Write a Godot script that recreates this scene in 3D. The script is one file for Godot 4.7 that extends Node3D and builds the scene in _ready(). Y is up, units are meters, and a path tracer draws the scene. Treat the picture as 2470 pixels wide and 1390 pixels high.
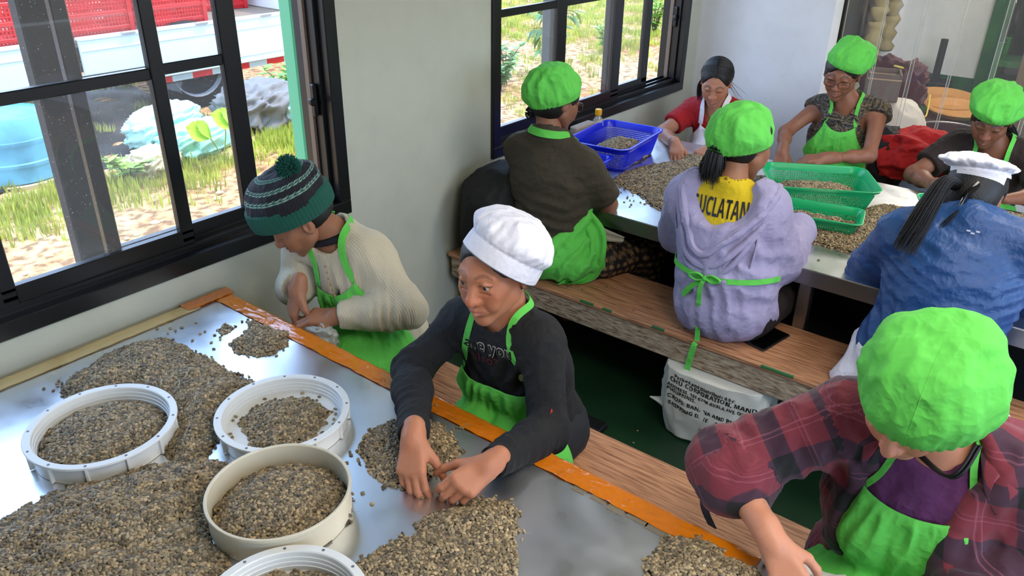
extends Node3D
# A coffee sorting room: two steel-topped tables, benches, nine people sorting green beans, windows on a yard.
# x runs along the window wall, y is up, z runs from the window wall into the room; metres.
var rng := RandomNumberGenerator.new()
var M := {}
var TB := 0.639   # height of the near table
var TC := 0.646   # height of the far table
var BN := 0.399   # height of the benches

func _ready() -> void:
	rng.seed = 7
	# camera
	var cam := Camera3D.new()
	cam.name = "camera"
	cam.fov = 39.908
	cam.near = 0.02
	cam.far = 200.0
	add_child(cam)
	cam.transform = Transform3D(Basis(Vector3(0.61909, 0.01376, 0.78520).normalized(), Vector3(0.35011, 0.89031, -0.29165).normalized(), Vector3(-0.70308, 0.45547, 0.54636).normalized()).orthonormalized(), Vector3(-0.2242, 1.812, 2.1337))
	cam.current = true
	# sky and exposure
	var env := Environment.new()
	var sm := ProceduralSkyMaterial.new()
	sm.sky_top_color = Color(0.62, 0.76, 0.95)
	sm.sky_horizon_color = Color(0.93, 0.96, 1.0)
	sm.sky_energy_multiplier = 2.6
	sm.ground_bottom_color = Color(0.5, 0.42, 0.33)
	sm.ground_horizon_color = Color(0.8, 0.75, 0.68)
	sm.sun_angle_max = 2.0
	var sky := Sky.new()
	sky.sky_material = sm
	env.background_mode = Environment.BG_SKY
	env.sky = sky
	env.tonemap_mode = Environment.TONE_MAPPER_LINEAR
	env.tonemap_exposure = 0.74
	env.sdfgi_enabled = true
	env.ssao_enabled = true
	env.ssil_enabled = true
	var we := WorldEnvironment.new()
	we.name = "world_environment"
	we.environment = env
	add_child(we)
	# high sun over the roof, from behind the camera's right
	var sun := DirectionalLight3D.new()
	sun.name = "sun"
	sun.light_color = Color(1.0, 0.95, 0.86)
	sun.light_energy = 1.35
	sun.light_angular_distance = 0.6
	sun.shadow_enabled = true
	add_child(sun)
	sun.look_at_from_position(Vector3.ZERO, Vector3(-0.35, -1.0, -0.30))
	# unseen ceiling lights added as fill, and daylight openings behind the camera
	add_fill_lamps()
	make_materials()
	build_room()
	build_windows()
	build_yard()
	build_tables()
	build_things()
	build_beans()
	build_people()

func add_fill_lamps() -> void:  # unseen ceiling fixtures put in to brighten the rooms
	var wm := StandardMaterial3D.new()
	wm.albedo_color = Color(0.9, 0.9, 0.9)
	var gm := StandardMaterial3D.new()
	gm.albedo_color = Color(0.95, 0.95, 0.95)
	gm.emission_enabled = true
	gm.emission = Color(1.0, 0.97, 0.93)
	gm.emission_energy_multiplier = 3.0
	for e in [[Vector3(0.6, 2.45, 2.6), 3.6], [Vector3(2.6, 2.45, 2.4), 3.4], [Vector3(6.4, 2.45, 1.6), 9.0]]:
		var at: Vector3 = e[0]
		var o := thing("added_fill_lamp", "added white fill lamp hung from the ceiling " + ("above the near table" if at.x < 1 else "above the far table" if at.x < 4 else "of the room beyond the strip curtain"), "lamp", at)
		var g := G.new()
		g.box(at + V(-0.1, 0.0, -0.62), at + V(0.1, 0.03, 0.62), 0.005)
		put("housing", g, wm, o)
		g = G.new()
		g.box(at + V(-0.085, -0.03, -0.6), at + V(0.085, 0.0, 0.6), 0.01)
		put("diffuser", g, gm, o)
		var l := AreaLight3D.new()
		l.name = "fill_light"
		l.area_size = Vector2(0.6, 1.2)
		l.light_energy = e[1]
		l.light_color = Color(1.0, 0.97, 0.93)
		l.shadow_enabled = true
		l.set("area_range", 12.0)
		o.add_child(l)
		l.position = V(0, -0.04, 0)
		l.rotation = Vector3(-PI / 2, 0, 0)
		var lu := AreaLight3D.new()
		lu.name = "fill_uplight"
		lu.area_size = Vector2(0.2, 1.2)
		lu.light_energy = e[1] * 0.8
		lu.light_color = Color(1.0, 0.97, 0.93)
		lu.shadow_enabled = true
		o.add_child(lu)
		lu.position = V(0, 0.045, 0)
		lu.rotation = Vector3(PI / 2, 0, 0)
		for q in [-0.5, 0.5]:
			g = G.new()
			g.tube(PackedVector3Array([at + V(0.0, 0.02, q), V(at.x, 2.75, at.z + q)]), PackedFloat32Array([0.004]), 6)
			put("hanger", g, wm, o)
# ---------------------------------------------------------------- mesh accumulator (triangles given counter-clockwise seen from outside)
class G:
	var v := PackedVector3Array()
	var n := PackedVector3Array()
	var uv := PackedVector2Array()
	var c := PackedColorArray()
	var t := PackedInt32Array()
	var col := Color.WHITE

	func p(a: Vector3, u := Vector2.ZERO) -> int:
		v.append(a)
		uv.append(u)
		c.append(col)
		return v.size() - 1

	func tri(a: int, b: int, d: int) -> void:
		t.append(a)
		t.append(b)
		t.append(d)

	func quad_i(a: int, b: int, d: int, e: int) -> void:
		tri(a, b, d)
		tri(a, d, e)

	func quad(a: Vector3, b: Vector3, d: Vector3, e: Vector3, w := 1.0) -> void:
		var su := (b - a).length() * w
		var sv := (e - a).length() * w
		var i := p(a, Vector2(0, 0))
		p(b, Vector2(su, 0))
		p(d, Vector2(su, sv))
		p(e, Vector2(0, sv))
		quad_i(i, i + 1, i + 2, i + 3)

	func tri3(a: Vector3, b: Vector3, d: Vector3) -> void:
		var i := p(a)
		p(b)
		p(d)
		tri(i, i + 1, i + 2)

	# box with chamfered edges; lo/hi corners, moved by x
	func box(lo: Vector3, hi: Vector3, bev := 0.003, x := Transform3D.IDENTITY) -> void:
		var ce := (lo + hi) / 2.0
		var h := (hi - lo) / 2.0
		bev = minf(bev, minf(h.x, minf(h.y, h.z)) * 0.9)
		var pt := func(s: Vector3, k: int) -> Vector3:
			var q := Vector3(s.x * (h.x - bev), s.y * (h.y - bev), s.z * (h.z - bev))
			q[k] = s[k] * h[k]
			return x * (ce + q)
		for k in 3:
			var a := (k + 1) % 3
			var b := (k + 2) % 3
			for sg in [-1.0, 1.0]:
				var q := []
				for e in [[-1.0, -1.0], [1.0, -1.0], [1.0, 1.0], [-1.0, 1.0]]:
					var s := Vector3.ZERO
					s[k] = sg
					s[a] = e[0] * sg
					s[b] = e[1]
					q.append(pt.call(s, k))
				quad(q[0], q[1], q[2], q[3])
			if bev > 0.0:
				for sa in [-1.0, 1.0]:
					for sb in [-1.0, 1.0]:
						var s0 := Vector3.ZERO
						s0[a] = sa
						s0[b] = sb
						var s1 := s0
						s0[k] = -1.0
						s1[k] = 1.0
						var f := [pt.call(s0, a), pt.call(s0, b), pt.call(s1, b), pt.call(s1, a)]
						if sa * sb > 0:
							quad(f[3], f[0], f[1], f[2])
						else:
							quad(f[0], f[3], f[2], f[1])
		if bev > 0.0:
			for sx in [-1.0, 1.0]:
				for sy in [-1.0, 1.0]:
					for sz in [-1.0, 1.0]:
						var s := Vector3(sx, sy, sz)
						if sx * sy * sz > 0:
							tri3(pt.call(s, 0), pt.call(s, 1), pt.call(s, 2))
						else:
							tri3(pt.call(s, 0), pt.call(s, 2), pt.call(s, 1))

	# grid of points given row by row (ni columns); closed joins the last column to the first
	func grid(pts: PackedVector3Array, ni: int, closed := false, flip := false, us := 1.0, vs := 1.0) -> void:
		var nj := pts.size() / ni
		var base := v.size()
		var cols := ni + 1 if closed else ni
		for j in nj:
			for i in cols:
				p(pts[j * ni + i % ni], Vector2(float(i) / (cols - 1) * us, float(j) / maxf(1, nj - 1) * vs))
		for j in nj - 1:
			for i in cols - 1:
				var a := base + j * cols + i
				if flip:
					quad_i(a, a + cols, a + cols + 1, a + 1)
				else:
					quad_i(a, a + 1, a + cols + 1, a + cols)

	# tube along a path; radii one or many; ell squeezes the second axis
	func tube(path: PackedVector3Array, radii: PackedFloat32Array, sides := 8, caps := true, ell := 1.0, up := Vector3.ZERO, us := 1.0, vs := 1.0) -> void:
		var m := path.size()
		var pts := PackedVector3Array()
		var tan0 := (path[1] - path[0]).normalized()
		var nx := up if up != Vector3.ZERO else (Vector3.UP if absf(tan0.y) < 0.9 else Vector3.RIGHT)
		nx = (nx - tan0 * nx.dot(tan0)).normalized()
		for k in m:
			var tg := (path[mini(k + 1, m - 1)] - path[maxi(k - 1, 0)]).normalized()
			nx = (nx - tg * nx.dot(tg)).normalized()
			var ny := tg.cross(nx)
			var r := radii[mini(k, radii.size() - 1)]
			for s in sides:
				var an := TAU * s / sides
				pts.append(path[k] + nx * (cos(an) * r * ell) + ny * (sin(an) * r))
		var b0 := v.size()
		grid(pts, sides, true, false, us, vs)
		if caps:
			var i0 := p(path[0])
			var i1 := p(path[m - 1])
			var e0 := v.size()
			for s in sides:
				p(pts[s])
			for s in sides:
				tri(i0, e0 + (s + 1) % sides, e0 + s)
			var e1 := v.size()
			for s in sides:
				p(pts[(m - 1) * sides + s])
			for s in sides:
				tri(i1, e1 + s, e1 + (s + 1) % sides)

	# flat ribbon with thickness along a path; nrm gives the face direction at each point
	func ribbon(path: PackedVector3Array, nrm: PackedVector3Array, w: float, th: float, w1 := -1.0) -> void:
		var m := path.size()
		var pts := PackedVector3Array()
		for k in m:
			var tg := (path[mini(k + 1, m - 1)] - path[maxi(k - 1, 0)]).normalized()
			var nn: Vector3 = nrm[mini(k, nrm.size() - 1)]
			nn = (nn - tg * nn.dot(tg)).normalized()
			var sd := tg.cross(nn)
			var ww := w if w1 < 0 else lerpf(w, w1, float(k) / (m - 1))
			for e in [[-1.0, 0.0], [1.0, 0.0], [1.0, 1.0], [-1.0, 1.0]]:
				pts.append(path[k] + sd * (e[0] * ww * 0.5) + nn * (e[1] * th))
		for q in 4:
			var strip := PackedVector3Array()
			for k in m:
				strip.append(pts[k * 4 + q])
				strip.append(pts[k * 4 + (q + 1) % 4])
			grid(strip, 2, false, false, w, 1.0)
		quad(pts[3], pts[2], pts[1], pts[0])
		var z := (m - 1) * 4
		quad(pts[z], pts[z + 1], pts[z + 2], pts[z + 3])

	# surface of revolution about y; profile points (radius, height) from the outside bottom upwards
	func lathe(prof: PackedVector2Array, segs := 32, x := Transform3D.IDENTITY, sq := Vector2.ONE) -> void:
		var pts := PackedVector3Array()
		for q in prof:
			for s in segs:
				var an := -TAU * s / segs
				pts.append(x * Vector3(cos(an) * q.x * sq.x, q.y, sin(an) * q.x * sq.y))
		grid(pts, segs, true, false, 1.0, 1.0)

	func ball(ce: Vector3, r: Vector3, seg := 12, rings := 8, b := Basis.IDENTITY) -> void:
		var pts := PackedVector3Array()
		for j in rings + 1:
			var ph := -PI / 2 + PI * j / rings
			for s in seg:
				var an := -TAU * s / seg
				pts.append(ce + b * Vector3(cos(an) * cos(ph) * r.x, sin(ph) * r.y, sin(an) * cos(ph) * r.z))
		grid(pts, seg, true)

	func add(o: G, x := Transform3D.IDENTITY) -> void:
		var b := v.size()
		for k in o.v.size():
			v.append(x * o.v[k])
		uv.append_array(o.uv)
		c.append_array(o.c)
		for k in o.t:
			t.append(b + k)

	func shade(weld := true) -> void:  # smooth normals; points in the same place count as one
		var m := v.size()
		n = PackedVector3Array()
		n.resize(m)
		var rep := PackedInt32Array()
		rep.resize(m)
		if weld:
			var at := {}
			for k in m:
				var key := Vector3i((v[k] * 20000.0).round())
				if at.has(key):
					rep[k] = at[key]
				else:
					at[key] = k
					rep[k] = k
		else:
			for k in m:
				rep[k] = k
		for k in range(0, t.size(), 3):
			var a := v[t[k]]
			var f := (v[t[k + 1]] - a).cross(v[t[k + 2]] - a)
			n[rep[t[k]]] += f
			n[rep[t[k + 1]]] += f
			n[rep[t[k + 2]]] += f
		for k in m:
			n[k] = n[rep[k]]
		for k in m:
			n[k] = n[k].normalized() if n[k].length_squared() > 1e-30 else Vector3.UP

	func crease(deg := 35.0) -> void:  # splits edges sharper than deg
		var co := cos(deg_to_rad(deg))
		var at := {}
		var m := t.size()
		var fn := PackedVector3Array()
		for k in range(0, m, 3):
			var a := v[t[k]]
			fn.append((v[t[k + 1]] - a).cross(v[t[k + 2]] - a))
			for e in 3:
				var key := Vector3i((v[t[k + e]] * 20000.0).round())
				if at.has(key):
					at[key].append(k / 3)
				else:
					at[key] = [k / 3]
		var v2 := PackedVector3Array()
		var n2 := PackedVector3Array()
		var u2 := PackedVector2Array()
		var c2 := PackedColorArray()
		for k in range(0, m, 3):
			var f := fn[k / 3].normalized()
			for e in 3:
				var q := v[t[k + e]]
				var s := Vector3.ZERO
				for o in at[Vector3i((q * 20000.0).round())]:
					var g := fn[o]
					if g.normalized().dot(f) >= co:
						s += g
				v2.append(q)
				n2.append(s.normalized() if s.length_squared() > 1e-30 else f)
				u2.append(uv[t[k + e]])
				c2.append(c[t[k + e]])
		v = v2
		n = n2
		uv = u2
		c = c2
		t = PackedInt32Array(range(m))

	func mesh(off := Vector3.ZERO) -> ArrayMesh:
		var a := []
		a.resize(Mesh.ARRAY_MAX)
		var ix := PackedInt32Array()
		ix.resize(t.size())
		for k in range(0, t.size(), 3):
			ix[k] = t[k]
			ix[k + 1] = t[k + 2]
			ix[k + 2] = t[k + 1]
		if off != Vector3.ZERO:
			for k in v.size():
				v[k] -= off
		a[Mesh.ARRAY_VERTEX] = v
		a[Mesh.ARRAY_NORMAL] = n
		a[Mesh.ARRAY_TEX_UV] = uv
		a[Mesh.ARRAY_COLOR] = c
		a[Mesh.ARRAY_INDEX] = ix
		var m := ArrayMesh.new()
		m.add_surface_from_arrays(Mesh.PRIMITIVE_TRIANGLES, a)
		return m


# ---------------------------------------------------------------- distance field made of tapered capsules and ellipsoids, meshed as surface nets
class Sdf:
	var ty := PackedInt32Array()
	var a := PackedVector3Array()
	var ab := PackedVector3Array()
	var il := PackedFloat32Array()
	var ra := PackedFloat32Array()
	var rd := PackedFloat32Array()
	var kk := PackedFloat32Array()
	var bs: Array[Basis] = []
	var b2: Array[Basis] = []

	func put(t: int, p: Vector3, q: Vector3, r0: float, r1: float, k: float, m := Basis.IDENTITY, m2 := Basis.IDENTITY) -> void:
		ty.append(t)
		a.append(p)
		ab.append(q - p)
		il.append(1.0 / maxf((q - p).length_squared(), 1e-9))
		ra.append(r0)
		rd.append(r1 - r0)
		kk.append(k)
		bs.append(m)
		b2.append(m2)

	func cap(p: Vector3, q: Vector3, r0: float, r1: float, k := 0.02) -> void:
		put(0, p, q, r0, r1, k)

	func path(pts: Array, rs: Array, k := 0.02) -> void:
		for i in pts.size() - 1:
			put(0, pts[i], pts[i + 1], rs[i], rs[i + 1], k)

	func ell(ce: Vector3, r: Vector3, rot := Basis.IDENTITY, k := 0.02, sub := false) -> void:
		var inv := rot.transposed()
		var s1 := Basis.from_scale(Vector3(1.0 / r.x, 1.0 / r.y, 1.0 / r.z))
		put(3 if sub else 1, ce, ce, 0, 0, k, s1 * inv, s1 * s1 * inv)

	func dig(p: Vector3, q: Vector3, r0: float, r1: float, k := 0.01) -> void:
		put(2, p, q, r0, r1, k)

	func chop(p: Vector3, nrm: Vector3, r: float) -> void:  # takes away what lies beyond the plane within r of p
		put(4, p, p + nrm.normalized(), r, r, 0.0)

	func one(i: int, p: Vector3) -> float:
		var t := ty[i]
		var pa := p - a[i]
		if t == 0 or t == 2:
			var w := ab[i]
			var h := clampf(pa.dot(w) * il[i], 0.0, 1.0)
			return (pa - w * h).length() - ra[i] - rd[i] * h
		if t == 4:
			return maxf(-pa.dot(ab[i]), pa.length() - ra[i])
		var l := (bs[i] * pa).length()
		return l * (l - 1.0) / maxf((b2[i] * pa).length(), 1e-6)

	func d(p: Vector3, ids: PackedInt32Array) -> float:
		var r := 1e3
		for i in ids:
			var t := ty[i]
			var pa := p - a[i]
			var e: float
			if t == 0 or t == 2:
				var w := ab[i]
				var h := clampf(pa.dot(w) * il[i], 0.0, 1.0)
				e = (pa - w * h).length() - ra[i] - rd[i] * h
			elif t == 4:
				r = maxf(r, -maxf(-pa.dot(ab[i]), pa.length() - ra[i]))
				continue
			else:
				var l := (bs[i] * pa).length()
				e = l * (l - 1.0) / maxf((b2[i] * pa).length(), 1e-6)
			var k := kk[i]
			if t >= 2:
				var g := maxf(k - absf(r + e), 0.0) / k
				r = maxf(r, -e) + g * g * k * 0.25
			else:
				var g := maxf(k - absf(r - e), 0.0) / k
				r = minf(r, e) - g * g * k * 0.25
		return r

	func all() -> PackedInt32Array:
		return PackedInt32Array(range(ty.size()))

	func dist(p: Vector3) -> float:
		return d(p, all())

	func box() -> AABB:
		var r := AABB()
		var first := true
		for i in ty.size():
			if ty[i] > 1:
				continue
			var m := maxf(ra[i], ra[i] + rd[i])
			if ty[i] == 1:
				var inv := bs[i].inverse()
				m = maxf(inv.x.length(), maxf(inv.y.length(), inv.z.length()))
			for q in [a[i], a[i] + ab[i]]:
				var bx := AABB(q - Vector3.ONE * m, Vector3.ONE * m * 2.0)
				r = bx if first else r.merge(bx)
				first = false
		return r.grow(0.01)

	# the surface inside bounds as a mesh; closed unless the bounds cut it
	func net(cell: float, bounds := AABB()) -> G:
		var g := G.new()
		var bx := box()
		if bounds.size != Vector3.ZERO:
			bx = bx.intersection(bounds)
		var nx := int(ceil(bx.size.x / cell / 4.0)) * 4 + 1
		var ny := int(ceil(bx.size.y / cell / 4.0)) * 4 + 1
		var nz := int(ceil(bx.size.z / cell / 4.0)) * 4 + 1
		var o := bx.position
		var val := PackedFloat32Array()
		val.resize(nx * ny * nz)
		val.fill(1e9)
		var vid := PackedInt32Array()
		vid.resize(nx * ny * nz)
		vid.fill(-1)
		var sy := nx
		var sz := nx * ny
		var hd := 4.0 * cell * 0.8661
		var np := ty.size()
		var blocks := PackedInt32Array()
		for bz in range(0, nz - 1, 4):
			for by in range(0, ny - 1, 4):
				for bxx in range(0, nx - 1, 4):
					var ce := o + Vector3(bxx + 2, by + 2, bz + 2) * cell
					var ids := PackedInt32Array()
					var lo := 1e9
					for i in np:
						var e := one(i, ce)
						if e < hd * 1.15 + kk[i] or ty[i] == 4 and e < hd:
							ids.append(i)
							if ty[i] < 2:
								lo = minf(lo, e - kk[i])
					if lo > hd * 1.05 or ids.is_empty():
						continue
					var dc := d(ce, ids)
					if absf(dc) > hd * 1.6 + 0.004:
						continue
					blocks.append(bxx + by * sy + bz * sz)
					for z in range(bz, bz + 5):
						for y in range(by, by + 5):
							var q := bxx + y * sy + z * sz
							for x in 5:
								if val[q + x] > 1e8:
									val[q + x] = d(o + Vector3(bxx + x, y, z) * cell, ids)
		var offs := [0, 1, sy, sy + 1, sz, sz + 1, sz + sy, sz + sy + 1]
		var edges := [[0, 1], [2, 3], [4, 5], [6, 7], [0, 2], [1, 3], [4, 6], [5, 7], [0, 4], [1, 5], [2, 6], [3, 7]]
		var cor := [Vector3(0, 0, 0), Vector3(1, 0, 0), Vector3(0, 1, 0), Vector3(1, 1, 0), Vector3(0, 0, 1), Vector3(1, 0, 1), Vector3(0, 1, 1), Vector3(1, 1, 1)]
		var cells := PackedInt32Array()
		for b in blocks:
			for z in 4:
				for y in 4:
					var q0 := b + y * sy + z * sz
					for x in 4:
						var q := q0 + x
						var mask := 0
						if val[q] < 0: mask = 1
						if val[q + 1] < 0: mask += 1
						if val[q + sy] < 0: mask += 1
						if val[q + sy + 1] < 0: mask += 1
						if val[q + sz] < 0: mask += 1
						if val[q + sz + 1] < 0: mask += 1
						if val[q + sz + sy] < 0: mask += 1
						if val[q + sz + sy + 1] < 0: mask += 1
						if mask == 0 or mask == 8:
							continue
						var s := Vector3.ZERO
						var m := 0
						for e in edges:
							var u: float = val[q + offs[e[0]]]
							var w: float = val[q + offs[e[1]]]
							if (u < 0) != (w < 0):
								s += cor[e[0]].lerp(cor[e[1]], u / (u - w))
								m += 1
						var iz := q / sz
						var iy := (q - iz * sz) / sy
						vid[q] = g.p(o + (Vector3(q - iz * sz - iy * sy, iy, iz) + s / m) * cell)
						cells.append(q)
		var ax := [1, sy, sz]
		for q in cells:
			for k in 3:
				var e1: int = q + ax[k]
				if (val[q] < 0) == (val[e1] < 0):
					continue
				var du: int = ax[(k + 1) % 3]
				var dv: int = ax[(k + 2) % 3]
				if q - du - dv < 0:
					continue
				var i0 := vid[q]
				var i1 := vid[q - du]
				var i2 := vid[q - du - dv]
				var i3 := vid[q - dv]
				if i1 < 0 or i2 < 0 or i3 < 0:
					continue
				if val[q] < 0:
					g.quad_i(i0, i1, i2, i3)
				else:
					g.quad_i(i0, i3, i2, i1)
		return g


# ---------------------------------------------------------------- naming, tagging, placing
var used := {}

func numbered(s: String) -> String:
	if not used.has(s):
		used[s] = 0
		return s
	used[s] += 1
	return "%s_%03d" % [s, used[s]]

func thing(called: String, label: String, category: String, at := Vector3.ZERO, group := "") -> Node3D:
	var o := Node3D.new()
	o.name = numbered(called)
	add_child(o)
	o.position = at
	tag(o, label, category, group)
	return o

func tag(o: Node, label: String, category := "", group := "", kind := "") -> void:
	if label: o.set_meta("label", label)
	if category: o.set_meta("category", category)
	if group: o.set_meta("group", group)
	if kind: o.set_meta("kind", kind)

# commits an accumulator as one mesh under parent; vertices are given in world space
func put(called: String, g: G, m: Material, parent: Node3D = null, mode := 1, label := "") -> MeshInstance3D:
	var o := MeshInstance3D.new()
	var top := parent == null
	o.name = numbered(called) if top else called
	if mode == 1: g.crease(38.0)
	elif mode == 2: g.shade()
	elif mode == 3: g.shade(false)
	elif mode == 4: g.crease(70.0)
	var off := Vector3.ZERO
	if top:
		var lo := Vector3.ONE * 1e9
		var hi := -lo
		for q in g.v:
			lo = lo.min(q)
			hi = hi.max(q)
		off = Vector3((lo.x + hi.x) / 2, lo.y, (lo.z + hi.z) / 2)
	else:
		var w: Node3D = parent
		while w is Node3D and w != self:
			off += w.position
			w = w.get_parent()
	o.mesh = g.mesh(off)
	o.material_override = m
	if top:
		add_child(o)
		o.position = off
	else:
		parent.add_child(o, true)
	if label: o.set_meta("label", label)
	return o

func struct(called: String, g: G, m: Material, mode := 1) -> MeshInstance3D:
	var o := put(called, g, m, null, mode)
	o.set_meta("kind", "structure")
	return o

func V(x: float, y: float, z: float) -> Vector3:
	return Vector3(x, y, z)

func PV(a: Array) -> PackedVector3Array:
	return PackedVector3Array(a)

func spline(pts: Array, per := 6) -> PackedVector3Array:
	var r := PackedVector3Array()
	var m := pts.size()
	for k in m - 1:
		for s in per:
			r.append((pts[k] as Vector3).cubic_interpolate(pts[k + 1], pts[maxi(k - 1, 0)], pts[mini(k + 2, m - 1)], float(s) / per))
	r.append(pts[m - 1])
	return r

func rnd(a: float, b: float) -> float:
	return rng.randf_range(a, b)

# ---------------------------------------------------------------- materials
func noise_tex(freq: float, oct := 4, size := 512, ramp: Gradient = null, type := FastNoiseLite.TYPE_SIMPLEX_SMOOTH, sd := 1, ridged := false) -> NoiseTexture2D:
	var f := FastNoiseLite.new()
	f.seed = sd
	f.frequency = freq
	f.noise_type = type
	f.fractal_octaves = oct
	if ridged: f.fractal_type = FastNoiseLite.FRACTAL_RIDGED
	var t := NoiseTexture2D.new()
	t.width = size
	t.height = size
	t.seamless = true
	t.noise = f
	if ramp: t.color_ramp = ramp
	return t

func ramp(a: Array) -> Gradient:
	var g := Gradient.new()
	var offs := PackedFloat32Array()
	var cols := PackedColorArray()
	for e in a:
		offs.append(e[0])
		cols.append(e[1])
	g.offsets = offs
	g.colors = cols
	return g

func img_tex(w: int, h: int, f: Callable) -> ImageTexture:
	var im := Image.create(w, h, false, Image.FORMAT_RGBA8)
	for y in h:
		for x in w:
			im.set_pixel(x, y, f.call(x, y))
	return ImageTexture.create_from_image(im)

func hexc(s: String) -> Color:
	return Color(s)

func mat(color, rough := 0.7, metal := 0.0, bump: Texture2D = null, bump_cm := 0.1, scale := 1.0, tri := true, tex: Texture2D = null) -> StandardMaterial3D:
	var m := StandardMaterial3D.new()
	m.albedo_color = color if color is Color else Color(color)
	m.roughness = rough
	m.metallic = metal
	m.uv1_scale = Vector3.ONE * scale
	m.uv1_triplanar = tri
	if tex: m.albedo_texture = tex
	if bump:
		m.heightmap_enabled = true
		m.heightmap_texture = bump
		m.heightmap_scale = bump_cm
	return m

func cloth(color, bump: Texture2D, cm := 0.05, scale := 6.0, sheen := 0.25) -> StandardMaterial3D:
	var woven: bool = bump == M.weave
	var m := mat(color, 0.85, 0.0, M.crease if woven else bump, 0.45 if woven else cm, 3.4 if woven else scale)
	m.rim_enabled = true
	m.rim = sheen
	m.rim_tint = 0.6
	return m

func vcol(m: StandardMaterial3D) -> StandardMaterial3D:
	m.vertex_color_use_as_albedo = true
	return m

func make_materials() -> void:
	var weave := img_tex(32, 32, func(x, y):
		var a := 0.5 + 0.5 * sin(TAU * x / 8.0)
		var b := 0.5 + 0.5 * sin(TAU * y / 8.0)
		var k: float = a if (int(x / 8) + int(y / 8)) % 2 == 0 else b
		return Color(k, k, k))
	M.weave = weave
	var soft := noise_tex(0.012, 4, 512, null, FastNoiseLite.TYPE_SIMPLEX_SMOOTH, 3)
	M.soft = soft
	M.crease = noise_tex(0.0075, 3, 512, null, FastNoiseLite.TYPE_SIMPLEX_SMOOTH, 17, true)
	var fine := noise_tex(0.08, 3, 512, null, FastNoiseLite.TYPE_SIMPLEX_SMOOTH, 5)
	M.fine = fine
	var plaster := noise_tex(0.02, 5, 512, ramp([[0.0, Color(0.965, 0.965, 0.96)], [0.35, Color(0.985, 0.985, 0.98)], [1.0, Color(1, 1, 1)]]), FastNoiseLite.TYPE_SIMPLEX_SMOOTH, 11)
	M.wall = mat(Color(0.70, 0.71, 0.65), 0.75, 0.0, fine, 0.05, 0.7, true, plaster)
	M.wall_white = mat(Color(0.87, 0.88, 0.90), 0.7, 0.0, fine, 0.05, 0.7, true, plaster)
	M.ceiling = mat(Color(0.86, 0.86, 0.85), 0.9)
	M.floor = mat(Color(0.09, 0.22, 0.12), 0.42, 0.0, fine, 0.03, 0.5, true, noise_tex(0.01, 5, 512, ramp([[0.0, Color(0.72, 0.72, 0.72)], [1.0, Color(1, 1, 1)]]), FastNoiseLite.TYPE_SIMPLEX_SMOOTH, 21))
	M.floor_far = mat(Color(0.17, 0.40, 0.20), 0.3, 0.0, fine, 0.03, 0.5)
	M.greenwall = mat(Color(0.07, 0.33, 0.20), 0.4, 0.0, fine, 0.03, 0.5)
	M.black_metal = mat(Color(0.045, 0.045, 0.05), 0.32, 0.0, fine, 0.01, 1.0)
	M.jamb = mat(Color(0.42, 0.36, 0.31), 0.45, 0.4)
	M.green_post = mat(Color(0.36, 0.66, 0.47), 0.5, 0.0, fine, 0.02, 1.0)
	var glass := StandardMaterial3D.new()
	glass.transparency = BaseMaterial3D.TRANSPARENCY_ALPHA
	glass.albedo_color = Color(1, 1, 1, 0.03)
	glass.roughness = 0.02
	M.glass = glass
	# dust and dried drops on the panes
	var dr := RandomNumberGenerator.new()
	dr.seed = 5
	var im := Image.create(1024, 1024, false, Image.FORMAT_RGBA8)
	im.fill(Color(1, 1, 1, 0.05))
	var dn := FastNoiseLite.new()
	dn.frequency = 0.006
	for k in 5200:
		var px := dr.randi_range(2, 1020)
		var py := dr.randi_range(2, 1020)
		if dn.get_noise_2d(px, py) < dr.randf_range(-0.5, 0.35):
			continue
		var s := 1 + int(dr.randf() * dr.randf() * 3.0)
		im.fill_rect(Rect2i(px, py, s, s), Color(1, 1, 1, dr.randf_range(0.2, 0.75)))
	var dust := StandardMaterial3D.new()
	dust.transparency = BaseMaterial3D.TRANSPARENCY_ALPHA
	dust.albedo_texture = ImageTexture.create_from_image(im)
	dust.roughness = 0.9
	dust.albedo_color = Color(0.92, 0.92, 0.90)
	M.dust = dust
	# brushed steel
	var brush := noise_tex(0.02, 4, 512, null, FastNoiseLite.TYPE_SIMPLEX_SMOOTH, 31)
	var steel := mat(Color(0.90, 0.905, 0.91), 0.40, 1.0)
	steel.uv1_scale = Vector3(1.3, 1, 1.3)
	steel.roughness_texture = noise_tex(0.012, 4, 512, ramp([[0.0, Color(0.62, 0.62, 0.62)], [1.0, Color(1, 1, 1)]]), FastNoiseLite.TYPE_SIMPLEX_SMOOTH, 32)
	M.steel = steel
	M.steel_edge = mat(Color(0.62, 0.62, 0.62), 0.35, 1.0, brush, 0.01, 2.0)
	var tape := mat(Color(0.80, 0.44, 0.045), 0.18, 0.0, noise_tex(0.012, 3, 512, null, FastNoiseLite.TYPE_SIMPLEX_SMOOTH, 41, true), 0.22, 2.2)
	tape.clearcoat_enabled = true
	tape.clearcoat = 0.8
	tape.clearcoat_roughness = 0.08
	M.tape = tape
	M.old_tape = mat(Color(0.80, 0.72, 0.52), 0.4, 0.0, fine, 0.05, 1.5, true, noise_tex(0.01, 5, 256, ramp([[0.0, Color(0.8, 0.76, 0.68)], [0.5, Color(1, 1, 1)]]), FastNoiseLite.TYPE_SIMPLEX_SMOOTH, 43))
	# wood: long grain along z
	var grain := noise_tex(0.02, 5, 512, ramp([[0.0, Color(0.55, 0.47, 0.42)], [0.45, Color(0.86, 0.82, 0.78)], [1.0, Color(1, 1, 1)]]), FastNoiseLite.TYPE_SIMPLEX_SMOOTH, 51)
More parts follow.
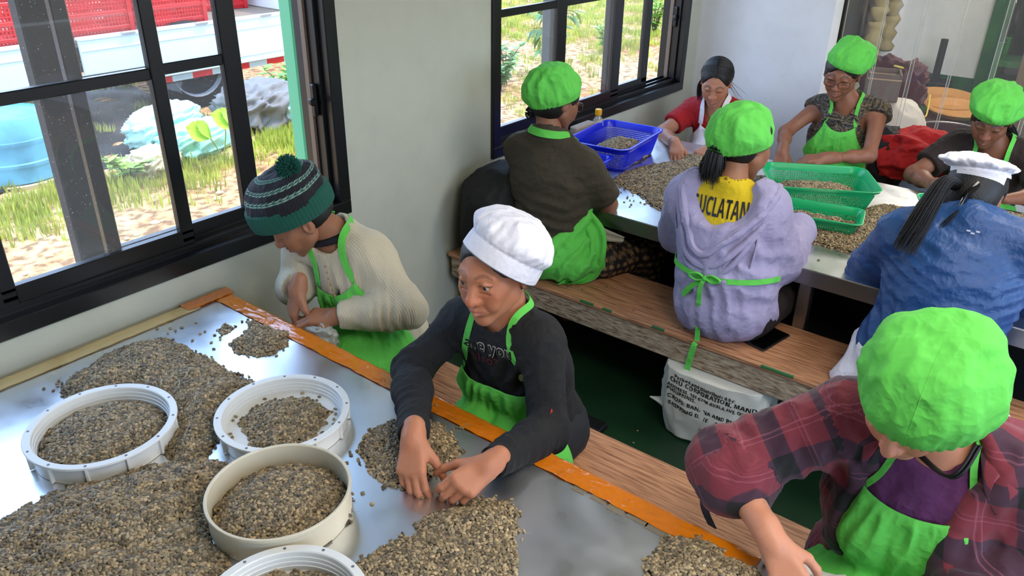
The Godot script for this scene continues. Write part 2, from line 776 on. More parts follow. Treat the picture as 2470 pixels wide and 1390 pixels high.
	var wood := mat(Color(0.78, 0.58, 0.43), 0.5, 0.0, grain, 0.04, 1.0, true, grain)
	wood.uv1_scale = Vector3(9, 9, 0.6)
	M.wood = wood
	var timber := mat(Color(0.74, 0.68, 0.59), 0.85, 0.0, noise_tex(0.016, 5, 512, null, FastNoiseLite.TYPE_SIMPLEX_SMOOTH, 53, true), 0.35, 1.0, true, grain)
	timber.uv1_scale = Vector3(5, 5, 1.6)
	M.timber = timber
	M.frame_wood = mat(Color(0.36, 0.24, 0.15), 0.7, 0.0, grain, 0.05, 3.0, true, grain)
	M.dark_post = mat(Color(0.10, 0.088, 0.08), 0.7, 0.0, grain, 0.05, 1.0)
	M.white_plastic = mat(Color(0.86, 0.86, 0.84), 0.35, 0.0, fine, 0.005, 2.0)
	M.cream_plastic = mat(Color(0.80, 0.76, 0.66), 0.4, 0.0, fine, 0.005, 2.0)
	M.blue_plastic = mat(Color(0.02, 0.12, 0.78), 0.3)
	M.green_plastic = mat(Color(0.01, 0.64, 0.38), 0.3)
	for k in ["blue_plastic", "green_plastic"]:
		M[k].backlight_enabled = true
		M[k].backlight = M[k].albedo_color * 0.35
	M.black = mat(Color(0.02, 0.02, 0.022), 0.5)
	M.screen = mat(Color(0.012, 0.012, 0.014), 0.08)
	# soil
	M.soil = vcol(mat(Color(1, 1, 1), 0.95, 0.0, noise_tex(0.03, 5, 512, null, FastNoiseLite.TYPE_SIMPLEX_SMOOTH, 61), 3.0, 0.6, true, noise_tex(0.03, 5, 512, ramp([[0.25, Color(0.62, 0.55, 0.5)], [0.5, Color(0.9, 0.87, 0.84)], [0.75, Color(1, 1, 1)]]), FastNoiseLite.TYPE_SIMPLEX_SMOOTH, 62)))
	M.leaf = vcol(mat(Color(1, 1, 1), 0.55, 0.0, null, 0.0, 1.0, false))
	M.leaf.backlight_enabled = true
	M.leaf.backlight = Color(0.45, 0.6, 0.15)
	M.bark = mat(Color(0.36, 0.30, 0.24), 0.9, 0.0, fine, 0.3, 6.0)
	M.bean = vcol(mat(Color(1, 1, 1), 0.55, 0.0, null, 0.0, 1.0, false))
	M.heap = mat(Color(0.25, 0.20, 0.14), 0.9)

func wall_box(g: G, lo: Vector3, hi: Vector3) -> void:
	g.box(lo, hi, 0.0)

func build_room() -> void:
	var g := G.new()
	var H := 2.75
	# window wall with its two openings
	var x0 := -2.6
	var x1 := 11.0
	var y0 := 0.731
	var y1 := 2.05
	wall_box(g, V(x0, -0.25, -0.15), V(x1, y0, 0))
	wall_box(g, V(x0, y1, -0.15), V(x1, H, 0))
	for e in [[x0, -0.22], [1.547, 2.356], [4.121, x1]]:
		wall_box(g, V(e[0], y0, -0.15), V(e[1], y1, 0))
	struct("wall_north", g, M.wall)
	g = G.new()
	# cross wall with a wide opening above a low wall
	wall_box(g, V(4.28, 0, 0), V(4.42, H, 0.757))
	wall_box(g, V(4.28, 0, 0.757), V(4.42, 0.50, 4.0))
	wall_box(g, V(4.28, 2.2, 0.757), V(4.42, H, 4.0))
	struct("wall_east", g, M.wall_white)
	g = G.new()
	wall_box(g, V(x0 - 0.15, -0.25, -0.15), V(x0, H, 4.6))
	struct("wall_west", g, M.wall)
	g = G.new()
	# back wall with a doorway and a wide window for daylight
	wall_box(g, V(x0, 0, 4.45), V(-1.6, H, 4.6))
	wall_box(g, V(-1.6, 0, 4.45), V(4.0, 0.8, 4.6))
	wall_box(g, V(-1.6, 2.3, 4.45), V(4.0, H, 4.6))
	wall_box(g, V(4.0, 0, 4.45), V(x1, H, 4.6))
	struct("wall_south", g, M.wall)
	g = G.new()
	wall_box(g, V(x0, H, -0.15), V(x1 + 0.15, H + 0.12, 4.6))
	struct("ceiling", g, M.ceiling)
	g = G.new()
	wall_box(g, V(x0, -0.12, 0), V(4.35, 0, 4.6))
	struct("floor", g, M.floor)
	g = G.new()
	wall_box(g, V(4.35, -0.12, 0), V(x1, 0, 4.6))
	struct("floor", g, M.floor_far)
	# the room beyond: white wall with a green foot
	g = G.new()
	wall_box(g, V(8.6, 0.19, -0.0), V(8.75, H, 0.90))
	wall_box(g, V(8.6, 0.0, 2.4), V(8.75, H, 4.5))
	wall_box(g, V(8.6, 2.3, 0.90), V(8.75, H, 2.4))
	struct("wall_far", g, M.wall_white)
	g = G.new()
	wall_box(g, V(8.59, 0, 0), V(8.75, 0.19, 0.90))
	struct("wall_far_foot", g, M.greenwall)

func ring(g: G, x0: float, y0: float, x1: float, y1: float, z0: float, z1: float, w: float, bev := 0.003) -> void:
	g.box(V(x0, y0, z0), V(x1, y0 + w, z1), bev)
	g.box(V(x0, y1 - w, z0), V(x1, y1, z1), bev)
	g.box(V(x0, y0 + w, z0), V(x0 + w, y1 - w, z1), bev)
	g.box(V(x1 - w, y0 + w, z0), V(x1, y1 - w, z1), bev)

func sash(o: Node3D, x0: float, x1: float, z: float, bar_y: float, wl := 0.04, wr := 0.04, dirty := true) -> void:
	var y0 := 0.80
	var y1 := 1.98
	var g := G.new()
	g.box(V(x0, y0, z - 0.014), V(x1, y0 + 0.05, z + 0.014), 0.003)
	g.box(V(x0, y1 - 0.04, z - 0.014), V(x1, y1, z + 0.014), 0.003)
	g.box(V(x0, y0, z - 0.014), V(x0 + wl, y1, z + 0.014), 0.003)
	g.box(V(x1 - wr, y0, z - 0.014), V(x1, y1, z + 0.014), 0.003)
	var f := put("sash", g, M.black_metal, o)
	g = G.new()
	g.box(V(x0 + wl, bar_y, z - 0.012), V(x1 - wr, bar_y + 0.032, z + 0.012), 0.003)
	put("glazing_bar", g, M.black_metal, f)
	for e in [[y0 + 0.05, bar_y], [bar_y + 0.032, y1 - 0.04]]:
		g = G.new()
		g.quad(V(x0 + wl, e[0], z), V(x1 - wr, e[0], z), V(x1 - wr, e[1], z), V(x0 + wl, e[1], z))
		put("pane", g, M.glass, f, 1)
		if dirty:
			g = G.new()
			g.quad(V(x0 + wl, e[0], z - 0.003), V(x1 - wr, e[0], z - 0.003), V(x1 - wr, e[1], z - 0.003), V(x0 + wl, e[1], z - 0.003), 1.0)
			for k in 4:
				g.uv[k] = g.uv[k] * 1.5 + Vector2(x0 * 0.37, e[0] * 0.61)
			put("dust_film", g, M.dust, f, 1)

func build_windows() -> void:
	for w in 2:
		var x0: float = [-0.22, 2.356][w]
		var x1: float = [1.547, 4.121][w]
		var g := G.new()
		ring(g, x0, 0.731, x1, 2.05, -0.05, 0.016, 0.05)
		ring(g, x0 + 0.012, 0.745, x1 - 0.012, 2.04, -0.13, -0.02, 0.052, 0.002)
		g.box(V(x0 + 0.05, 0.79, -0.026), V(x1 - 0.05, 0.803, -0.018), 0.001)
		g.box(V(x0 + 0.05, 0.79, -0.058), V(x1 - 0.05, 0.808, -0.050), 0.001)
		g.box(V(x0 + 0.05, 0.79, -0.092), V(x1 - 0.05, 0.812, -0.084), 0.001)
		var o := struct("window_%d" % (w + 1), g, M.black_metal)
		tag(o, ["black sliding window over the near table, one sash slid open beside the knit cap", "black sliding window behind the far table with a sapling outside"][w])
		g = G.new()
		g.box(V(x1 - 0.075, 0.80, -0.082), V(x1 - 0.064, 1.99, -0.06), 0.001)
		put("jamb_strip", g, M.jamb, o)
		g = G.new()
		g.box(V(x1 - 0.082, 1.09, -0.055), V(x1 - 0.066, 1.20, -0.035), 0.004)
		g.box(V(x1 - 0.098, 1.13, -0.052), V(x1 - 0.075, 1.155, -0.030), 0.005)
		put("latch", g, M.black_metal, o)
		if w == 0:
			sash(o, -0.17, 0.434, -0.038, 1.308)
			sash(o, 0.394, 0.952, -0.040, 1.308, 0.04, 0.042)
			sash(o, 0.70, 1.222, -0.071, 1.308, 0.04, 0.062)
		else:
			sash(o, 2.40, 2.936, -0.038, 1.310, 0.026, 0.075)
			sash(o, 2.86, 3.445, -0.040, 1.310, 0.076, 0.078)
			sash(o, 3.36, 3.80, -0.071, 1.310, 0.085, 0.062)

func leaf_blade(g: G, at: Vector3, dir: Vector3, nrm: Vector3, l: float, w: float, col: Color, bend := 0.25) -> void:
	g.col = col
	var sd := dir.cross(nrm).normalized() * w * 0.5
	var nn := sd.cross(dir).normalized()
	var b := g.v.size()
	for k in 5:
		var t := k / 4.0
		var ww := sin(PI * pow(t, 0.75) * 0.97 + 0.05)
		var ce := at + dir * (l * t) + nn * (l * bend * -t * t)
		g.p(ce - sd * ww + nn * 0.06 * w)
		g.p(ce)
		g.p(ce + sd * ww + nn * 0.06 * w)
	for k in 4:
		var i := b + k * 3
		g.quad_i(i, i + 1, i + 4, i + 3)
		g.quad_i(i + 1, i + 2, i + 5, i + 4)

func lin(c: Color) -> Color:
	return c.srgb_to_linear()

func bush(o: Node3D, at: Vector3, h: float, n: int, l: float, w: float, col: Color, spread := 0.35) -> void:
	var st := G.new()
	var lf := G.new()
	for k in n:
		var an := rnd(0, TAU)
		var tip := at + V(cos(an) * spread * rnd(0.2, 1.0), h * rnd(0.5, 1.0), sin(an) * spread * rnd(0.2, 1.0))
		var pa := spline([at + V(rnd(-0.03, 0.03), 0, rnd(-0.03, 0.03)), at.lerp(tip, 0.5) + V(0, h * 0.15, 0), tip], 4)
		st.tube(pa, PackedFloat32Array([0.006, 0.005, 0.005, 0.004, 0.004, 0.003, 0.003, 0.002, 0.002]), 5)
		for q in range(2, pa.size()):
			for s in 2:
				var a2 := rnd(0, TAU)
				var dd := V(cos(a2), rnd(0.0, 0.7), sin(a2)).normalized()
				leaf_blade(lf, pa[q], dd, V(rnd(-0.3, 0.3), 1, rnd(-0.3, 0.3)).normalized(), l * rnd(0.7, 1.2), w * rnd(0.8, 1.2), lin(col * rnd(0.75, 1.2)))
	put("stem", st, M.bark, o, 3)
	put("leaves", lf, M.leaf, o, 3).set_meta("kind", "stuff")

var gnoise := FastNoiseLite.new()
func gy(x: float, z: float) -> float:
	return -0.10 + 0.035 * gnoise.get_noise_2d(x * 40.0, z * 40.0) + 0.02 * gnoise.get_noise_2d(x * 160.0, z * 160.0)

func build_yard() -> void:
	gnoise.frequency = 0.02
	gnoise.fractal_octaves = 3
	var g := G.new()
	var pts := PackedVector3Array()
	var ni := 150
	var nj := 120
	for j in nj:
		for i in ni:
			var x := -6.0 + 30.0 * pow(float(i) / (ni - 1), 1.4)
			var z := -0.16 - 24.0 * pow(float(j) / (nj - 1), 1.7)
			pts.append(V(x, gy(x, z), z))
	g.grid(pts, ni)
	for k in g.v.size():
		var q := g.v[k]
		var a := gnoise.get_noise_2d(q.x * 30.0 + 500.0, q.z * 30.0) * 0.5 + 0.5
		var b := gnoise.get_noise_2d(q.x * 110.0, q.z * 110.0 + 900.0) * 0.5 + 0.5
		var c := Color(0.80, 0.57, 0.36).lerp(Color(0.88, 0.76, 0.55), clampf(a * 1.6 - 0.3, 0, 1))
		c = c.lerp(Color(0.78, 0.45, 0.22), clampf(b * 2.2 - 1.25, 0, 0.9))
		g.c[k] = lin(c)
	var gr := struct("ground", g, M.soil, 3)
	# stones
	g = G.new()
	for k in 420:
		var x := rnd(0.6, 9.5)
		var z := rnd(-1.2, -5.0) if k % 3 else rnd(-1.0, -2.4)
		var r := rnd(0.008, 0.03)
		g.ball(V(x, gy(x, z) + r * 0.2, z), V(r * rnd(0.8, 1.5), r * 0.6, r), 6, 4, Basis(Vector3.UP, rnd(0, 6)))
	tag(put("pebbles", g, mat(Color(0.80, 0.72, 0.60), 0.9), null, 3), "pale pebbles strewn over the yard soil", "pebbles", "", "stuff")
	# grass
	var gb := G.new()
	for k in 9:
		var an := rnd(0, TAU)
		var l := rnd(0.03, 0.075)
		leaf_blade(gb, V(rnd(-0.04, 0.04), 0, rnd(-0.04, 0.04)), V(cos(an) * 0.6, 1, sin(an) * 0.6).normalized(), V(cos(an), -0.4, sin(an)), l, 0.010, Color(1, 1, 1), 0.5)
	gb.shade(false)
	var xs: Array[Transform3D] = []
	var cs := PackedColorArray()
	var k0 := 0
	while xs.size() < 6500 and k0 < 60000:
		k0 += 1
		var x := rnd(0.8, 14.0)
		var z := rnd(-1.4, -9.0)
		var band := exp(-pow((z + 3.12) / 0.34, 2.0)) * (1.0 if x < 5.2 else 0.15)
		var far := 0.42 if x > 8.5 and z < -3.2 else 0.0
		var nz := gnoise.get_noise_2d(x * 70.0, z * 70.0 + 300.0)
		if rng.randf() > maxf(maxf(band * (0.75 + nz), far * (0.6 + nz)), (clampf(nz * 1.2 - 0.38, 0, 0.3) if z < -2.9 or x > 5.5 else clampf(nz - 0.5, 0.0, 0.12))):
			continue
		xs.append(Transform3D(Basis(Vector3.UP, rnd(0, TAU)).scaled(Vector3.ONE * rnd(0.6, 1.3)), V(x, gy(x, z), z)))
		cs.append(lin(Color(0.66, 0.68, 0.26).lerp(Color(0.82, 0.78, 0.36), rng.randf()) * rnd(0.8, 1.1)))
	tag(scatter("grass", gb, xs, cs, M.leaf), "short yellow-green grass in tufts over the yard", "grass", "", "stuff")
	truck()
	# barrel
	var o := thing("barrel", "faded light blue plastic drum standing in the yard by the truck", "barrel", V(1.86, gy(1.86, -3.95), -3.95))
	var prof := PackedVector2Array()
	for e in [[0.0, 0.0], [0.29, 0.0], [0.31, 0.02], [0.312, 0.05], [0.312, 0.12], [0.318, 0.128], [0.318, 0.152], [0.310, 0.160], [0.306, 0.27], [0.310, 0.278], [0.308, 0.302], [0.300, 0.31], [0.285, 0.40], [0.262, 0.445], [0.250, 0.45], [0.245, 0.435], [0.0, 0.43]]:
		prof.append(Vector2(e[0], e[1]))
	g = G.new()
	g.lathe(prof, 40, Transform3D(Basis.IDENTITY, o.position))
	put("drum", g, mat(Color(0.42, 0.68, 0.78), 0.5, 0.0, M.fine, 0.05, 1.0, true, noise_tex(0.012, 5, 256, ramp([[0.0, Color(0.75, 0.78, 0.78)], [0.6, Color(1, 1, 1)]]), FastNoiseLite.TYPE_SIMPLEX_SMOOTH, 71)), o)
	g = G.new()
	g.lathe(PackedVector2Array([Vector2(0.31, -0.02), Vector2(0.35, -0.02), Vector2(0.35, 0.012), Vector2(0.31, 0.012)]), 40, Transform3D(Basis.IDENTITY, o.position))
	put("foot_ring", g, mat(Color(0.75, 0.66, 0.52), 0.9), o)
	# black sheet on the soil; its colour also stands for the truck's shadow
	g = G.new()
	var sp0 := PackedVector3Array()
	for j in 24:
		for i in 40:
			var u := i / 39.0
			var w := j / 23.0
			var x := lerpf(1.55, 3.55, u) + 0.25 * w
			var z := lerpf(-3.62 - 0.05 * sin(u * 9.0), -6.2, w)
			sp0.append(V(x, gy(x, z) + 0.012 + 0.012 * sin(u * 23.0 + w * 7.0) * sin(w * 19.0), z))
	g.grid(sp0, 40)
	tag(put("ground_sheet", g, mat(Color(0.075, 0.07, 0.068), 0.7, 0.0, M.fine, 0.2, 3.0), null, 3), "black sheet on the soil with the shadow of the truck in its colour", "sheet")
	# sacks by the truck
	sack_blob("yard_sack", "mint green sack lying nearest the broad-leaved seedling, in front of its pair", V(3.02, 0, -3.52), V(0.30, 0.12, 0.17), 0.25, Color(0.66, 0.90, 0.84), 1)
	sack_blob("yard_sack", "white and mint sack lying behind the other one by the truck wheel", V(2.98, 0, -3.92), V(0.36, 0.14, 0.17), 0.5, Color(0.74, 0.93, 0.90), 2)
	sack_blob("yard_sack", "white sack with a green tint lying beside the pale green post", V(4.12, 0, -3.58), V(0.24, 0.15, 0.17), -0.3, Color(0.82, 0.92, 0.88), 3)
	sack_blob("yard_sack", "small dusty cream sack half hidden by the window stile in the grass", V(2.52, 0, -3.32), V(0.2, 0.09, 0.13), 0.4, Color(0.80, 0.74, 0.58), 4)
	sack_blob("tarp", "crumpled grey tarpaulin heaped on the soil between the mint sacks", V(3.78, 0, -3.78), V(0.34, 0.20, 0.26), 0.3, Color(0.48, 0.45, 0.42), 5, 0.06)
	# broad-leaved seedling
	o = thing("seedling", "young plant with two broad yellow-green leaves before the mint sacks", "plant", V(3.02, gy(3.02, -3.2), -3.2))
	g = G.new()
	var lf := G.new()
	var at := o.position
	for e in [[V(-0.16, 0.28, -0.02), 0.19], [V(0.04, 0.34, 0.0), 0.22]]:
		g.tube(spline([at, at + (e[0] as Vector3) * 0.6 + V(0.03, 0, 0), at + e[0]], 4), PackedFloat32Array([0.009, 0.007, 0.005]), 6)
		leaf_blade(lf, at + e[0] + V(-0.09, 0.02, 0), V(0.8, -0.5, 0.25).normalized(), V(0.1, 0.6, 0.8).normalized(), e[1], 0.17, lin(Color(0.72, 0.84, 0.20)), 0.2)
		leaf_blade(lf, at + e[0] + V(0.0, 0.05, 0), V(0.5, -0.75, 0.3).normalized(), V(0.3, 0.6, 0.8).normalized(), e[1] * 0.9, 0.13, lin(Color(0.66, 0.80, 0.18)), 0.2)
	put("stem", g, mat(Color(0.52, 0.60, 0.25), 0.7), o, 3)
	put("leaf", lf, M.leaf, o, 3)
	for e in [["leafy light green weed by the pale green post", V(4.35, 0, -4.1), 0.42, 12, Color(0.60, 0.74, 0.36)], ["low weed under the sapling, left of the green cap", V(6.1, 0, -3.0), 0.30, 9, Color(0.46, 0.60, 0.34)],
			["taller slender weed left of the sapling", V(6.35, 0, -3.12), 0.46, 7, Color(0.50, 0.64, 0.38)], ["weed growing right of the sapling, seen beside the outside post", V(8.6, 0, -3.3), 0.42, 10, Color(0.58, 0.70, 0.30)], ["weed patch by the right end of the far window", V(10.2, 0, -3.5), 0.55, 14, Color(0.62, 0.76, 0.34)],
			["bright weed at the far window's open sash", V(9.6, 0, -2.6), 0.42, 10, Color(0.66, 0.80, 0.32)], ["tall weed stem in the grass by the cream sack", V(2.30, 0, -3.25), 0.26, 4, Color(0.66, 0.76, 0.34)]]:
		var q: Vector3 = e[1]
		q.y = gy(q.x, q.z)
		o = thing("weed", e[0], "plant", q)
		bush(o, q, e[2], e[3], 0.10, 0.05, e[4], 0.22)
	# sapling before the second window
	var sp := V(7.0, gy(7.0, -3.0), -3.0)
	o = thing("sapling", "thin sapling with drooping leaves outside the far window", "tree", sp)
	g = G.new()
	lf = G.new()
	var tr := spline([sp, sp + V(0.02, 0.5, 0), sp + V(0.06, 1.0, 0.02), sp + V(0.05, 1.6, 0)], 6)
	g.tube(tr, PackedFloat32Array([0.045, 0.045, 0.042, 0.04, 0.04, 0.038, 0.036, 0.035, 0.035, 0.033, 0.032, 0.03, 0.03, 0.028, 0.026, 0.025, 0.022, 0.02, 0.018]), 8)
	for k in 26:
		var h := rnd(0.35, 1.6) if k > 5 else rnd(0.2, 0.5)
		var b := tr[clampi(int(h / 1.6 * 18), 0, 18)]
		var an := rnd(0, TAU)
		var e := b + V(cos(an) * 0.22, rnd(0.0, 0.15), sin(an) * 0.22)
		g.tube(spline([b, b.lerp(e, 0.5) + V(0, 0.04, 0), e], 3), PackedFloat32Array([0.008, 0.005, 0.003]), 5)
		for s in 4:
			var a2 := an + rnd(-1.2, 1.2)
			leaf_blade(lf, b.lerp(e, rnd(0.5, 1.0)), V(cos(a2), rnd(-0.9, 0.3), sin(a2)).normalized(), V(0, 1, 0.2), rnd(0.11, 0.2), rnd(0.04, 0.07), lin(Color(0.40, 0.52, 0.30) * rnd(0.8, 1.25)), 0.4)
	put("trunk", g, M.bark, o, 3)
	put("leaves", lf, M.leaf, o, 3).set_meta("kind", "stuff")
	# branch with lobed leaves close to the second window
	o = thing("hanging_branch", "branch with dark drooping lobed leaves close outside the far window", "branch", V(4.6, 1.15, -1.1))
	at = o.position
	g = G.new()
	lf = G.new()
	g.tube(spline([at + V(-0.22, 0.05, 0.0), at + V(0, 0.16, 0), at + V(0.2, 0.34, -0.02), at + V(0.3, 0.7, -0.05)], 5), PackedFloat32Array([0.004, 0.006, 0.008]), 6)
	for e in [V(-0.18, 0.06, 0.01), V(-0.10, 0.10, 0.0), V(0.02, 0.16, 0.0), V(0.10, 0.24, 0.0), V(0.16, 0.34, -0.01), V(0.22, 0.42, -0.01)]:
		for s in 3:
			leaf_blade(lf, at + e, V(rnd(-0.5, 0.5), -1.0, rnd(-0.3, 0.3)).normalized(), V(rnd(-0.6, 0.6), 0.2, 1), rnd(0.14, 0.21), rnd(0.06, 0.09), lin(Color(0.25, 0.36, 0.22) * rnd(0.8, 1.5)), 0.3)
	put("twig", g, M.bark, o, 3)
	put("leaves", lf, M.leaf, o, 3).set_meta("kind", "stuff")
	# posts under the eaves
	o = struct_post("verandah_post", V(0.835, 0, -0.50), 0.105, 0.06, M.dark_post, "dark timber verandah post outside the near window")
	o = struct_post("verandah_post", V(1.66, 0, -0.36), 0.07, 0.07, M.green_post, "pale green painted post at the open end of the near window")
	o = struct_post("verandah_post", V(3.36, 0, -0.42), 0.075, 0.06, mat(Color(0.30, 0.31, 0.30), 0.6, 0.0, M.fine, 0.03, 1.0), "grey verandah post outside the far window")

func struct_post(called: String, at: Vector3, wx: float, wz: float, m: Material, label: String) -> MeshInstance3D:
	var g := G.new()
	g.box(at + V(-wx / 2, -0.25, -wz / 2), at + V(wx / 2, 2.7, wz / 2), 0.006)
	var o := put(called, g, m)
	tag(o, label, "post")
	return o

func scatter(called: String, g: G, xs: Array[Transform3D], cs: PackedColorArray, m: Material, parent: Node3D = null) -> MultiMeshInstance3D:
	var mm := MultiMesh.new()
	mm.transform_format = MultiMesh.TRANSFORM_3D
	mm.use_colors = true
	mm.mesh = g.mesh()
	mm.instance_count = xs.size()
	var base := V(0, 0, 0)
	for k in xs.size():
		mm.set_instance_transform(k, xs[k])
		mm.set_instance_color(k, cs[k])
	var o := MultiMeshInstance3D.new()
	o.multimesh = mm
	o.material_override = m
	o.name = numbered(called) if parent == null else called
	if parent: parent.add_child(o, true)
	else: add_child(o)
	return o

# a slumped sack or heap of cloth: squashed ball with folds and a flat foot
func blob(at: Vector3, r: Vector3, turn: float, sd: int, amp := 0.03, seg := 72, rings := 48, freq := 3.0, box_pow := 0.75) -> G:
	var f := FastNoiseLite.new()
	f.seed = sd
	f.frequency = 0.6
	f.fractal_octaves = 3
	f.fractal_gain = 0.4
	f.fractal_type = FastNoiseLite.FRACTAL_RIDGED
	var pts := PackedVector3Array()
	var bt := Basis(Vector3.UP, turn)
	for j in rings + 1:
		var ph := -PI / 2 + PI * j / rings
		for s in seg:
			var an := -TAU * s / seg
			var d := Vector3(cos(an) * cos(ph), sin(ph), sin(an) * cos(ph))
			var e := Vector3(signf(d.x) * pow(absf(d.x), box_pow), signf(d.y) * pow(absf(d.y), box_pow), signf(d.z) * pow(absf(d.z), box_pow))
			var k := 1.0 + amp / r.y * f.get_noise_3dv(d * freq + Vector3(sd, 0, 0))
			var q := bt * (e * r * k)
			q.y = maxf(q.y, -r.y * 0.8)
			pts.append(at + q + V(0, r.y * 0.8, 0))
	var g := G.new()
	g.grid(pts, seg, true)
	return g

func sack_blob(called: String, label: String, at: Vector3, r: Vector3, turn: float, col: Color, sd: int, amp := 0.035) -> void:
	at.y = gy(at.x, at.z) - 0.01
	var o := put(called, blob(at, r, turn, sd, amp, 56, 36), mat(col, 0.6, 0.0, M.fine, 0.06, 3.0), null, 2)
	tag(o, label, "tarpaulin" if called == "tarp" else "sack")

func truck() -> void:
	var o := thing("truck", "white flatbed truck parked in the yard with red crates on its bed", "truck", V(3.0, -0.1, -5.0))
	var white := mat(Color(0.84, 0.88, 0.93), 0.4, 0.0, M.soft, 0.02, 0.6)
	var g := G.new()
	g.box(V(-2.6, 0.585, -6.5), V(5.0, 0.63, -4.62), 0.005)
	put("bed_floor", g, mat(Color(0.50, 0.42, 0.34), 0.9, 0.0, M.fine, 0.1, 2.0), o)
	for e in [[-2.6, 2.60], [2.76, 4.98]]:
		g = G.new()
		g.box(V(e[0], 0.25, -4.62), V(e[1], 0.64, -4.585), 0.008)
		for yy in [0.31, 0.55]:
			g.box(V(e[0], yy, -4.59), V(e[1], yy + 0.012, -4.578), 0.004)
		var s := put("side_gate", g, white, o)
		g = G.new()
		g.box(V(e[0], 0.63, -4.66), V(e[1], 0.66, -4.575), 0.01)
		put("top_rail", g, white, s)
		var xx: float = e[0] + 0.35
		while xx < e[1]:
			g = G.new()
			g.box(V(xx, 0.648, -4.59), V(xx + 0.12, 0.672, -4.555), 0.006)
			put("hinge", g, mat(Color(0.7, 0.7, 0.7), 0.4, 0.6), s)
			xx += 0.68
	g = G.new()
	g.box(V(2.62, 0.22, -4.66), V(2.74, 1.9, -4.60), 0.01)
	put("stake", g, mat(Color(0.80, 0.80, 0.78), 0.5), o)
	g = G.new()
	g.box(V(4.92, 0.63, -6.5), V(4.98, 1.5, -4.62), 0.01)
	put("end_gate", g, mat(Color(0.82, 0.80, 0.76), 0.6), o)
	# hazard strip
	for k in 9:
		g = G.new()
		var x := 3.30 + k * 0.20
		g.box(V(x, 0.195, -4.61), V(x + 0.20, 0.25, -4.60), 0.0)
		put("hazard_strip", g, mat(Color(0.70, 0.08, 0.10), 0.4) if k % 2 == 0 else mat(Color(0.62, 0.65, 0.62), 0.4), o)
	g = G.new()
	g.box(V(-2.6, 0.36, -6.3), V(4.9, 0.585, -4.75), 0.02)
	put("chassis", g, M.black, o)
	for x in [-1.3, 3.78]:
		g = G.new()
		var pr := PackedVector2Array()
		for e in [[0.12, -0.13], [0.30, -0.13], [0.38, -0.11], [0.40, -0.06], [0.40, 0.06], [0.38, 0.11], [0.30, 0.13], [0.12, 0.13]]:
			pr.append(Vector2(e[0], e[1]))
		g.lathe(pr, 36, Transform3D(Basis(Vector3.RIGHT, PI / 2), V(x, 0.27, -4.80)))
		var w := put("wheel", g, mat(Color(0.07, 0.07, 0.07), 0.8, 0.0, M.fine, 0.2, 4.0), o)
		g = G.new()
		g.lathe(PackedVector2Array([Vector2(0.0, 0.02), Vector2(0.1, 0.03), Vector2(0.16, 0.0), Vector2(0.24, 0.06), Vector2(0.26, 0.1)]), 28, Transform3D(Basis(Vector3.RIGHT, PI / 2), V(x, 0.27, -4.73)))
		put("hub", g, mat(Color(0.5, 0.5, 0.5), 0.6, 0.3), w)
	# crates on the bed
	var red := mat(Color(0.78, 0.10, 0.12), 0.45)
	var spots := [[-0.4, -4.95, 0.0], [0.25, -4.95, 0.0], [0.9, -4.95, 0.0], [1.55, -4.98, 0.02], [3.05, -4.98, 0.0], [3.75, -4.98, 0.03], [2.25, -4.96, 0.0], [4.55, -5.5, -0.1]]
	var names := ["red crate at the left end of the truck bed", "red crate second from the left end of the truck bed", "red crate third from the left end of the truck bed", "red crate fourth from the left end, above the blue barrel", "red crate on the truck bed right of the truck's stake", "red crate on the bed above the truck's wheel", "red crate left of the stake of the truck, behind the dark post", "red crate at the far side of the bed by the end gate"]
	var first: Node3D
	for k in spots.size():
		var at := V(spots[k][0], 0.631, spots[k][1])
		if first == null:
			first = thing("crate", names[0], "crate", at, "red crates on the truck bed")
			crate(first, at, red)
		else:
			var c: Node3D = first.duplicate()
			c.name = numbered("crate")
			add_child(c)
			c.position = at
			c.rotation.y = spots[k][2]
			c.set_meta("label", names[k])

func crate(o: Node3D, at: Vector3, m: Material) -> void:
	var w := 0.27
	var d := 0.2
	var h := 0.32
	var g := G.new()
	g.box(at + V(-w, 0, -d), at + V(w, 0.02, d), 0.004)
	for sx in [-1, 1]:
		for sz in [-1, 1]:
			g.box(at + V(sx * w - 0.02, 0, sz * d - 0.02), at + V(sx * w + 0.02, h, sz * d + 0.02), 0.005)
	put("shell", g, m, o)
	for e in [[0, d], [0, -d], [1, w], [1, -w]]:
		g = G.new()
		var hw := w if e[0] == 0 else d
		for yy in [0.03, 0.15, 0.29]:
			if e[0] == 0: g.box(at + V(-hw, yy, e[1] - 0.01), at + V(hw, yy + 0.03, e[1] + 0.01), 0.003)
			else: g.box(at + V(e[1] - 0.01, yy, -hw), at + V(e[1] + 0.01, yy + 0.03, hw), 0.003)
		var q := -hw + 0.03
		while q < hw:
			if e[0] == 0: g.box(at + V(q, 0.02, e[1] - 0.005), at + V(q + 0.011, h - 0.02, e[1] + 0.005), 0.0)
			else: g.box(at + V(e[1] - 0.005, 0.02, q), at + V(e[1] + 0.005, h - 0.02, q + 0.011), 0.0)
			q += 0.028
		for r in 8:
			var yy := 0.05 + r * 0.032
			if e[0] == 0: g.box(at + V(-hw, yy, e[1] - 0.004), at + V(hw, yy + 0.01, e[1] + 0.004), 0.0)
			else: g.box(at + V(e[1] - 0.004, yy, -hw), at + V(e[1] + 0.004, yy + 0.01, hw), 0.0)
		put("lattice_panel", g, m, o)

func leg_box(o: Node3D, at: Vector3, h: float, w: float, m: Material) -> void:
	var g := G.new()
	g.box(at + V(-w / 2, 0, -w / 2), at + V(w / 2, h, w / 2), 0.004)
	put("leg", g, m, o)

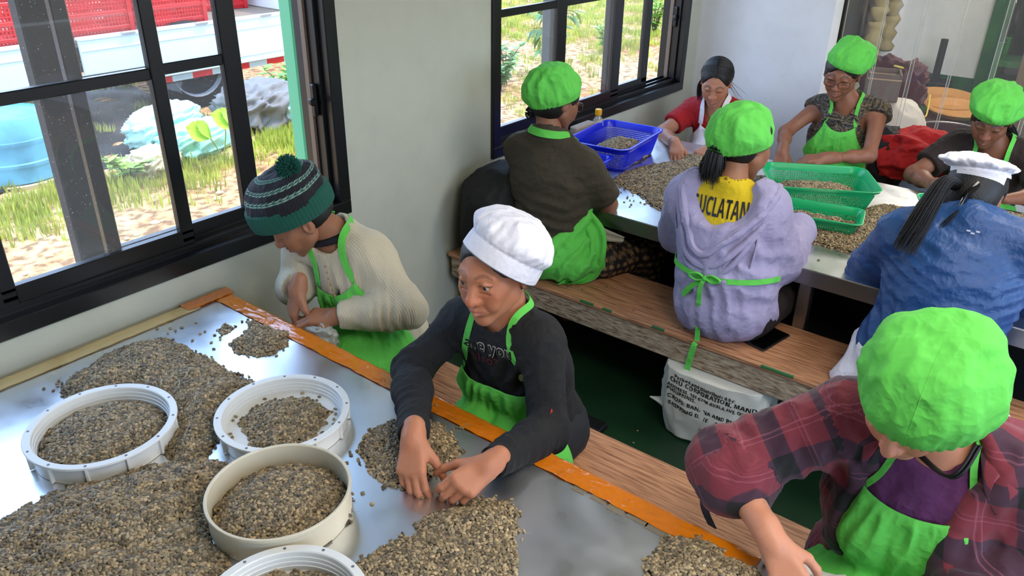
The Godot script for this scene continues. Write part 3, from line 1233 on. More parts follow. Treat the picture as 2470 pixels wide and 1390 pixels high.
# strip laid over an edge: top sheet folded down the side, slightly rumpled
func tape_strip(a: Vector3, b: Vector3, side: Vector3, w: float, drop: float, amp: float, sd: int) -> G:
	var g := G.new()
	var m := 90
	var f := FastNoiseLite.new()
	f.seed = sd
	f.frequency = 9.0
	f.fractal_type = FastNoiseLite.FRACTAL_RIDGED
	var pts := PackedVector3Array()
	for j in m:
		var t := float(j) / (m - 1)
		var c := a.lerp(b, t)
		var e := f.get_noise_1d(t * 7.0) * 0.003
		for k in 9:
			var u := k / 8.0
			var q := c - side * (w + e) * (1.0 - u)
			pts.append(q + Vector3.UP * (0.0018 + amp * maxf(0.0, f.get_noise_2d(t * 3.2 * (b - a).length(), u * 0.9))))
		pts.append(c + side * 0.003 + Vector3.DOWN * 0.003)
		pts.append(c + side * 0.004 + Vector3.DOWN * drop)
		pts.append(c + side * 0.0005 + Vector3.DOWN * (drop + 0.001))
		pts.append(c - side * w + Vector3.DOWN * 0.0005)
	var fl := side.cross(b - a).y < 0
	g.grid(pts, 13, false, not fl)
	return g

func build_tables() -> void:
	# near table
	var o := thing("sorting_table", "near steel-topped sorting table edged with orange tape under the sieves", "table", V(0.37, 0, 0.97))
	var g := G.new()
	g.box(V(-0.24, TB - 0.012, 0.035), V(0.983, TB, 1.90), 0.002)
	put("tabletop", g, M.steel, o)
	g = G.new()
	g.box(V(-0.20, TB - 0.09, 0.06), V(0.955, TB - 0.012, 0.10), 0.003)
	g.box(V(-0.20, TB - 0.09, 1.82), V(0.955, TB - 0.012, 1.86), 0.003)
	g.box(V(0.93, TB - 0.09, 0.06), V(0.968, TB - 0.012, 1.86), 0.003)
	g.box(V(-0.22, TB - 0.09, 0.06), V(-0.18, TB - 0.012, 1.86), 0.003)
	put("apron_rail", g, M.frame_wood, o)
	for e in [V(0.92, 0, 0.12), V(-0.17, 0, 0.12), V(0.92, 0, 1.78), V(-0.17, 0, 1.78)]:
		leg_box(o, e, TB - 0.012, 0.06, M.frame_wood)
	put("edge_tape", tape_strip(V(0.983, TB, 0.035), V(0.983, TB, 1.823), V(1, 0, 0), 0.054, 0.03, 0.004, 4), M.tape, o, 2, "glossy orange tape")
	put("corner_tape", tape_strip(V(0.995, TB + 0.0035, 0.022), V(0.835, TB + 0.0025, 0.022), V(0, 0, -1), 0.052, 0.004, 0.003, 9), M.tape, o, 2, "orange tape corner patch")
	put("wall_tape", tape_strip(V(0.87, TB + 0.001, 0.03), V(-0.24, TB + 0.001, 0.03), V(0, 0, -1), 0.052, 0.004, 0.002, 11), M.old_tape, o, 2, "old beige tape strip along the wall")
	g = G.new()
	for k in 9:
		var z := 1.42 + k * 0.045
		g.box(V(0.914 + rnd(-0.004, 0.006), TB, z), V(0.930, TB + 0.0008, z + rnd(0.02, 0.05)), 0.0)
	put("tape_residue", g, mat(Color(0.46, 0.42, 0.35), 0.6, 0.0, M.fine, 0.05, 4.0), o)
	# far table
	o = thing("sorting_table", "far steel sorting table with plastic baskets and heaps of beans", "table", V(2.9, 0, 1.3))
	g = G.new()
	g.box(V(2.337, TC - 0.003, 0.03), V(3.43, TC, 2.55), 0.001)
	put("tabletop", g, M.steel, o)
	g = G.new()
	g.box(V(2.336, TC - 0.062, 0.03), V(2.342, TC - 0.002, 2.55), 0.002)
	g.box(V(3.425, TC - 0.062, 0.03), V(3.431, TC - 0.002, 2.55), 0.002)
	g.box(V(2.34, TC - 0.062, 2.545), V(3.43, TC - 0.002, 2.551), 0.002)
	put("folded_edge", g, M.steel_edge, o)
	for e in [V(2.39, 0, 0.1), V(3.38, 0, 0.1), V(2.39, 0, 1.42), V(3.38, 0, 1.42), V(2.39, 0, 2.5), V(3.38, 0, 2.5)]:
		leg_box(o, e, TC - 0.003, 0.045, M.steel_edge)
	g = G.new()
	g.box(V(2.42, 0.17, 0.08), V(3.36, 0.185, 2.52), 0.003)
	put("under_shelf", g, M.steel_edge, o)
	o = put("storage_crate", wallbox(V(2.62, 0.186, 0.5), V(3.25, 0.50, 2.45)), mat(Color(0.035, 0.033, 0.033), 0.8))  # added box; its near-black colour stands for the shade under the table
	tag(o, "long black box added to darken the space under the far table", "crate")
	# benches
	o = thing("bench", "near plain wooden bench along the orange-taped table edge", "bench", V(1.25, 0, 1.3))
	g = G.new()
	g.box(V(1.09, BN - 0.03, 0.12), V(1.404, BN, 2.75), 0.004)
	put("seat_plank", g, M.wood, o)
	for z in [0.2, 1.3, 2.4]:
		g = G.new()
		g.box(V(1.12, 0, z), V(1.37, BN - 0.03, z + 0.05), 0.004)
		put("leg", g, M.frame_wood, o)
	o = thing("bench", "far wooden bench with a thick rough-sawn timber edge and the phone on it", "bench", V(2.2, 0, 1.4))
	g = G.new()
	var f := FastNoiseLite.new()
	f.frequency = 6.0
	g.box(V(2.05, BN - 0.111, 0.03), V(2.13, BN - 0.018, 2.9), 0.006)
	put("timber_beam", g, M.timber, o, 1, "grey rough-sawn beam")
	g = G.new()
	g.box(V(2.28, BN - 0.111, 0.03), V(2.36, BN - 0.018, 2.9), 0.006)
	put("timber_beam", g, M.timber, o)
	g = G.new()
	g.box(V(2.044, BN - 0.018, 0.02), V(2.368, BN, 2.9), 0.003)
	put("seat_plank", g, M.wood, o, 1, "reddish plywood seat board")
	var smear := mat(Color(0.22, 0.42, 0.25), 0.7)
	for e in [[0.70, 0.06, 0.008], [0.80, 0.04, 0.007], [1.01, 0.05, 0.007], [1.42, 0.11, 0.008]]:
		g = G.new()
		g.box(V(2.0428, BN - 0.008, e[0]), V(2.044 + e[2], BN + 0.0005, e[0] + e[1]), 0.0)
		put("paint_smear", g, smear, o, 1, "green paint smear")
	for z in [0.06, 2.35]:
		g = G.new()
		g.box(V(2.09, 0, z), V(2.32, BN - 0.11, z + 0.07), 0.004)
		put("leg", g, M.frame_wood, o)
	# seats for the far side
	o = thing("bench", "low bench behind the far table, under the three women facing the camera", "bench", V(3.85, 0, 1.2))
	g = G.new()
	g.box(V(3.70, BN - 0.03, 0.15), V(3.99, BN, 2.5), 0.004)
	put("seat_plank", g, M.wood, o)
	for z in [0.25, 1.3, 2.3]:
		g = G.new()
		g.box(V(3.73, 0, z), V(3.96, BN - 0.03, z + 0.05), 0.004)
		put("leg", g, M.frame_wood, o)

func sieve(label: String, c: Vector2, r: float, h: float, flanged: bool, m: Material) -> void:
	var at := V(c.x, TB, c.y)
	var o := thing("sieve", label, "sieve", at, "white plastic sieves on the near table" if flanged else "")
	var x := Transform3D(Basis.IDENTITY, at)
	var g := G.new()
	var pr := PackedVector2Array()
	if flanged:
		for e in [[r - 0.022, 0.001], [r - 0.010, 0.001], [r - 0.009, h - 0.006], [r, h - 0.005], [r, h - 0.001], [r - 0.001, h], [r - 0.016, h], [r - 0.018, h - 0.002], [r - 0.0185, h - 0.012], [r - 0.020, h - 0.013], [r - 0.0205, h - 0.021], [r - 0.022, h - 0.022], [r - 0.0225, h - 0.030], [r - 0.024, h - 0.031], [r - 0.024, 0.003], [r - 0.022, 0.001]]:
			pr.append(Vector2(e[0], e[1]))
	else:
		for e in [[r - 0.006, 0.001], [r - 0.004, 0.001], [r - 0.003, 0.012], [r - 0.004, 0.014], [r - 0.004, h - 0.008], [r, h - 0.007], [r, h - 0.001], [r - 0.001, h], [r - 0.005, h], [r - 0.007, h - 0.002], [r - 0.007, 0.003], [r - 0.006, 0.001]]:
			pr.append(Vector2(e[0], e[1]))
	g.lathe(pr, 72, x)
	put("rim", g, m, o)
	g = G.new()
	g.lathe(PackedVector2Array([Vector2(r - 0.012, 0.003), Vector2(0, 0.003)]), 48, x)
	g.lathe(PackedVector2Array([Vector2(0, 0.007), Vector2(r - 0.012, 0.007)]), 48, x)
	put("mesh_floor", g, m, o)
	if flanged:
		for k in 12:
			var an := TAU * (k + 0.3) / 12
			var d := V(cos(an), 0, sin(an))
			var hx := Transform3D(Basis.IDENTITY, at + d * (r - 0.008) + V(0, h - 0.002, 0))
			g = G.new()
			g.lathe(PackedVector2Array([Vector2(0.0032, 0.0), Vector2(0.0032, 0.0024), Vector2(0.0, 0.0024)]), 10, hx)
			put("rivet_hole", g, mat_grey(), o)
			g = G.new()
			var b := Basis(Vector3(-d.z, 0, d.x), Vector3.UP, d)
			g.box(V(-0.003, 0.002, -0.006), V(0.003, h - 0.006, 0.008), 0.001, Transform3D(b, at + d * (r - 0.010)))
			put("rib", g, m, o)

var _grey: Material
func mat_grey() -> Material:
	if _grey == null: _grey = mat(Color(0.42, 0.42, 0.42), 0.6)
	return _grey

# open lattice basket: lo rim half sizes a x b, height h, turned
func basket(label: String, at: Vector3, a: float, b: float, h: float, turn: float, m: Material, group := "") -> void:
	var o := thing("basket", label, "basket", at, group)
	var bt := Transform3D(Basis(Vector3.UP, turn), at)
	var outline := func(y: float, grow: float) -> PackedVector3Array:
		var k := lerpf(0.84, 1.0, y / h)
		var ea := a * k + grow
		var eb := b * k + grow
		var rr := minf(ea, eb) * 0.32
		var r := PackedVector3Array()
		for s in 4:
			var cx: float = (ea - rr) * [1, -1, -1, 1][s]
			var cz: float = (eb - rr) * [1, 1, -1, -1][s]
			for q in 9:
				var an := PI / 2 * (s + q / 8.0)
				r.append(bt * V(cx + cos(an) * rr, y, cz + sin(an) * rr))
			# straight run to the next corner
			var nx := (s + 1) % 4
			var e0 := r[r.size() - 1]
			var an2 := PI / 2 * nx
			var e1: Vector3 = bt * V((ea - rr) * [1, -1, -1, 1][nx] + cos(an2) * rr, y, (eb - rr) * [1, 1, -1, -1][nx] + sin(an2) * rr)
			var seg := int((e1 - e0).length() / 0.008)
			for q in range(1, seg):
				r.append(e0.lerp(e1, float(q) / seg))
		return r
	var resample := func(p: PackedVector3Array, n: int) -> PackedVector3Array:
		var tot := 0.0
		for k in p.size(): tot += p[k].distance_to(p[(k + 1) % p.size()])
		var r := PackedVector3Array()
		var acc := 0.0
		var k := 0
		for q in n:
			var want := tot * q / n
			while acc + p[k].distance_to(p[(k + 1) % p.size()]) < want:
				acc += p[k].distance_to(p[(k + 1) % p.size()])
				k += 1
			r.append(p[k].lerp(p[(k + 1) % p.size()], (want - acc) / p[k].distance_to(p[(k + 1) % p.size()])))
		return r
	var n := int((a + b) * 4.0 / 0.0085)
	var band := func(g: G, ys: Array, grows: Array) -> void:
		var pts := PackedVector3Array()
		for k in ys.size():
			pts.append_array(resample.call(outline.call(ys[k], grows[k]), n))
		g.grid(pts, n, true, true)
	var g := G.new()
	# rim, solid bands
	band.call(g, [h - 0.030, h - 0.010, h - 0.010, h - 0.001, h, h - 0.002, h - 0.030], [0.0, 0.0, 0.010, 0.011, 0.006, -0.003, -0.003])
	put("rim", g, m, o, 4)
	g = G.new()
	band.call(g, [0.0, 0.002, 0.016, 0.016, 0.004], [-0.012, 0.0, 0.0, -0.003, -0.006])
	var fl: PackedVector3Array = resample.call(outline.call(0.0, -0.012), n)
	for yy in [0.001, 0.005]:
		var ce := g.p(at + V(0, yy, 0))
		var e := g.v.size()
		for q in fl: g.p(q + V(0, yy, 0))
		for q in n:
			g.tri(ce, e + (q + 1) % n, e + q)
	put("base", g, m, o, 4)
	g = G.new()
	var rows := int((h - 0.046) / 0.0085)
	for r in range(1, rows):
		var y := 0.016 + (h - 0.046) * r / rows
		band.call(g, [y - 0.0018, y + 0.0018, y + 0.0018, y - 0.0018, y - 0.0018], [0.0, 0.0, -0.003, -0.003, 0.0])
	var lo: PackedVector3Array = resample.call(outline.call(0.014, -0.0015), n)
	var hi: PackedVector3Array = resample.call(outline.call(h - 0.028, -0.0015), n)
	for k in n:
		g.tube(PackedVector3Array([lo[k], hi[k]]), PackedFloat32Array([0.0024]), 4, false)
	put("lattice_wall", g, m, o, 4)

func build_things() -> void:
	sieve("white flanged sieve heaped full of beans, nearest the window wall", Vector2(0.367, 0.483), 0.163, 0.05, true, M.white_plastic)
	sieve("white flanged sieve half full, its pale floor showing at both sides", Vector2(0.663, 0.760), 0.157, 0.047, true, M.white_plastic)
	sieve("cream smooth-rimmed tall sieve between two flanged white ones", Vector2(0.476, 0.995), 0.146, 0.066, false, M.cream_plastic)
	sieve("white flanged sieve cut off by the bottom of the picture", Vector2(0.30, 1.235), 0.150, 0.05, true, M.white_plastic)
	basket("big blue lattice basket of beans by the window", V(2.965, TC + 0.001, 0.262), 0.215, 0.15, 0.115, 0.10, M.blue_plastic, "blue baskets")
	basket("smaller empty-looking blue basket beside the olive shirt's arm", V(2.60, TC + 0.001, 0.30), 0.13, 0.10, 0.085, 0.1, M.blue_plastic, "blue baskets")
	basket("large green lattice basket in front of the patterned blouse", V(3.03, TC + 0.001, 1.205), 0.21, 0.155, 0.10, -1.05, M.green_plastic, "green baskets")
	basket("green lattice basket nearest the hooded sweatshirt's sleeve", V(2.71, TC + 0.001, 1.315), 0.155, 0.085, 0.075, -1.35, M.green_plastic, "green baskets")
	basket("green basket half hidden behind the long ponytail", V(3.12, TC + 0.001, 1.70), 0.11, 0.09, 0.075, -1.2, M.green_plastic, "green baskets")
	# phone
	var g := G.new()
	var ph := Transform3D(Basis(Vector3.UP, -0.185), V(2.215, BN, 1.372))
	g.box(V(-0.083, 0.0005, -0.039), V(0.083, 0.009, 0.039), 0.004, ph)
	var o: Node3D = thing("phone", "black smartphone lying face up on the bench by the hooded sweatshirt", "phone", ph.origin)
	put("case", g, M.black, o)
	g = G.new()
	g.box(V(-0.079, 0.0088, -0.035), V(0.079, 0.0095, 0.035), 0.0003, ph)
	put("screen", g, M.screen, o)
	# bottle and slab behind the blue basket
	var at := V(3.10, TC, 0.075)
	o = thing("bottle", "small clear bottle with a yellow cap behind the big blue basket", "bottle", at)
	g = G.new()
	var x := Transform3D(Basis.IDENTITY, at)
	g.lathe(PackedVector2Array([Vector2(0, 0.001), Vector2(0.028, 0.001), Vector2(0.03, 0.006), Vector2(0.03, 0.10), Vector2(0.024, 0.125), Vector2(0.013, 0.14), Vector2(0.013, 0.155)]), 24, x)
	var gl := StandardMaterial3D.new()
	gl.transparency = BaseMaterial3D.TRANSPARENCY_ALPHA
	gl.albedo_color = Color(0.95, 0.93, 0.85, 0.25)
	gl.roughness = 0.05
	put("body", g, gl, o)
	g = G.new()
	g.lathe(PackedVector2Array([Vector2(0.0165, 0.147), Vector2(0.0175, 0.15), Vector2(0.0175, 0.173), Vector2(0.0155, 0.176), Vector2(0, 0.176)]), 20, x)
	put("cap", g, mat(Color(0.86, 0.62, 0.05), 0.4), o)
	g = G.new()
	g.box(V(2.90, TC + 0.001, 0.04), V(3.06, TC + 0.125, 0.085), 0.006)
	o = put("notebook_box", g, mat(Color(0.62, 0.56, 0.5), 0.7))
	tag(o, "narrow pale box standing between the big blue basket and the wall", "box")
	# dark bag on the far bench against the wall
	var bag := V(2.22, BN, 0.155)
	o = thing("backpack", "black backpack slumped on the far bench against the wall", "bag", bag)
	put("body", blob(bag + V(0.0, 0, 0.02), V(0.19, 0.20, 0.145), 0.1, 14, 0.022, 80, 56, 1.6, 0.7), mat(Color(0.03, 0.031, 0.027), 0.8, 0.0, M.weave, 0.02, 40.0), o, 2)
	g = G.new()
	g.tube(spline([bag + V(-0.17, 0.10, 0.03), bag + V(-0.13, 0.25, 0.05), bag + V(0.0, 0.315, 0.05), bag + V(0.10, 0.27, 0.06)], 8), PackedFloat32Array([0.010]), 8, true, 1.6)
	g.tube(spline([bag + V(-0.06, 0.30, 0.0), bag + V(-0.10, 0.2, 0.115), bag + V(-0.11, 0.05, 0.12)], 8), PackedFloat32Array([0.005]), 6)
	put("strap", g, mat(Color(0.025, 0.025, 0.022), 0.7), o, 2)
	# white printed sack under the far bench
	sack_print()
	# things on and behind the low wall
	at = V(4.17, 0.5, 1.20)
	o = thing("backpack", "dark backpack with a buckled strap hanging behind the red jacket", "bag", V(4.12, 0.40, 1.16))
	put("body", blob(V(4.13, 0.40, 1.14), V(0.12, 0.17, 0.17), 0.0, 24, 0.03, 60, 40, 1.8, 0.75), mat(Color(0.045, 0.03, 0.028), 0.75, 0.0, M.weave, 0.02, 40.0), o, 2)
	g = G.new()
	g.ribbon(spline([V(4.02, 0.55, 1.10), V(3.99, 0.45, 1.105), V(3.99, 0.33, 1.12), V(4.0, 0.27, 1.17), V(4.03, 0.29, 1.27), V(4.08, 0.40, 1.34)], 6), PackedVector3Array([V(-1, 0.1, 0)]), 0.028, 0.003)
	put("strap", g, M.black, o)
	g = G.new()
	g.box(V(3.975, 0.40, 1.085), V(3.99, 0.435, 1.125), 0.003)
	put("buckle", g, M.screen, o)
	o = put("jacket", blob(V(4.13, 0.50, 1.37), V(0.15, 0.12, 0.19), 0.1, 33, 0.035, 90, 60, 1.5, 0.8), cloth(Color(0.66, 0.045, 0.045), M.weave, 0.03, 30.0), null, 2)
	tag(o, "crumpled red jacket dumped on the low wall beside the patterned blouse", "jacket")
	o = put("sandal", wallbox(V(1.83, 0.0, 0.77), V(1.895, 0.028, 0.95)), M.black)
	tag(o, "black rubber sandal left on the dark green floor between the benches", "sandal")
	o = put("cloth_bag", blob(V(1.93, 0.0, 2.32), V(0.15, 0.13, 0.13), 0.3, 61, 0.03, 60, 40, 2.0), mat(Color(0.58, 0.57, 0.54), 0.8, 0.0, M.weave, 0.02, 50.0), null, 2)
	tag(o, "crumpled pale grey cloth bag on the floor behind the plaid shirt", "bag")
	far_room()

func sack_print() -> void:
	var at := V(2.135, 0.0, 1.262)
	var o := thing("woven_sack", "white woven sack printed with black address lines under the far bench", "sack", at)
	var f := FastNoiseLite.new()
	f.seed = 9
	f.frequency = 1.0
	f.fractal_type = FastNoiseLite.FRACTAL_RIDGED
	f.fractal_octaves = 3
	var g := G.new()
	var pts := PackedVector3Array()
	var seg := 96
	var rows := 44
	var bt := Basis(Vector3.UP, 0.12)
	for j in rows + 1:
		var t := float(j) / rows
		var y := 0.285 * t
		var k := 0.86 + 0.22 * sin(PI * (0.10 + 0.62 * t))
		if j == 0: k = 0.0
		for s in seg:
			var an := -TAU * s / seg
			var d := Vector3(signf(cos(an)) * pow(absf(cos(an)), 0.6), 0, signf(sin(an)) * pow(absf(sin(an)), 0.6))
			var w := 1.0 + 0.07 * f.get_noise_3d(d.x * 1.6, t * 1.1, d.z * 1.6)
			pts.append(at + bt * V(d.x * 0.125 * k * w, maxf(0.001, y), d.z * 0.178 * k * w))
	# folded shut at the top
	for s in seg:
		var an := -TAU * s / seg
		pts.append(at + bt * V(cos(an) * 0.02, 0.287, sin(an) * 0.15))
	g.grid(pts, seg, true)
	var wv := mat(Color(0.80, 0.79, 0.74), 0.45, 0.0, M.weave, 0.02, 60.0)
	put("body", g, wv, o, 2)
	g = G.new()
	g.tube(spline([at + V(-0.07, 0.09, -0.155), at + V(-0.09, 0.105, -0.195), at + V(-0.10, 0.110, -0.225)], 5), PackedFloat32Array([0.05, 0.042, 0.034, 0.028, 0.022, 0.017, 0.013, 0.010, 0.007, 0.005, 0.002]), 12, true, 0.5)
	put("corner_ear", g, wv, o, 2)
	# the print, cut into the face that looks at the camera
	var ink := mat(Color(0.05, 0.05, 0.05), 0.7)
	var lines := [["Packed and Distributed by:", 0.255, 0.0125, -0.135], ["CHU CORPORATION, MANDGRAM", 0.233, 0.0170, -0.150], ["ADDRESS. 16F 6788 AYALA AVE, OLEDAN SQUARE MNL1226", 0.212, 0.0125, -0.155], ["PHILIPPINES.", 0.196, 0.0125, -0.155], ["CROPS: BANANA AND PINEAPPLE", 0.166, 0.0150, -0.150], ["SHIPPING DATE: 19/09/2022", 0.138, 0.0150, -0.145], ["2022", 0.085, 0.0130, -0.02]]
	for e in lines:
		var tm := text_mesh(e[0], e[2], 0.0006)
		var lg := text_on(tm, func(x: float, y: float, z: float) -> Vector3:
			var zz: float = e[3] + x
			var yy: float = e[1] + y - (zz + 0.15) * 0.10
			var t := yy / 0.285
			var k := 0.86 + 0.22 * sin(PI * (0.10 + 0.62 * t))
			var u := clampf(absf(zz) / (0.178 * k), 0.0, 0.99)
			var dx := pow(1.0 - pow(u, 1.0 / 0.6 * 2.0), 0.3)
			var dd := Vector3(-dx, 0, signf(zz) * u)
			var w := 1.0 + 0.07 * f.get_noise_3d(dd.x * 1.6, t * 1.1, dd.z * 1.6)
			return at + bt * V(-(dx * 0.125 * k * w + 0.0012 + z), yy, zz * w))
		put("printed_line", lg, ink, o, 0)
	g = G.new()
	g.quad(at + bt * V(-0.118, 0.105, -0.125), at + bt * V(-0.120, 0.10, -0.07), at + bt * V(-0.124, 0.118, -0.07), at + bt * V(-0.122, 0.123, -0.125))
	put("yellow_mark", g, mat(Color(0.72, 0.58, 0.05), 0.6), o)

# lettering as a mesh: width follows from the font; height is the capital height
func text_mesh(s: String, size: float, depth: float, bold := true, font := "Droid Sans") -> ArrayMesh:
	var f := SystemFont.new()
	f.font_names = PackedStringArray([font])
	f.font_weight = 700 if bold else 400
	var tm := TextMesh.new()
	tm.font = f
	tm.text = s
	tm.font_size = 32
	tm.pixel_size = size / 23.0
	tm.depth = depth
	tm.curve_step = 1.0
	tm.horizontal_alignment = HORIZONTAL_ALIGNMENT_LEFT
	tm.vertical_alignment = VERTICAL_ALIGNMENT_BOTTOM
	var am := ArrayMesh.new()
	am.add_surface_from_arrays(Mesh.PRIMITIVE_TRIANGLES, tm.get_mesh_arrays())
	return am

func text_on(am: ArrayMesh, f: Callable, split := 0.006) -> G:
	var a := am.surface_get_arrays(0)
	var vs: PackedVector3Array = a[Mesh.ARRAY_VERTEX]
	var ns: PackedVector3Array = a[Mesh.ARRAY_NORMAL]
	var g := G.new()
	var ix = a[Mesh.ARRAY_INDEX]
	var order: PackedInt32Array = ix if ix != null else PackedInt32Array(range(vs.size()))
	for k in range(0, order.size(), 3):
		var q := []
		for e in [0, 2, 1]:
			q.append(vs[order[k + e]])
		subdiv(g, q[0], q[1], q[2], f, split, 0)
	g.shade(false)
	return g

func subdiv(g: G, a: Vector3, b: Vector3, c: Vector3, f: Callable, s: float, lv: int) -> void:
	var la := a.distance_to(b)
	var lb := b.distance_to(c)
	var lc := c.distance_to(a)
	var m := maxf(la, maxf(lb, lc))
	if m < s or lv > 5:
		g.tri3(f.call(a.x, a.y, a.z), f.call(b.x, b.y, b.z), f.call(c.x, c.y, c.z))
	elif m == la:
		var h := (a + b) / 2
		subdiv(g, a, h, c, f, s, lv + 1)
		subdiv(g, h, b, c, f, s, lv + 1)
	elif m == lb:
		var h := (b + c) / 2
		subdiv(g, a, b, h, f, s, lv + 1)
		subdiv(g, a, h, c, f, s, lv + 1)
	else:
		var h := (c + a) / 2
		subdiv(g, a, b, h, f, s, lv + 1)
		subdiv(g, h, b, c, f, s, lv + 1)

func far_room() -> void:
	# strip curtain
	var strip := StandardMaterial3D.new()
	strip.transparency = BaseMaterial3D.TRANSPARENCY_ALPHA
	strip.albedo_color = Color(1, 1, 1, 0.06)
	strip.roughness = 0.05
	var cut := StandardMaterial3D.new()
	cut.albedo_color = Color(0.72, 0.73, 0.68)
	cut.roughness = 0.3
	for k in 6:
		var z0 := 0.80 + k * 0.185
		var o := thing("curtain_strip", ["clear plastic curtain strip hanging beside the wall's white end", "clear plastic curtain strip hanging behind the patterned blouse's cap", "clear plastic curtain strip hanging before the maroon cloth", "clear plastic curtain strip hanging left of the dustpan stick", "clear plastic curtain strip hanging right of the dustpan stick", "clear plastic curtain strip hanging behind the brown shirt's cap"][k], "curtain", V(4.35, 0.505, z0 + 0.1))
		var g := G.new()
		var pts := PackedVector3Array()
		for j in 14:
			for i in 7:
				var y := 0.506 + 1.70 * j / 13.0
				var z := z0 + 0.2 * i / 6.0
				pts.append(V(4.35 + 0.012 * sin(i * 0.9 + k) + (k % 2) * 0.014 + 0.01 * sin(j * 0.5 + k * 2), y, z))
		g.grid(pts, 7)
		put("sheet", g, strip, o, 3)
		for e in [0, 6]:
			var pa := PackedVector3Array()
			for j in 14: pa.append(pts[j * 7 + e])
			g = G.new()
			g.tube(pa, PackedFloat32Array([0.0016]), 4)
			put("cut_edge", g, cut, o)
	# big white sack with crate and maroon cloth
	var at := V(4.72, 0, 1.08)
	var o: Node3D = put("white_sack", blob(at, V(0.22, 0.405, 0.20), 0.2, 41, 0.02, 72, 56, 2.2, 0.85), mat(Color(0.78, 0.74, 0.68), 0.6, 0.0, M.weave, 0.03, 40.0), null, 2)
	tag(o, "tall stuffed white sack behind the strip curtain with a wooden box on it", "sack")
	o = thing("wooden_box", "grey weathered wooden box standing on the tall white sack", "box", V(4.72, 0.73, 0.97))
	var g := G.new()
	var bx := Transform3D(Basis(Vector3.UP, 0.3).scaled(V(0.68, 0.68, 0.68)), V(4.72, 0.731, 0.97))
	for e in [[V(-0.14, 0, -0.13), V(0.14, 0.22, -0.115)], [V(-0.14, 0, 0.115), V(0.14, 0.22, 0.13)], [V(-0.14, 0, -0.115), V(-0.125, 0.22, 0.115)], [V(0.125, 0, -0.115), V(0.14, 0.22, 0.115)]]:
		g = G.new()
		g.box(e[0], e[1], 0.003, bx)
		put("side_board", g, mat(Color(0.40, 0.35, 0.32), 0.85, 0.0, M.fine, 0.1, 4.0), o)
	g = G.new()
	g.box(V(-0.125, 0.0, -0.115), V(0.125, 0.015, 0.115), 0.002, bx)
	put("floor_board", g, M.frame_wood, o)
	g = G.new()
	g.box(V(-0.142, 0.17, -0.132), V(0.142, 0.18, 0.132), 0.002, bx)
	put("pale_batten", g, mat(Color(0.70, 0.60, 0.48), 0.8), o)
	o = put("cloth_bundle", blob(V(5.13, 0.595, 0.93), V(0.16, 0.145, 0.16), 0.2, 47, 0.06, 60, 40), cloth(Color(0.25, 0.04, 0.08), M.weave, 0.03, 30.0), null, 2)
	tag(o, "maroon cloth bundle heaped behind the weathered wooden box", "cloth")
	o = put("bundle_sack", blob(V(5.16, 0, 0.95), V(0.18, 0.33, 0.2), 0.2, 48, 0.03, 50, 36), mat(Color(0.7, 0.68, 0.62), 0.7, 0.0, M.weave, 0.03, 40.0), null, 2)
	tag(o, "second stuffed sack under the maroon cloth bundle", "sack")
	# printed yellowish woven sack low behind the wall
	o = put("woven_sack", blob(V(4.70, 0.12, 1.52), V(0.18, 0.22, 0.32), 0.0, 43, 0.02, 72, 48, 3.0, 0.7), mat(Color(0.74, 0.66, 0.46), 0.6, 0.0, M.weave, 0.05, 26.0), null, 2)
	tag(o, "straw-coloured woven sack lying behind the low wall", "sack")
	o = put("pallet_block", wallbox(V(4.50, 0, 1.2), V(4.95, 0.13, 1.85)), M.frame_wood)
	tag(o, "low wooden pallet under the straw-coloured sack", "pallet")
	# dustpan with stick
	at = V(8.22, 0, 0.58)
	o = thing("dustpan", "long-handled black dustpan standing on the far green floor", "dustpan", at)
	g = G.new()
	g.box(at + V(-0.14, 0.0, -0.15), at + V(0.14, 0.01, 0.15), 0.003)
	g.box(at + V(0.12, 0.0, -0.15), at + V(0.14, 0.20, 0.15), 0.004)
	g.box(at + V(-0.14, 0.0, -0.15), at + V(0.14, 0.16, -0.135), 0.004)
	g.box(at + V(-0.14, 0.0, 0.135), at + V(0.14, 0.16, 0.15), 0.004)
	g.box(at + V(-0.0, 0.15, -0.15), at + V(0.14, 0.165, 0.15), 0.004)
	put("pan", g, M.black, o)
	g = G.new()
	g.tube(PackedVector3Array([at + V(0.10, 0.15, 0.0), at + V(0.10, 0.56, 0.0)]), PackedFloat32Array([0.033]), 12)
	put("stick", g, mat(Color(0.07, 0.07, 0.075), 0.7, 0.0, M.fine, 0.3, 6.0), o)
	# winnowing trays
	for k in 2:
		var q := V(7.45 - 0.30 * k, 0.17 + 0.0 * k, 0.86 + 0.14 * k)
		o = thing("winnowing_tray", ["round woven winnowing tray tilted over the far pot and dustpan", "smaller woven winnowing tray leaning in front of the first"][k], "tray", q)
		g = G.new()
		var tx := Transform3D(Basis(Vector3.UP, 0.4) * Basis(Vector3.BACK, 0.10), q)
		var rr: float = [0.27, 0.22][k]
		g.lathe(PackedVector2Array([Vector2(0, -0.008), Vector2(rr * 0.8, -0.006), Vector2(rr, 0.03), Vector2(rr + 0.012, 0.04), Vector2(rr + 0.006, 0.05), Vector2(rr - 0.01, 0.04), Vector2(rr * 0.8, 0.004), Vector2(0, 0.0)]), 40, tx)
		put("tray", g, mat(Color(0.66, 0.47, 0.24), 0.7, 0.0, M.weave, 0.3, 8.0), o)
	o = put("tray_block", wallbox(V(6.9, 0, 0.78), V(7.5, 0.13, 1.12)), mat(Color(0.12, 0.11, 0.10), 0.8))
	tag(o, "dark low block under the winnowing trays", "block")
	# pot
	at = V(6.2, 0, 1.16)
	o = thing("pot", "big dark grey cooking pot with a pale rim behind the brown shirt", "pot", at)
	g = G.new()
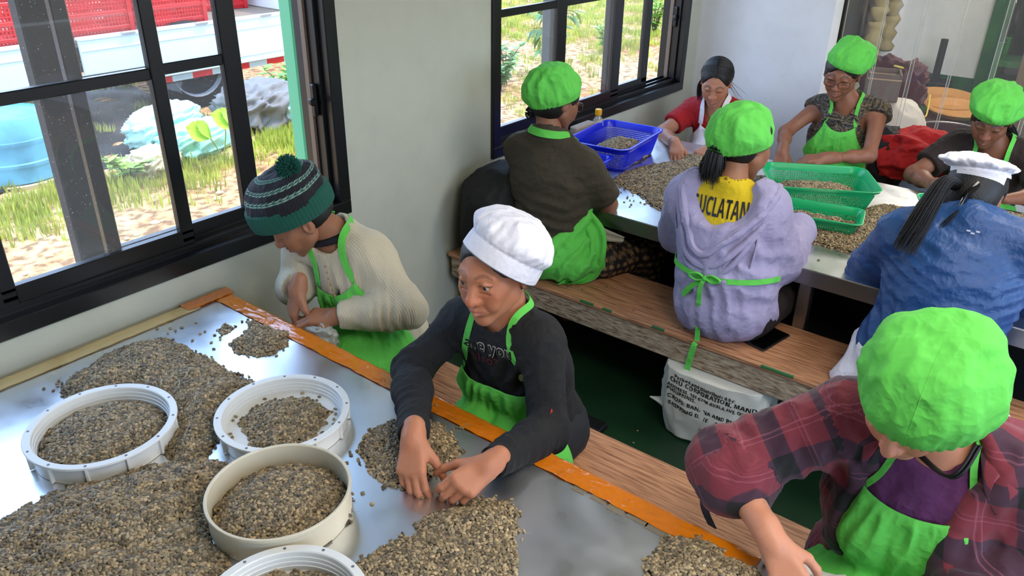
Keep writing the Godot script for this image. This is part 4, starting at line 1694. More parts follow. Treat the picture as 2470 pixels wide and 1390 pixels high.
	g.lathe(PackedVector2Array([Vector2(0, 0.002), Vector2(0.18, 0.002), Vector2(0.205, 0.03), Vector2(0.215, 0.24), Vector2(0.225, 0.25), Vector2(0.225, 0.256), Vector2(0.21, 0.25), Vector2(0.20, 0.04), Vector2(0, 0.03)]), 40, Transform3D(Basis.IDENTITY, at))
	put("body", g, mat(Color(0.20, 0.20, 0.21), 0.35, 0.6), o)
	g = G.new()
	var rim := PackedVector3Array()
	for k in 41: rim.append(at + V(cos(TAU * k / 40) * 0.222, 0.255, sin(TAU * k / 40) * 0.222))
	g.tube(rim, PackedFloat32Array([0.006]), 6)
	put("rim", g, mat(Color(0.75, 0.75, 0.74), 0.3, 0.8), o)
	g = G.new()
	g.tube(spline([at + V(0.20, 0.22, 0.08), at + V(0.27, 0.26, 0.12), at + V(0.25, 0.22, 0.14), at + V(0.17, 0.21, 0.14)], 5), PackedFloat32Array([0.008]), 6)
	put("handle", g, mat(Color(0.6, 0.6, 0.6), 0.4, 0.6), o)
	# yellow rope
	g = G.new()
	g.tube(spline([V(4.86, 0.89, 0.98), V(5.2, 0.80, 1.00), V(5.5, 0.62, 0.98), V(5.8, 0.48, 0.96), V(6.2, 0.33, 0.92), V(6.8, 0.19, 0.86), V(7.3, 0.25, 0.76), V(7.6, 0.02, 0.72)], 6), PackedFloat32Array([0.006]), 6)
	o = put("rope", g, mat(Color(0.80, 0.72, 0.30), 0.7))
	tag(o, "thin yellow rope running from the wooden box down to the dustpan", "rope")
	# dark window opening on the window wall of the far room, with pale sacks before it
	o = thing("wall_opening", "tall dark window frame in the far room's left wall", "window", V(6.6, 0.9, 0.02))
	for e in [[V(6.95, 0.40, 0.0), V(8.42, 2.4, 0.012)]]:
		g = G.new()
		g.box(e[0], e[1], 0.0)
		put("dark_panel", g, mat(Color(0.10, 0.105, 0.11), 0.5), o)
	for xx in [6.95, 7.5, 7.9, 8.37]:
		g = G.new()
		g.box(V(xx, 0.40, 0.0), V(xx + 0.06, 2.4, 0.03), 0.004)
		put("mullion", g, M.black_metal, o)
	for e in [V(7.72, 0.42, 0.02), V(8.18, 0.42, 0.02)]:
		var cs := thing("corn_string", "long pale bunch hanging in front of the dark far window, " + ("nearer one" if e.x < 8 else "one by the white pilaster"), "bunch", e)
		g = G.new()
		var f := FastNoiseLite.new()
		f.frequency = 3.0
		var pa := PackedVector3Array()
		var rs := PackedFloat32Array()
		for k in 40:
			pa.append(e + V(0.06 * f.get_noise_1d(k * 0.1), k * 0.042, 0.08))
			rs.append(0.07 + 0.02 * sin(k * 2.1))
		g.tube(pa, rs, 10)
		put("strand", g, mat(Color(0.72, 0.66, 0.48), 0.8, 0.0, M.fine, 1.2, 5.0), cs, 2)
	o = put("pilaster", wallbox(V(8.44, 0.0, 0.0), V(8.6, 2.7, 0.05)), M.wall_white)
	o.set_meta("kind", "structure")
	# right side: green posts, shelf, dark opening, plywood
	for e in [[V(8.5, 0, 0.88), V(8.62, 2.7, 1.03), "green painted doorpost at the far white wall's end"]]:
		o = put("doorpost", wallbox(e[0], e[1]), M.greenwall)
		tag(o, e[2], "post")
	o = thing("slatted_rack", "green slatted rack in the far dark doorway", "rack", V(8.25, 0, 1.23))
	for yy in [0.25, 0.42]:
		g = G.new()
		g.box(V(8.05, yy, 1.06), V(8.45, yy + 0.05, 1.40), 0.004)
		put("slat", g, M.floor_far, o)
	for e in [V(8.08, 0, 1.08), V(8.42, 0, 1.08), V(8.08, 0, 1.38), V(8.42, 0, 1.38)]:
		leg_box(o, e, 0.62, 0.05, M.floor_far)
	o = put("dark_partition", wallbox(V(8.64, 0.0, 1.03), V(8.70, 2.3, 2.4)), mat(Color(0.05, 0.06, 0.055), 0.9))  # near-black sheet; the darkness of the doorway is put into its colour
	tag(o, "black sheet painting the darkness of the far doorway", "panel")
	o = put("plywood_panel", wallbox(V(7.45, 0, 1.33), V(7.5, 1.7, 2.2)), mat(Color(0.36, 0.30, 0.25), 0.8, 0.0, M.fine, 0.1, 2.0))
	tag(o, "tall brown plywood panel at the right edge of the far room", "panel")
	o = put("yellow_sack", blob(V(4.75, 0.0, 2.12), V(0.2, 0.33, 0.22), 0.1, 44, 0.03, 50, 40), mat(Color(0.60, 0.45, 0.12), 0.6, 0.0, M.weave, 0.03, 30.0), null, 2)
	tag(o, "mustard yellow sack standing behind the brown shirt", "sack")

func wallbox(a: Vector3, b: Vector3) -> G:
	var g := G.new()
	g.box(a, b, 0.004)
	return g

var bean_g: Array[G] = []

func make_bean() -> void:
	# coffee bean: half an ellipsoid with a groove along its flat side, lying on either side
	for face in 2:
		var g := G.new()
		var nu := 10
		var nv := 7
		var pts := PackedVector3Array()
		for j in nv:
			var ph := -PI / 2 + PI * j / (nv - 1)
			for i in nu:
				var an := -TAU * i / nu
				var q := Vector3(cos(an) * cos(ph) * 0.0036, sin(an) * cos(ph) * 0.0030, sin(ph) * 0.0049)
				q = Vector3(q.x, q.y, q.z)
				if q.y < 0: q.y *= 0.45
				if i == 3 * nu / 4 or (cos(an) < 0.3 and cos(an) > -0.3 and sin(an) < 0):
					q.y += 0.0011
				pts.append(q if face == 0 else Vector3(q.x, -q.y, -q.z) + Vector3(0, 0.0012, 0))
		g.grid(pts, nu, true, face == 1 and false)
		g.shade()
		bean_g.append(g)

func bean_color() -> Color:
	var c := Color(0.58, 0.50, 0.365).lerp(Color(0.52, 0.46, 0.35), rng.randf())
	var k := rnd(0.66, 1.25)
	if rng.randf() < 0.12: k *= 0.72
	if rng.randf() < 0.08: c = Color(0.64, 0.55, 0.41)
	return lin(c * k)

func in_poly(poly: PackedVector2Array, p: Vector2) -> float:  # distance inside, negative outside
	var dm := 1e9
	var m := poly.size()
	for k in m:
		var q := Geometry2D.get_closest_point_to_segment(p, poly[k], poly[(k + 1) % m])
		dm = minf(dm, p.distance_squared_to(q))
	dm = sqrt(dm)
	return dm if Geometry2D.is_point_in_polygon(p, poly) else -dm

# a heap of beans on a surface at height y: outline polygon, slope, top height
func heap(called: String, label: String, category: String, flat: Array, y: float, slope: float, top: float, spacing := 0.0056, holes: Array = [], rough := 0.006, sd := 1) -> void:
	var poly := PackedVector2Array()
	for k in range(0, flat.size(), 2):
		poly.append(Vector2(flat[k], flat[k + 1]))
	var lo := Vector2(1e9, 1e9)
	var hi := -lo
	for q in poly:
		lo = lo.min(q)
		hi = hi.max(q)
	var f := FastNoiseLite.new()
	f.seed = sd
	f.frequency = 14.0
	f.fractal_octaves = 3
	# heights on a coarse grid
	var st := 0.012
	var nx := int((hi.x - lo.x) / st) + 4
	var ny := int((hi.y - lo.y) / st) + 4
	var hs := PackedFloat32Array()
	hs.resize(nx * ny)
	for j in ny:
		for i in nx:
			var p := lo + Vector2(i - 1.5, j - 1.5) * st
			var d := in_poly(poly, p) + 0.016 * f.get_noise_2d(p.x * 2.2, p.y * 2.2)
			for hlist in holes:
				d = minf(d, p.distance_to(hlist[0]) - hlist[1])
			var h := top * (1.0 - exp(-maxf(d, 0.0) * slope / top)) if d > 0 else d
			if d > 0:
				h += rough * clampf(d / 0.05, 0.0, 1.0) * f.get_noise_2d(p.x, p.y) * 2.0
			hs[j * nx + i] = h
	var height := func(p: Vector2) -> float:
		var q := (p - lo) / st + Vector2(1.5, 1.5)
		var i := clampi(int(q.x), 0, nx - 2)
		var j := clampi(int(q.y), 0, ny - 2)
		var u := q.x - i
		var w := q.y - j
		return lerpf(lerpf(hs[j * nx + i], hs[j * nx + i + 1], u), lerpf(hs[(j + 1) * nx + i], hs[(j + 1) * nx + i + 1], u), w)
	var g := G.new()
	var ids := PackedInt32Array()
	ids.resize(nx * ny)
	for j in ny:
		for i in nx:
			var p := lo + Vector2(i - 1.5, j - 1.5) * st
			ids[j * nx + i] = g.p(V(p.x, y + maxf(hs[j * nx + i] - 0.006, -0.004), p.y))
	for j in ny - 1:
		for i in nx - 1:
			if maxf(maxf(hs[j * nx + i], hs[j * nx + i + 1]), maxf(hs[(j + 1) * nx + i], hs[(j + 1) * nx + i + 1])) > 0.006:
				g.quad_i(ids[j * nx + i], ids[(j + 1) * nx + i], ids[(j + 1) * nx + i + 1], ids[j * nx + i + 1])
	var root := thing(called, label, category, V((lo.x + hi.x) / 2, y, (lo.y + hi.y) / 2))
	root.set_meta("kind", "stuff")
	if g.t.size(): put("inner_heap", g, M.heap, root, 3).set_meta("kind", "stuff")
	var xs: Array = [[], []]
	var cs: Array = [PackedColorArray(), PackedColorArray()]
	for layer in 2:
		var j := 0
		var py := lo.y - 0.01
		while py < hi.y + 0.01:
			var px := lo.x - 0.01 + (spacing * 0.5 if j % 2 else 0.0)
			while px < hi.x + 0.01:
				var p := Vector2(px + rnd(-0.4, 0.4) * spacing, py + rnd(-0.4, 0.4) * spacing)
				px += spacing * (1.0 if layer == 0 else 1.25)
				var h: float = height.call(p)
				if h < rnd(-0.003, 0.002) and (layer == 1 or h < -0.016 or rng.randf() > 0.10 * exp(h / 0.006)):
					continue
				var lv := 0.0
				if layer == 1:
					if h < 0.004: continue
					lv = 0.0022
				var yy := y + 0.002 + (maxf(h, 0.0) - 0.001 if h > 0.004 else 0.0) + lv
				var gx: float = (height.call(p + Vector2(0.006, 0)) - height.call(p - Vector2(0.006, 0))) / 0.012
				var gz: float = (height.call(p + Vector2(0, 0.006)) - height.call(p - Vector2(0, 0.006))) / 0.012
				var nrm := Vector3(-clampf(gx, -1, 1), 1.0, -clampf(gz, -1, 1))
				var ti := 0.5 if h > 0.004 else 0.1
				nrm = (nrm + Vector3(rnd(-ti, ti), 0, rnd(-ti, ti))).normalized()
				var fw := Vector3(cos(rnd(0, TAU)), 0, sin(rnd(0, TAU)))
				var sx := nrm.cross(fw)
				if sx.length() < 0.05: sx = Vector3.RIGHT
				sx = sx.normalized()
				var s := rnd(0.86, 1.16)
				var b := Basis(sx, nrm, sx.cross(nrm)).scaled_local(Vector3(s, s, s * rnd(0.88, 1.1)))
				var v := 0 if rng.randf() < 0.55 else 1
				xs[v].append(Transform3D(b, V(p.x, yy, p.y) - root.position))
				cs[v].append(bean_color())
			py += spacing * 0.9 * (1.0 if layer == 0 else 1.25)
			j += 1
	for v in 2:
		var t: Array[Transform3D] = []
		t.assign(xs[v])
		if t.size():
			scatter("beans", bean_g[v], t, cs[v], M.bean, root).set_meta("kind", "stuff")

func circle(c: Vector2, r: float, n := 24, sx := 1.0, sz := 1.0) -> Array:
	var a := []
	for k in n:
		a.append(c.x + cos(TAU * k / n) * r * sx)
		a.append(c.y + sin(TAU * k / n) * r * sz)
	return a

func rot_rect(c: Vector2, a: float, b: float, turn: float) -> Array:
	var r := []
	for e in [[1, 0.6], [0.6, 1], [-0.6, 1], [-1, 0.6], [-1, -0.6], [-0.6, -1], [0.6, -1], [1, -0.6]]:
		var q := Basis(Vector3.UP, turn) * V(e[0] * a, 0, e[1] * b)
		r.append(c.x + q.x)
		r.append(c.y + q.z)
	return r

var bean_m: Array[ArrayMesh] = []
func loose(label: String, group: String, spots: Array, y: float) -> void:
	if bean_m.is_empty():
		for g in bean_g: bean_m.append(g.mesh())
	for e in spots:
		var o := MeshInstance3D.new()
		o.name = numbered("coffee_bean")
		o.mesh = bean_m[rng.randi() % 2]
		if bean_mats.is_empty():
			for k in 5:
				var m := mat((Color(0.58, 0.51, 0.37) * [0.8, 0.95, 1.05, 0.7, 0.88][k]), 0.55, 0.0, null, 0.0, 1.0, false)
				m.albedo_color.a = 1.0
				bean_mats.append(m)
		o.material_override = bean_mats[rng.randi() % 5]
		add_child(o)
		o.position = V(e[0], y + 0.0018, e[1])
		o.rotation.y = rnd(0, TAU)
		tag(o, label, "coffee bean", group)
var bean_mats: Array[Material] = []

func spots_around(c: Vector2, r: float, n: int, hole := 0.0) -> Array:
	var a := []
	while a.size() < n:
		var q := Vector2(rnd(-1, 1), rnd(-1, 1))
		if q.length() > 1 or q.length() < hole: continue
		a.append([c.x + q.x * r, c.y + q.y * r])
	return a

func build_beans() -> void:
	make_bean()
	heap("bean_heap", "long low heap of green coffee beans between the sieves and the wall", "coffee beans", [0.40, 0.19, 0.452, 0.157, 0.507, 0.145, 0.56, 0.12, 0.643, 0.133, 0.703, 0.171, 0.715, 0.261, 0.72, 0.40, 0.72, 0.50, 0.74, 0.58, 0.72, 0.62, 0.66, 0.62, 0.60, 0.64, 0.55, 0.66, 0.47, 0.74, 0.40, 0.72, 0.44, 0.60, 0.40, 0.5, 0.36, 0.33], TB, 0.62, 0.05, 0.0056, [[Vector2(0.367, 0.483), 0.150], [Vector2(0.663, 0.760), 0.143]], 0.005, 3)
	heap("bean_heap", "largest heap of green coffee beans spreading along the camera's side of the near table", "coffee beans", [0.109, 0.572, 0.196, 0.571, 0.30, 0.600, 0.40, 0.66, 0.47, 0.72, 0.495, 0.79, 0.46, 0.85, 0.40, 0.90, 0.34, 0.98, 0.32, 1.06, 0.22, 1.14, 0.14, 1.22, -0.12, 1.25, -0.2, 0.9, -0.18, 0.62], TB, 0.62, 0.062, 0.0056, [[Vector2(0.367, 0.483), 0.150], [Vector2(0.476, 0.995), 0.143], [Vector2(0.30, 1.235), 0.137]], 0.007, 4)
	heap("bean_heap", "heap of beans at the knit-capped sorter's taped table edge", "coffee beans", [0.921, 0.253, 0.925, 0.332, 0.945, 0.407, 0.902, 0.455, 0.846, 0.473, 0.808, 0.451, 0.791, 0.389, 0.799, 0.329, 0.862, 0.316], TB, 0.5, 0.028, 0.0056, [], 0.003, 5)
	heap("bean_heap", "tiny cluster of beans by the knit-capped sorter's heap", "coffee beans", [0.823, 0.231, 0.859, 0.229, 0.869, 0.262, 0.847, 0.274, 0.817, 0.258], TB, 0.3, 0.008, 0.0068, [], 0.001, 6)
	heap("bean_heap", "heap of beans under the black sleeve of the white-capped sorter", "coffee beans", [0.715, 0.956, 0.770, 0.934, 0.832, 0.935, 0.889, 0.991, 0.906, 1.038, 0.884, 1.104, 0.856, 1.156, 0.811, 1.166, 0.767, 1.157, 0.699, 1.159, 0.664, 1.106, 0.684, 1.032], TB, 0.5, 0.032, 0.0058, [], 0.004, 7)
	heap("bean_heap", "spread of pale beans below the white-capped sorter's hands", "coffee beans", [0.631, 1.224, 0.682, 1.248, 0.764, 1.280, 0.803, 1.339, 0.788, 1.379, 0.722, 1.419, 0.662, 1.475, 0.60, 1.50, 0.45, 1.40, 0.40, 1.27, 0.467, 1.21, 0.545, 1.225, 0.608, 1.255], TB, 0.4, 0.022, 0.0060, [], 0.004, 8)
	heap("bean_heap", "small heap of beans at the plaid-shirted sorter's wrist", "coffee beans", [0.813, 1.652, 0.868, 1.648, 0.913, 1.646, 0.940, 1.670, 0.965, 1.727, 0.951, 1.772, 0.957, 1.833, 0.90, 1.87, 0.83, 1.83, 0.784, 1.70], TB, 0.5, 0.034, 0.0060, [], 0.004, 9)
	heap("bean_heap", "beans filling the flanged sieve nearest the window wall", "coffee beans", circle(Vector2(0.367, 0.483), 0.139), TB + 0.007, 0.9, 0.036, 0.0056, [], 0.003, 10)
	heap("bean_heap", "mound of beans inside the half-full sieve", "coffee beans", [0.60, 0.665, 0.66, 0.650, 0.72, 0.67, 0.765, 0.72, 0.765, 0.80, 0.72, 0.84, 0.65, 0.865, 0.57, 0.84, 0.565, 0.76], TB + 0.007, 0.55, 0.034, 0.0056, [], 0.003, 11)
	heap("bean_heap", "dark beans heaped in the cream smooth-rimmed sieve", "coffee beans", circle(Vector2(0.476, 0.995), 0.138), TB + 0.007, 0.95, 0.056, 0.0056, [], 0.003, 12)
	heap("bean_heap", "beans in the sieve cut off by the picture's bottom", "coffee beans", circle(Vector2(0.30, 1.235), 0.125), TB + 0.007, 0.7, 0.030, 0.0060, [], 0.003, 13)
	# far table
	heap("bean_heap", "broad heap of beans on the far table before the red-shirted sorter", "coffee beans", [2.640, 0.440, 2.74, 0.42, 2.834, 0.42, 2.975, 0.455, 3.105, 0.53, 3.20, 0.50, 3.26, 0.56, 3.237, 0.68, 3.10, 0.80, 2.90, 0.82, 2.678, 0.85, 2.486, 0.84, 2.499, 0.735, 2.576, 0.642, 2.629, 0.510], TC, 0.45, 0.045, 0.0068, [], 0.005, 14)
	heap("bean_heap", "long heap of beans between the green baskets and the blue jacket", "coffee beans", [2.529, 1.22, 2.60, 1.16, 2.85, 1.36, 3.046, 1.40, 3.138, 1.437, 3.166, 1.60, 2.966, 1.70, 2.694, 1.66, 2.562, 1.571, 2.56, 1.45, 2.56, 1.343], TC, 0.45, 0.04, 0.0068, [], 0.005, 15)
	heap("bean_heap", "beans under the brown-shirted sorter's hands", "coffee beans", [3.36, 1.75, 3.40, 1.95, 3.2, 2.1, 3.0, 2.0, 3.1, 1.8], TC, 0.4, 0.03, 0.0072, [], 0.004, 16)
	heap("bean_heap", "thin spread of beans behind the hooded sweatshirt's shoulder", "coffee beans", [3.14, 0.88, 3.19, 0.97, 3.10, 1.04, 3.00, 0.99, 3.03, 0.9], TC, 0.4, 0.018, 0.0072, [], 0.003, 17)
	heap("bean_heap", "beans in the big blue basket", "coffee beans", rot_rect(Vector2(2.975, 0.262), 0.185, 0.125, 0.1), TC + 0.008, 1.2, 0.085, 0.0072, [], 0.003, 18)
	heap("bean_heap", "beans in the large green basket", "coffee beans", rot_rect(Vector2(3.03, 1.205), 0.175, 0.125, -1.05), TC + 0.008, 1.2, 0.062, 0.0072, [], 0.003, 19)
	heap("bean_heap", "beans in the green basket nearest the hooded sweatshirt", "coffee beans", rot_rect(Vector2(2.71, 1.315), 0.132, 0.070, -1.35), TC + 0.008, 1.4, 0.056, 0.0068, [], 0.003, 20)
	# single beans
	var ga := "single beans on the near table by the wall"
	loose("single coffee bean lying alone on the steel between the long heap and the wall tape", ga, spots_around(Vector2(0.75, 0.16), 0.08, 14) + spots_around(Vector2(0.42, 0.16), 0.06, 9) + spots_around(Vector2(0.80, 0.30), 0.05, 8), TB)
	loose("single coffee bean lying on the steel beside the sieves", "single beans by the sieves", spots_around(Vector2(0.60, 0.62), 0.06, 6) + [[0.79, 0.66], [0.80, 0.70], [0.61, 1.12], [0.62, 1.08], [0.69, 1.19]] + spots_around(Vector2(0.245, 0.56), 0.04, 4), TB)
	loose("single coffee bean lying on the steel around the white-capped sorter's hands", "single beans by the white-capped sorter", spots_around(Vector2(0.80, 1.22), 0.05, 12) + spots_around(Vector2(0.68, 1.0), 0.06, 10) + spots_around(Vector2(0.93, 1.08), 0.03, 6), TB)
	loose("single coffee bean on the orange tape before the white-capped sorter", "single beans on the tape", [[0.955, 0.965], [0.952, 0.985]], TB + 0.003)
	loose("single coffee bean scattered inside the half-full sieve's bare floor", "single beans in the half-full sieve", spots_around(Vector2(0.663, 0.76), 0.128, 34, 0.8), TB + 0.007)
	loose("single coffee bean lying on the far table before the olive shirt's arm", "single beans on the far table", spots_around(Vector2(2.52, 0.60), 0.10, 20) + spots_around(Vector2(2.62, 0.40), 0.05, 8) + spots_around(Vector2(3.2, 0.86), 0.07, 8) + [[2.43, 1.43], [2.50, 1.56], [2.51, 1.55]], TC)
	loose("single coffee bean dropped on the far bench's plywood seat", "single beans on the far bench", [[2.10, 0.60], [2.12, 0.66], [2.20, 0.72], [2.25, 0.85], [2.09, 1.07], [2.085, 1.085], [2.09, 1.095], [2.10, 1.11], [2.08, 1.17], [2.075, 1.18], [2.07, 1.26], [2.14, 1.30], [2.10, 0.9]], BN)
	loose("single coffee bean dropped on the dark green floor between the benches", "single beans on the floor", spots_around(Vector2(1.75, 0.95), 0.25, 14), 0.0)

# ---------------------------------------------------------------- people: skeleton J (joints in world space) -> skin, clothes, caps
func hand(s: Sdf, wr: Vector3, f: Vector3, back: Vector3, thumb: Vector3, curl: Array, spread := 0.10, sc := 1.0, tc := [0.55, 0.35]) -> Array:
	f = f.normalized()
	back = (back - f * back.dot(f)).normalized()
	var t := (thumb - f * thumb.dot(f) - back * thumb.dot(back)).normalized()
	var tips := []
	var k := 0.012 * sc
	s.cap(wr - f * 0.03 * sc, wr + f * 0.015 * sc, 0.024 * sc, 0.022 * sc, 0.02)
	var lens := [[0.038, 0.023, 0.018], [0.042, 0.026, 0.019], [0.039, 0.024, 0.019], [0.030, 0.018, 0.017]]
	var offs := [0.0265, 0.009, -0.009, -0.0255]
	var mcp := [0.078, 0.082, 0.078, 0.070]
	var rad := [0.0088, 0.009, 0.0086, 0.0076]
	for i in 4:
		var base: Vector3 = wr + f * (mcp[i] * sc) + t * (offs[i] * sc) + back * (0.004 * sc)
		s.cap(wr + f * 0.012 * sc + t * (offs[i] * 0.62 * sc), base, 0.0135 * sc, 0.0115 * sc, k)
		var dir := (f + t * spread * (1.5 - i) * 0.66).normalized()
		var ax := dir.cross(back).normalized()   # turning about ax bends towards the palm when negative
		var p := base
		var a := 0.0
		for q in 3:
			a += curl[i][q]
			var d := dir.rotated(ax, -a)
			var e: Vector3 = p + d * (lens[i][q] * sc)
			var r0: float = rad[i] * sc * [1.05, 0.98, 0.9][q]
			s.cap(p, e, r0, rad[i] * sc * [0.98, 0.9, 0.76][q], 0.0035)
			p = e
		tips.append(p)
	# thumb
	var cm := wr + f * 0.022 * sc + t * 0.022 * sc - back * 0.006 * sc
	var td := (f * 0.75 + t * 0.62 - back * 0.30).normalized()
	var p1 := cm + td * 0.040 * sc
	s.cap(cm, p1, 0.0155 * sc, 0.0115 * sc, 0.010)
	var tax := td.cross(t.lerp(back, 0.4)).normalized()
	var d1: Vector3 = td.rotated(tax, -tc[0])
	var p2 := p1 + d1 * 0.031 * sc
	s.cap(p1, p2, 0.0102 * sc, 0.0094 * sc, 0.004)
	var d2: Vector3 = d1.rotated(tax, -tc[1])
	var p3 := p2 + d2 * 0.024 * sc
	s.cap(p2, p3, 0.0094 * sc, 0.0078 * sc, 0.004)
	tips.append(p3)
	return tips

const PICK := [[0.75, 0.65, 0.35], [0.85, 0.75, 0.4], [0.9, 0.8, 0.5], [0.95, 0.85, 0.5]]
const LOOSE := [[0.35, 0.4, 0.25], [0.42, 0.45, 0.3], [0.5, 0.5, 0.3], [0.55, 0.5, 0.3]]
const FIST := [[1.1, 1.2, 0.6], [1.15, 1.25, 0.6], [1.2, 1.3, 0.6], [1.2, 1.3, 0.6]]

func frame(f: Vector3, up: Vector3) -> Basis:
	var z := f.normalized()
	var x := up.cross(z).normalized()
	return Basis(x, z.cross(x), z)

func head_sdf(s: Sdf, T: Transform3D, open_eye := 0.0, sc := 1.0, slim := 1.0, age := 0.0) -> void:
	var b := T.basis
	var w := func(x: float, y: float, z: float) -> Vector3: return T * (V(x * slim, y, z) * sc)
	s.ell(w.call(0, 0.028, -0.012), V(0.073, 0.080, 0.090) * sc, b, 0.02)
	s.ell(w.call(0, -0.022, 0.024), V(0.060 * slim, 0.074, 0.065) * sc, b, 0.03)
	for q in [-1.0, 1.0]:
		s.cap(w.call(q * 0.047, -0.050, 0.010), w.call(q * 0.010, -0.094, 0.060), 0.021 * sc, 0.0145 * sc, 0.025)
		s.cap(w.call(q * 0.040, -0.022, 0.058), w.call(q * 0.046, -0.010, 0.045), 0.020 * sc, 0.018 * sc, 0.018)
		s.cap(w.call(q * 0.012, 0.021, 0.079), w.call(q * 0.042, 0.021, 0.063), 0.0115 * sc, 0.010 * sc, 0.014)
		s.ell(w.call(q * 0.030, -0.046, 0.064), V(0.02, 0.022, 0.018) * sc, b, 0.014)
	s.cap(w.call(0, -0.098, 0.064), w.call(0, -0.096, 0.066), 0.0145 * sc, 0.0145 * sc, 0.015)
	s.ell(w.call(0, -0.061, 0.073), V(0.027, 0.020, 0.020) * sc, b, 0.012)
	for q in [-1.0, 1.0]:
		s.dig(w.call(q * 0.029, 0.004, 0.101), w.call(q * 0.036, 0.004, 0.096), 0.0165 * sc, 0.0155 * sc, 0.014)
	s.cap(w.call(0, 0.014, 0.082), w.call(0, -0.026, 0.101), 0.0070 * sc, 0.0105 * sc, 0.011)
	s.cap(w.call(0, -0.029, 0.101), w.call(0, -0.031, 0.1015), 0.0118 * sc, 0.0118 * sc, 0.006)
	for q in [-1.0, 1.0]:
		s.cap(w.call(q * 0.0130, -0.033, 0.092), w.call(q * 0.0125, -0.034, 0.090), 0.0086 * sc, 0.0086 * sc, 0.006)
		s.dig(w.call(q * 0.0068, -0.0425, 0.0985), w.call(q * 0.0075, -0.036, 0.094), 0.0030 * sc, 0.0022 * sc, 0.003)
		# lids: ball under the skin, folds above and below
		s.ell(w.call(q * 0.0305, 0.003, 0.0715), V(0.0135, 0.0125, 0.0125) * sc, b, 0.004)
		s.cap(w.call(q * 0.018, 0.0085, 0.0835), w.call(q * 0.031, 0.0135, 0.0835), 0.0035 * sc, 0.004 * sc, 0.005)
		s.cap(w.call(q * 0.031, 0.0135, 0.0835), w.call(q * 0.043, 0.0080, 0.0765), 0.004 * sc, 0.0035 * sc, 0.005)
		s.cap(w.call(q * 0.019, -0.0065, 0.0815), w.call(q * 0.041, -0.0070, 0.0755), 0.0030 * sc, 0.0030 * sc, 0.006)
		if open_eye > 0.0:
			s.dig(w.call(q * 0.0225, 0.0025, 0.089), w.call(q * 0.0385, 0.0025, 0.085), 0.0058 * open_eye * sc, 0.0052 * open_eye * sc, 0.002)
		# lips
		s.cap(w.call(0, -0.0565, 0.0920), w.call(q * 0.021, -0.0615, 0.0815), 0.0056 * sc, 0.0034 * sc, 0.004)
		s.cap(w.call(0, -0.0685, 0.0905), w.call(q * 0.018, -0.0650, 0.0815), 0.0064 * sc, 0.0036 * sc, 0.004)
		s.dig(w.call(0, -0.0622, 0.0985), w.call(q * 0.023, -0.0632, 0.0855), 0.0022 * sc, 0.0014 * sc, 0.003)
		if age > 0.0:  # folds beside the nose, under the eyes and across the forehead
			s.dig(w.call(q * 0.019, -0.036, 0.0925), w.call(q * 0.033, -0.064, 0.0800), 0.0020 * age * sc, 0.0014 * age * sc, 0.006)
			s.dig(w.call(q * 0.018, -0.0115, 0.0850), w.call(q * 0.040, -0.0150, 0.0765), 0.0014 * age * sc, 0.0010 * age * sc, 0.005)
			for k in 3:
				s.dig(w.call(0, 0.036 + k * 0.0095, 0.0895 - k * 0.004), w.call(q * 0.030, 0.038 + k * 0.0095, 0.0790 - k * 0.004), 0.0013 * age * sc, 0.0009 * age * sc, 0.004)
		# ear
		var eb := b * Basis(Vector3.UP, q * 0.35) * Basis(Vector3.RIGHT, -0.12)
		s.ell(w.call(q * 0.0735, -0.006, -0.012), V(0.0095, 0.031, 0.0185) * sc, eb, 0.006)
		s.dig(w.call(q * 0.0845, -0.002, -0.006), w.call(q * 0.0835, -0.014, -0.004), 0.0085 * sc, 0.006 * sc, 0.006)

# skin colour of the head: lips, brows, lashes
func head_color(T: Transform3D, sc: float, skin: Color, p: Vector3, brow: float, lash_y: float) -> Color:
	var q := (T.affine_inverse() * p) / sc
	var c := skin
	if q.z > 0.05:
		var ax := absf(q.x)
		var ly := -0.0622 - 0.06 * ax
		var lw := sqrt(maxf(0.0, 1.0 - pow(ax / 0.0225, 2.0)))
		if q.y < ly + 0.0085 * lw and q.y > ly - 0.0115 * lw and q.z > 0.078:
			c = skin.lerp(Color(0.42, 0.15, 0.13), 0.38)
		var by := 0.0265 + 0.006 * sin(clampf((ax - 0.010) / 0.038, 0, 1) * PI) - 0.004 * clampf((ax - 0.03) / 0.02, 0, 1)
		if ax > 0.011 and ax < 0.047 and absf(q.y - by) < 0.0042 - 0.0022 * clampf((ax - 0.02) / 0.027, 0, 1):
			c = c.lerp(Color(0.045, 0.03, 0.025), brow)
		var ey := lash_y + 0.004 * (1.0 - pow((ax - 0.0305) / 0.014, 2.0))
		if ax > 0.016 and ax < 0.045 and absf(q.y - ey) < 0.0016:
			c = c.lerp(Color(0.03, 0.02, 0.02), 0.85)
		# warmer cheeks and nose
		var ck := exp(-(pow(ax - 0.04, 2) + pow(q.y + 0.025, 2)) / 0.0006) + exp(-(q.x * q.x + pow(q.y + 0.03, 2)) / 0.0003)
		c = c.lerp(Color(c.r * 1.08, c.g * 0.86, c.b * 0.82), clampf(ck, 0, 1) * 0.6)
	return c

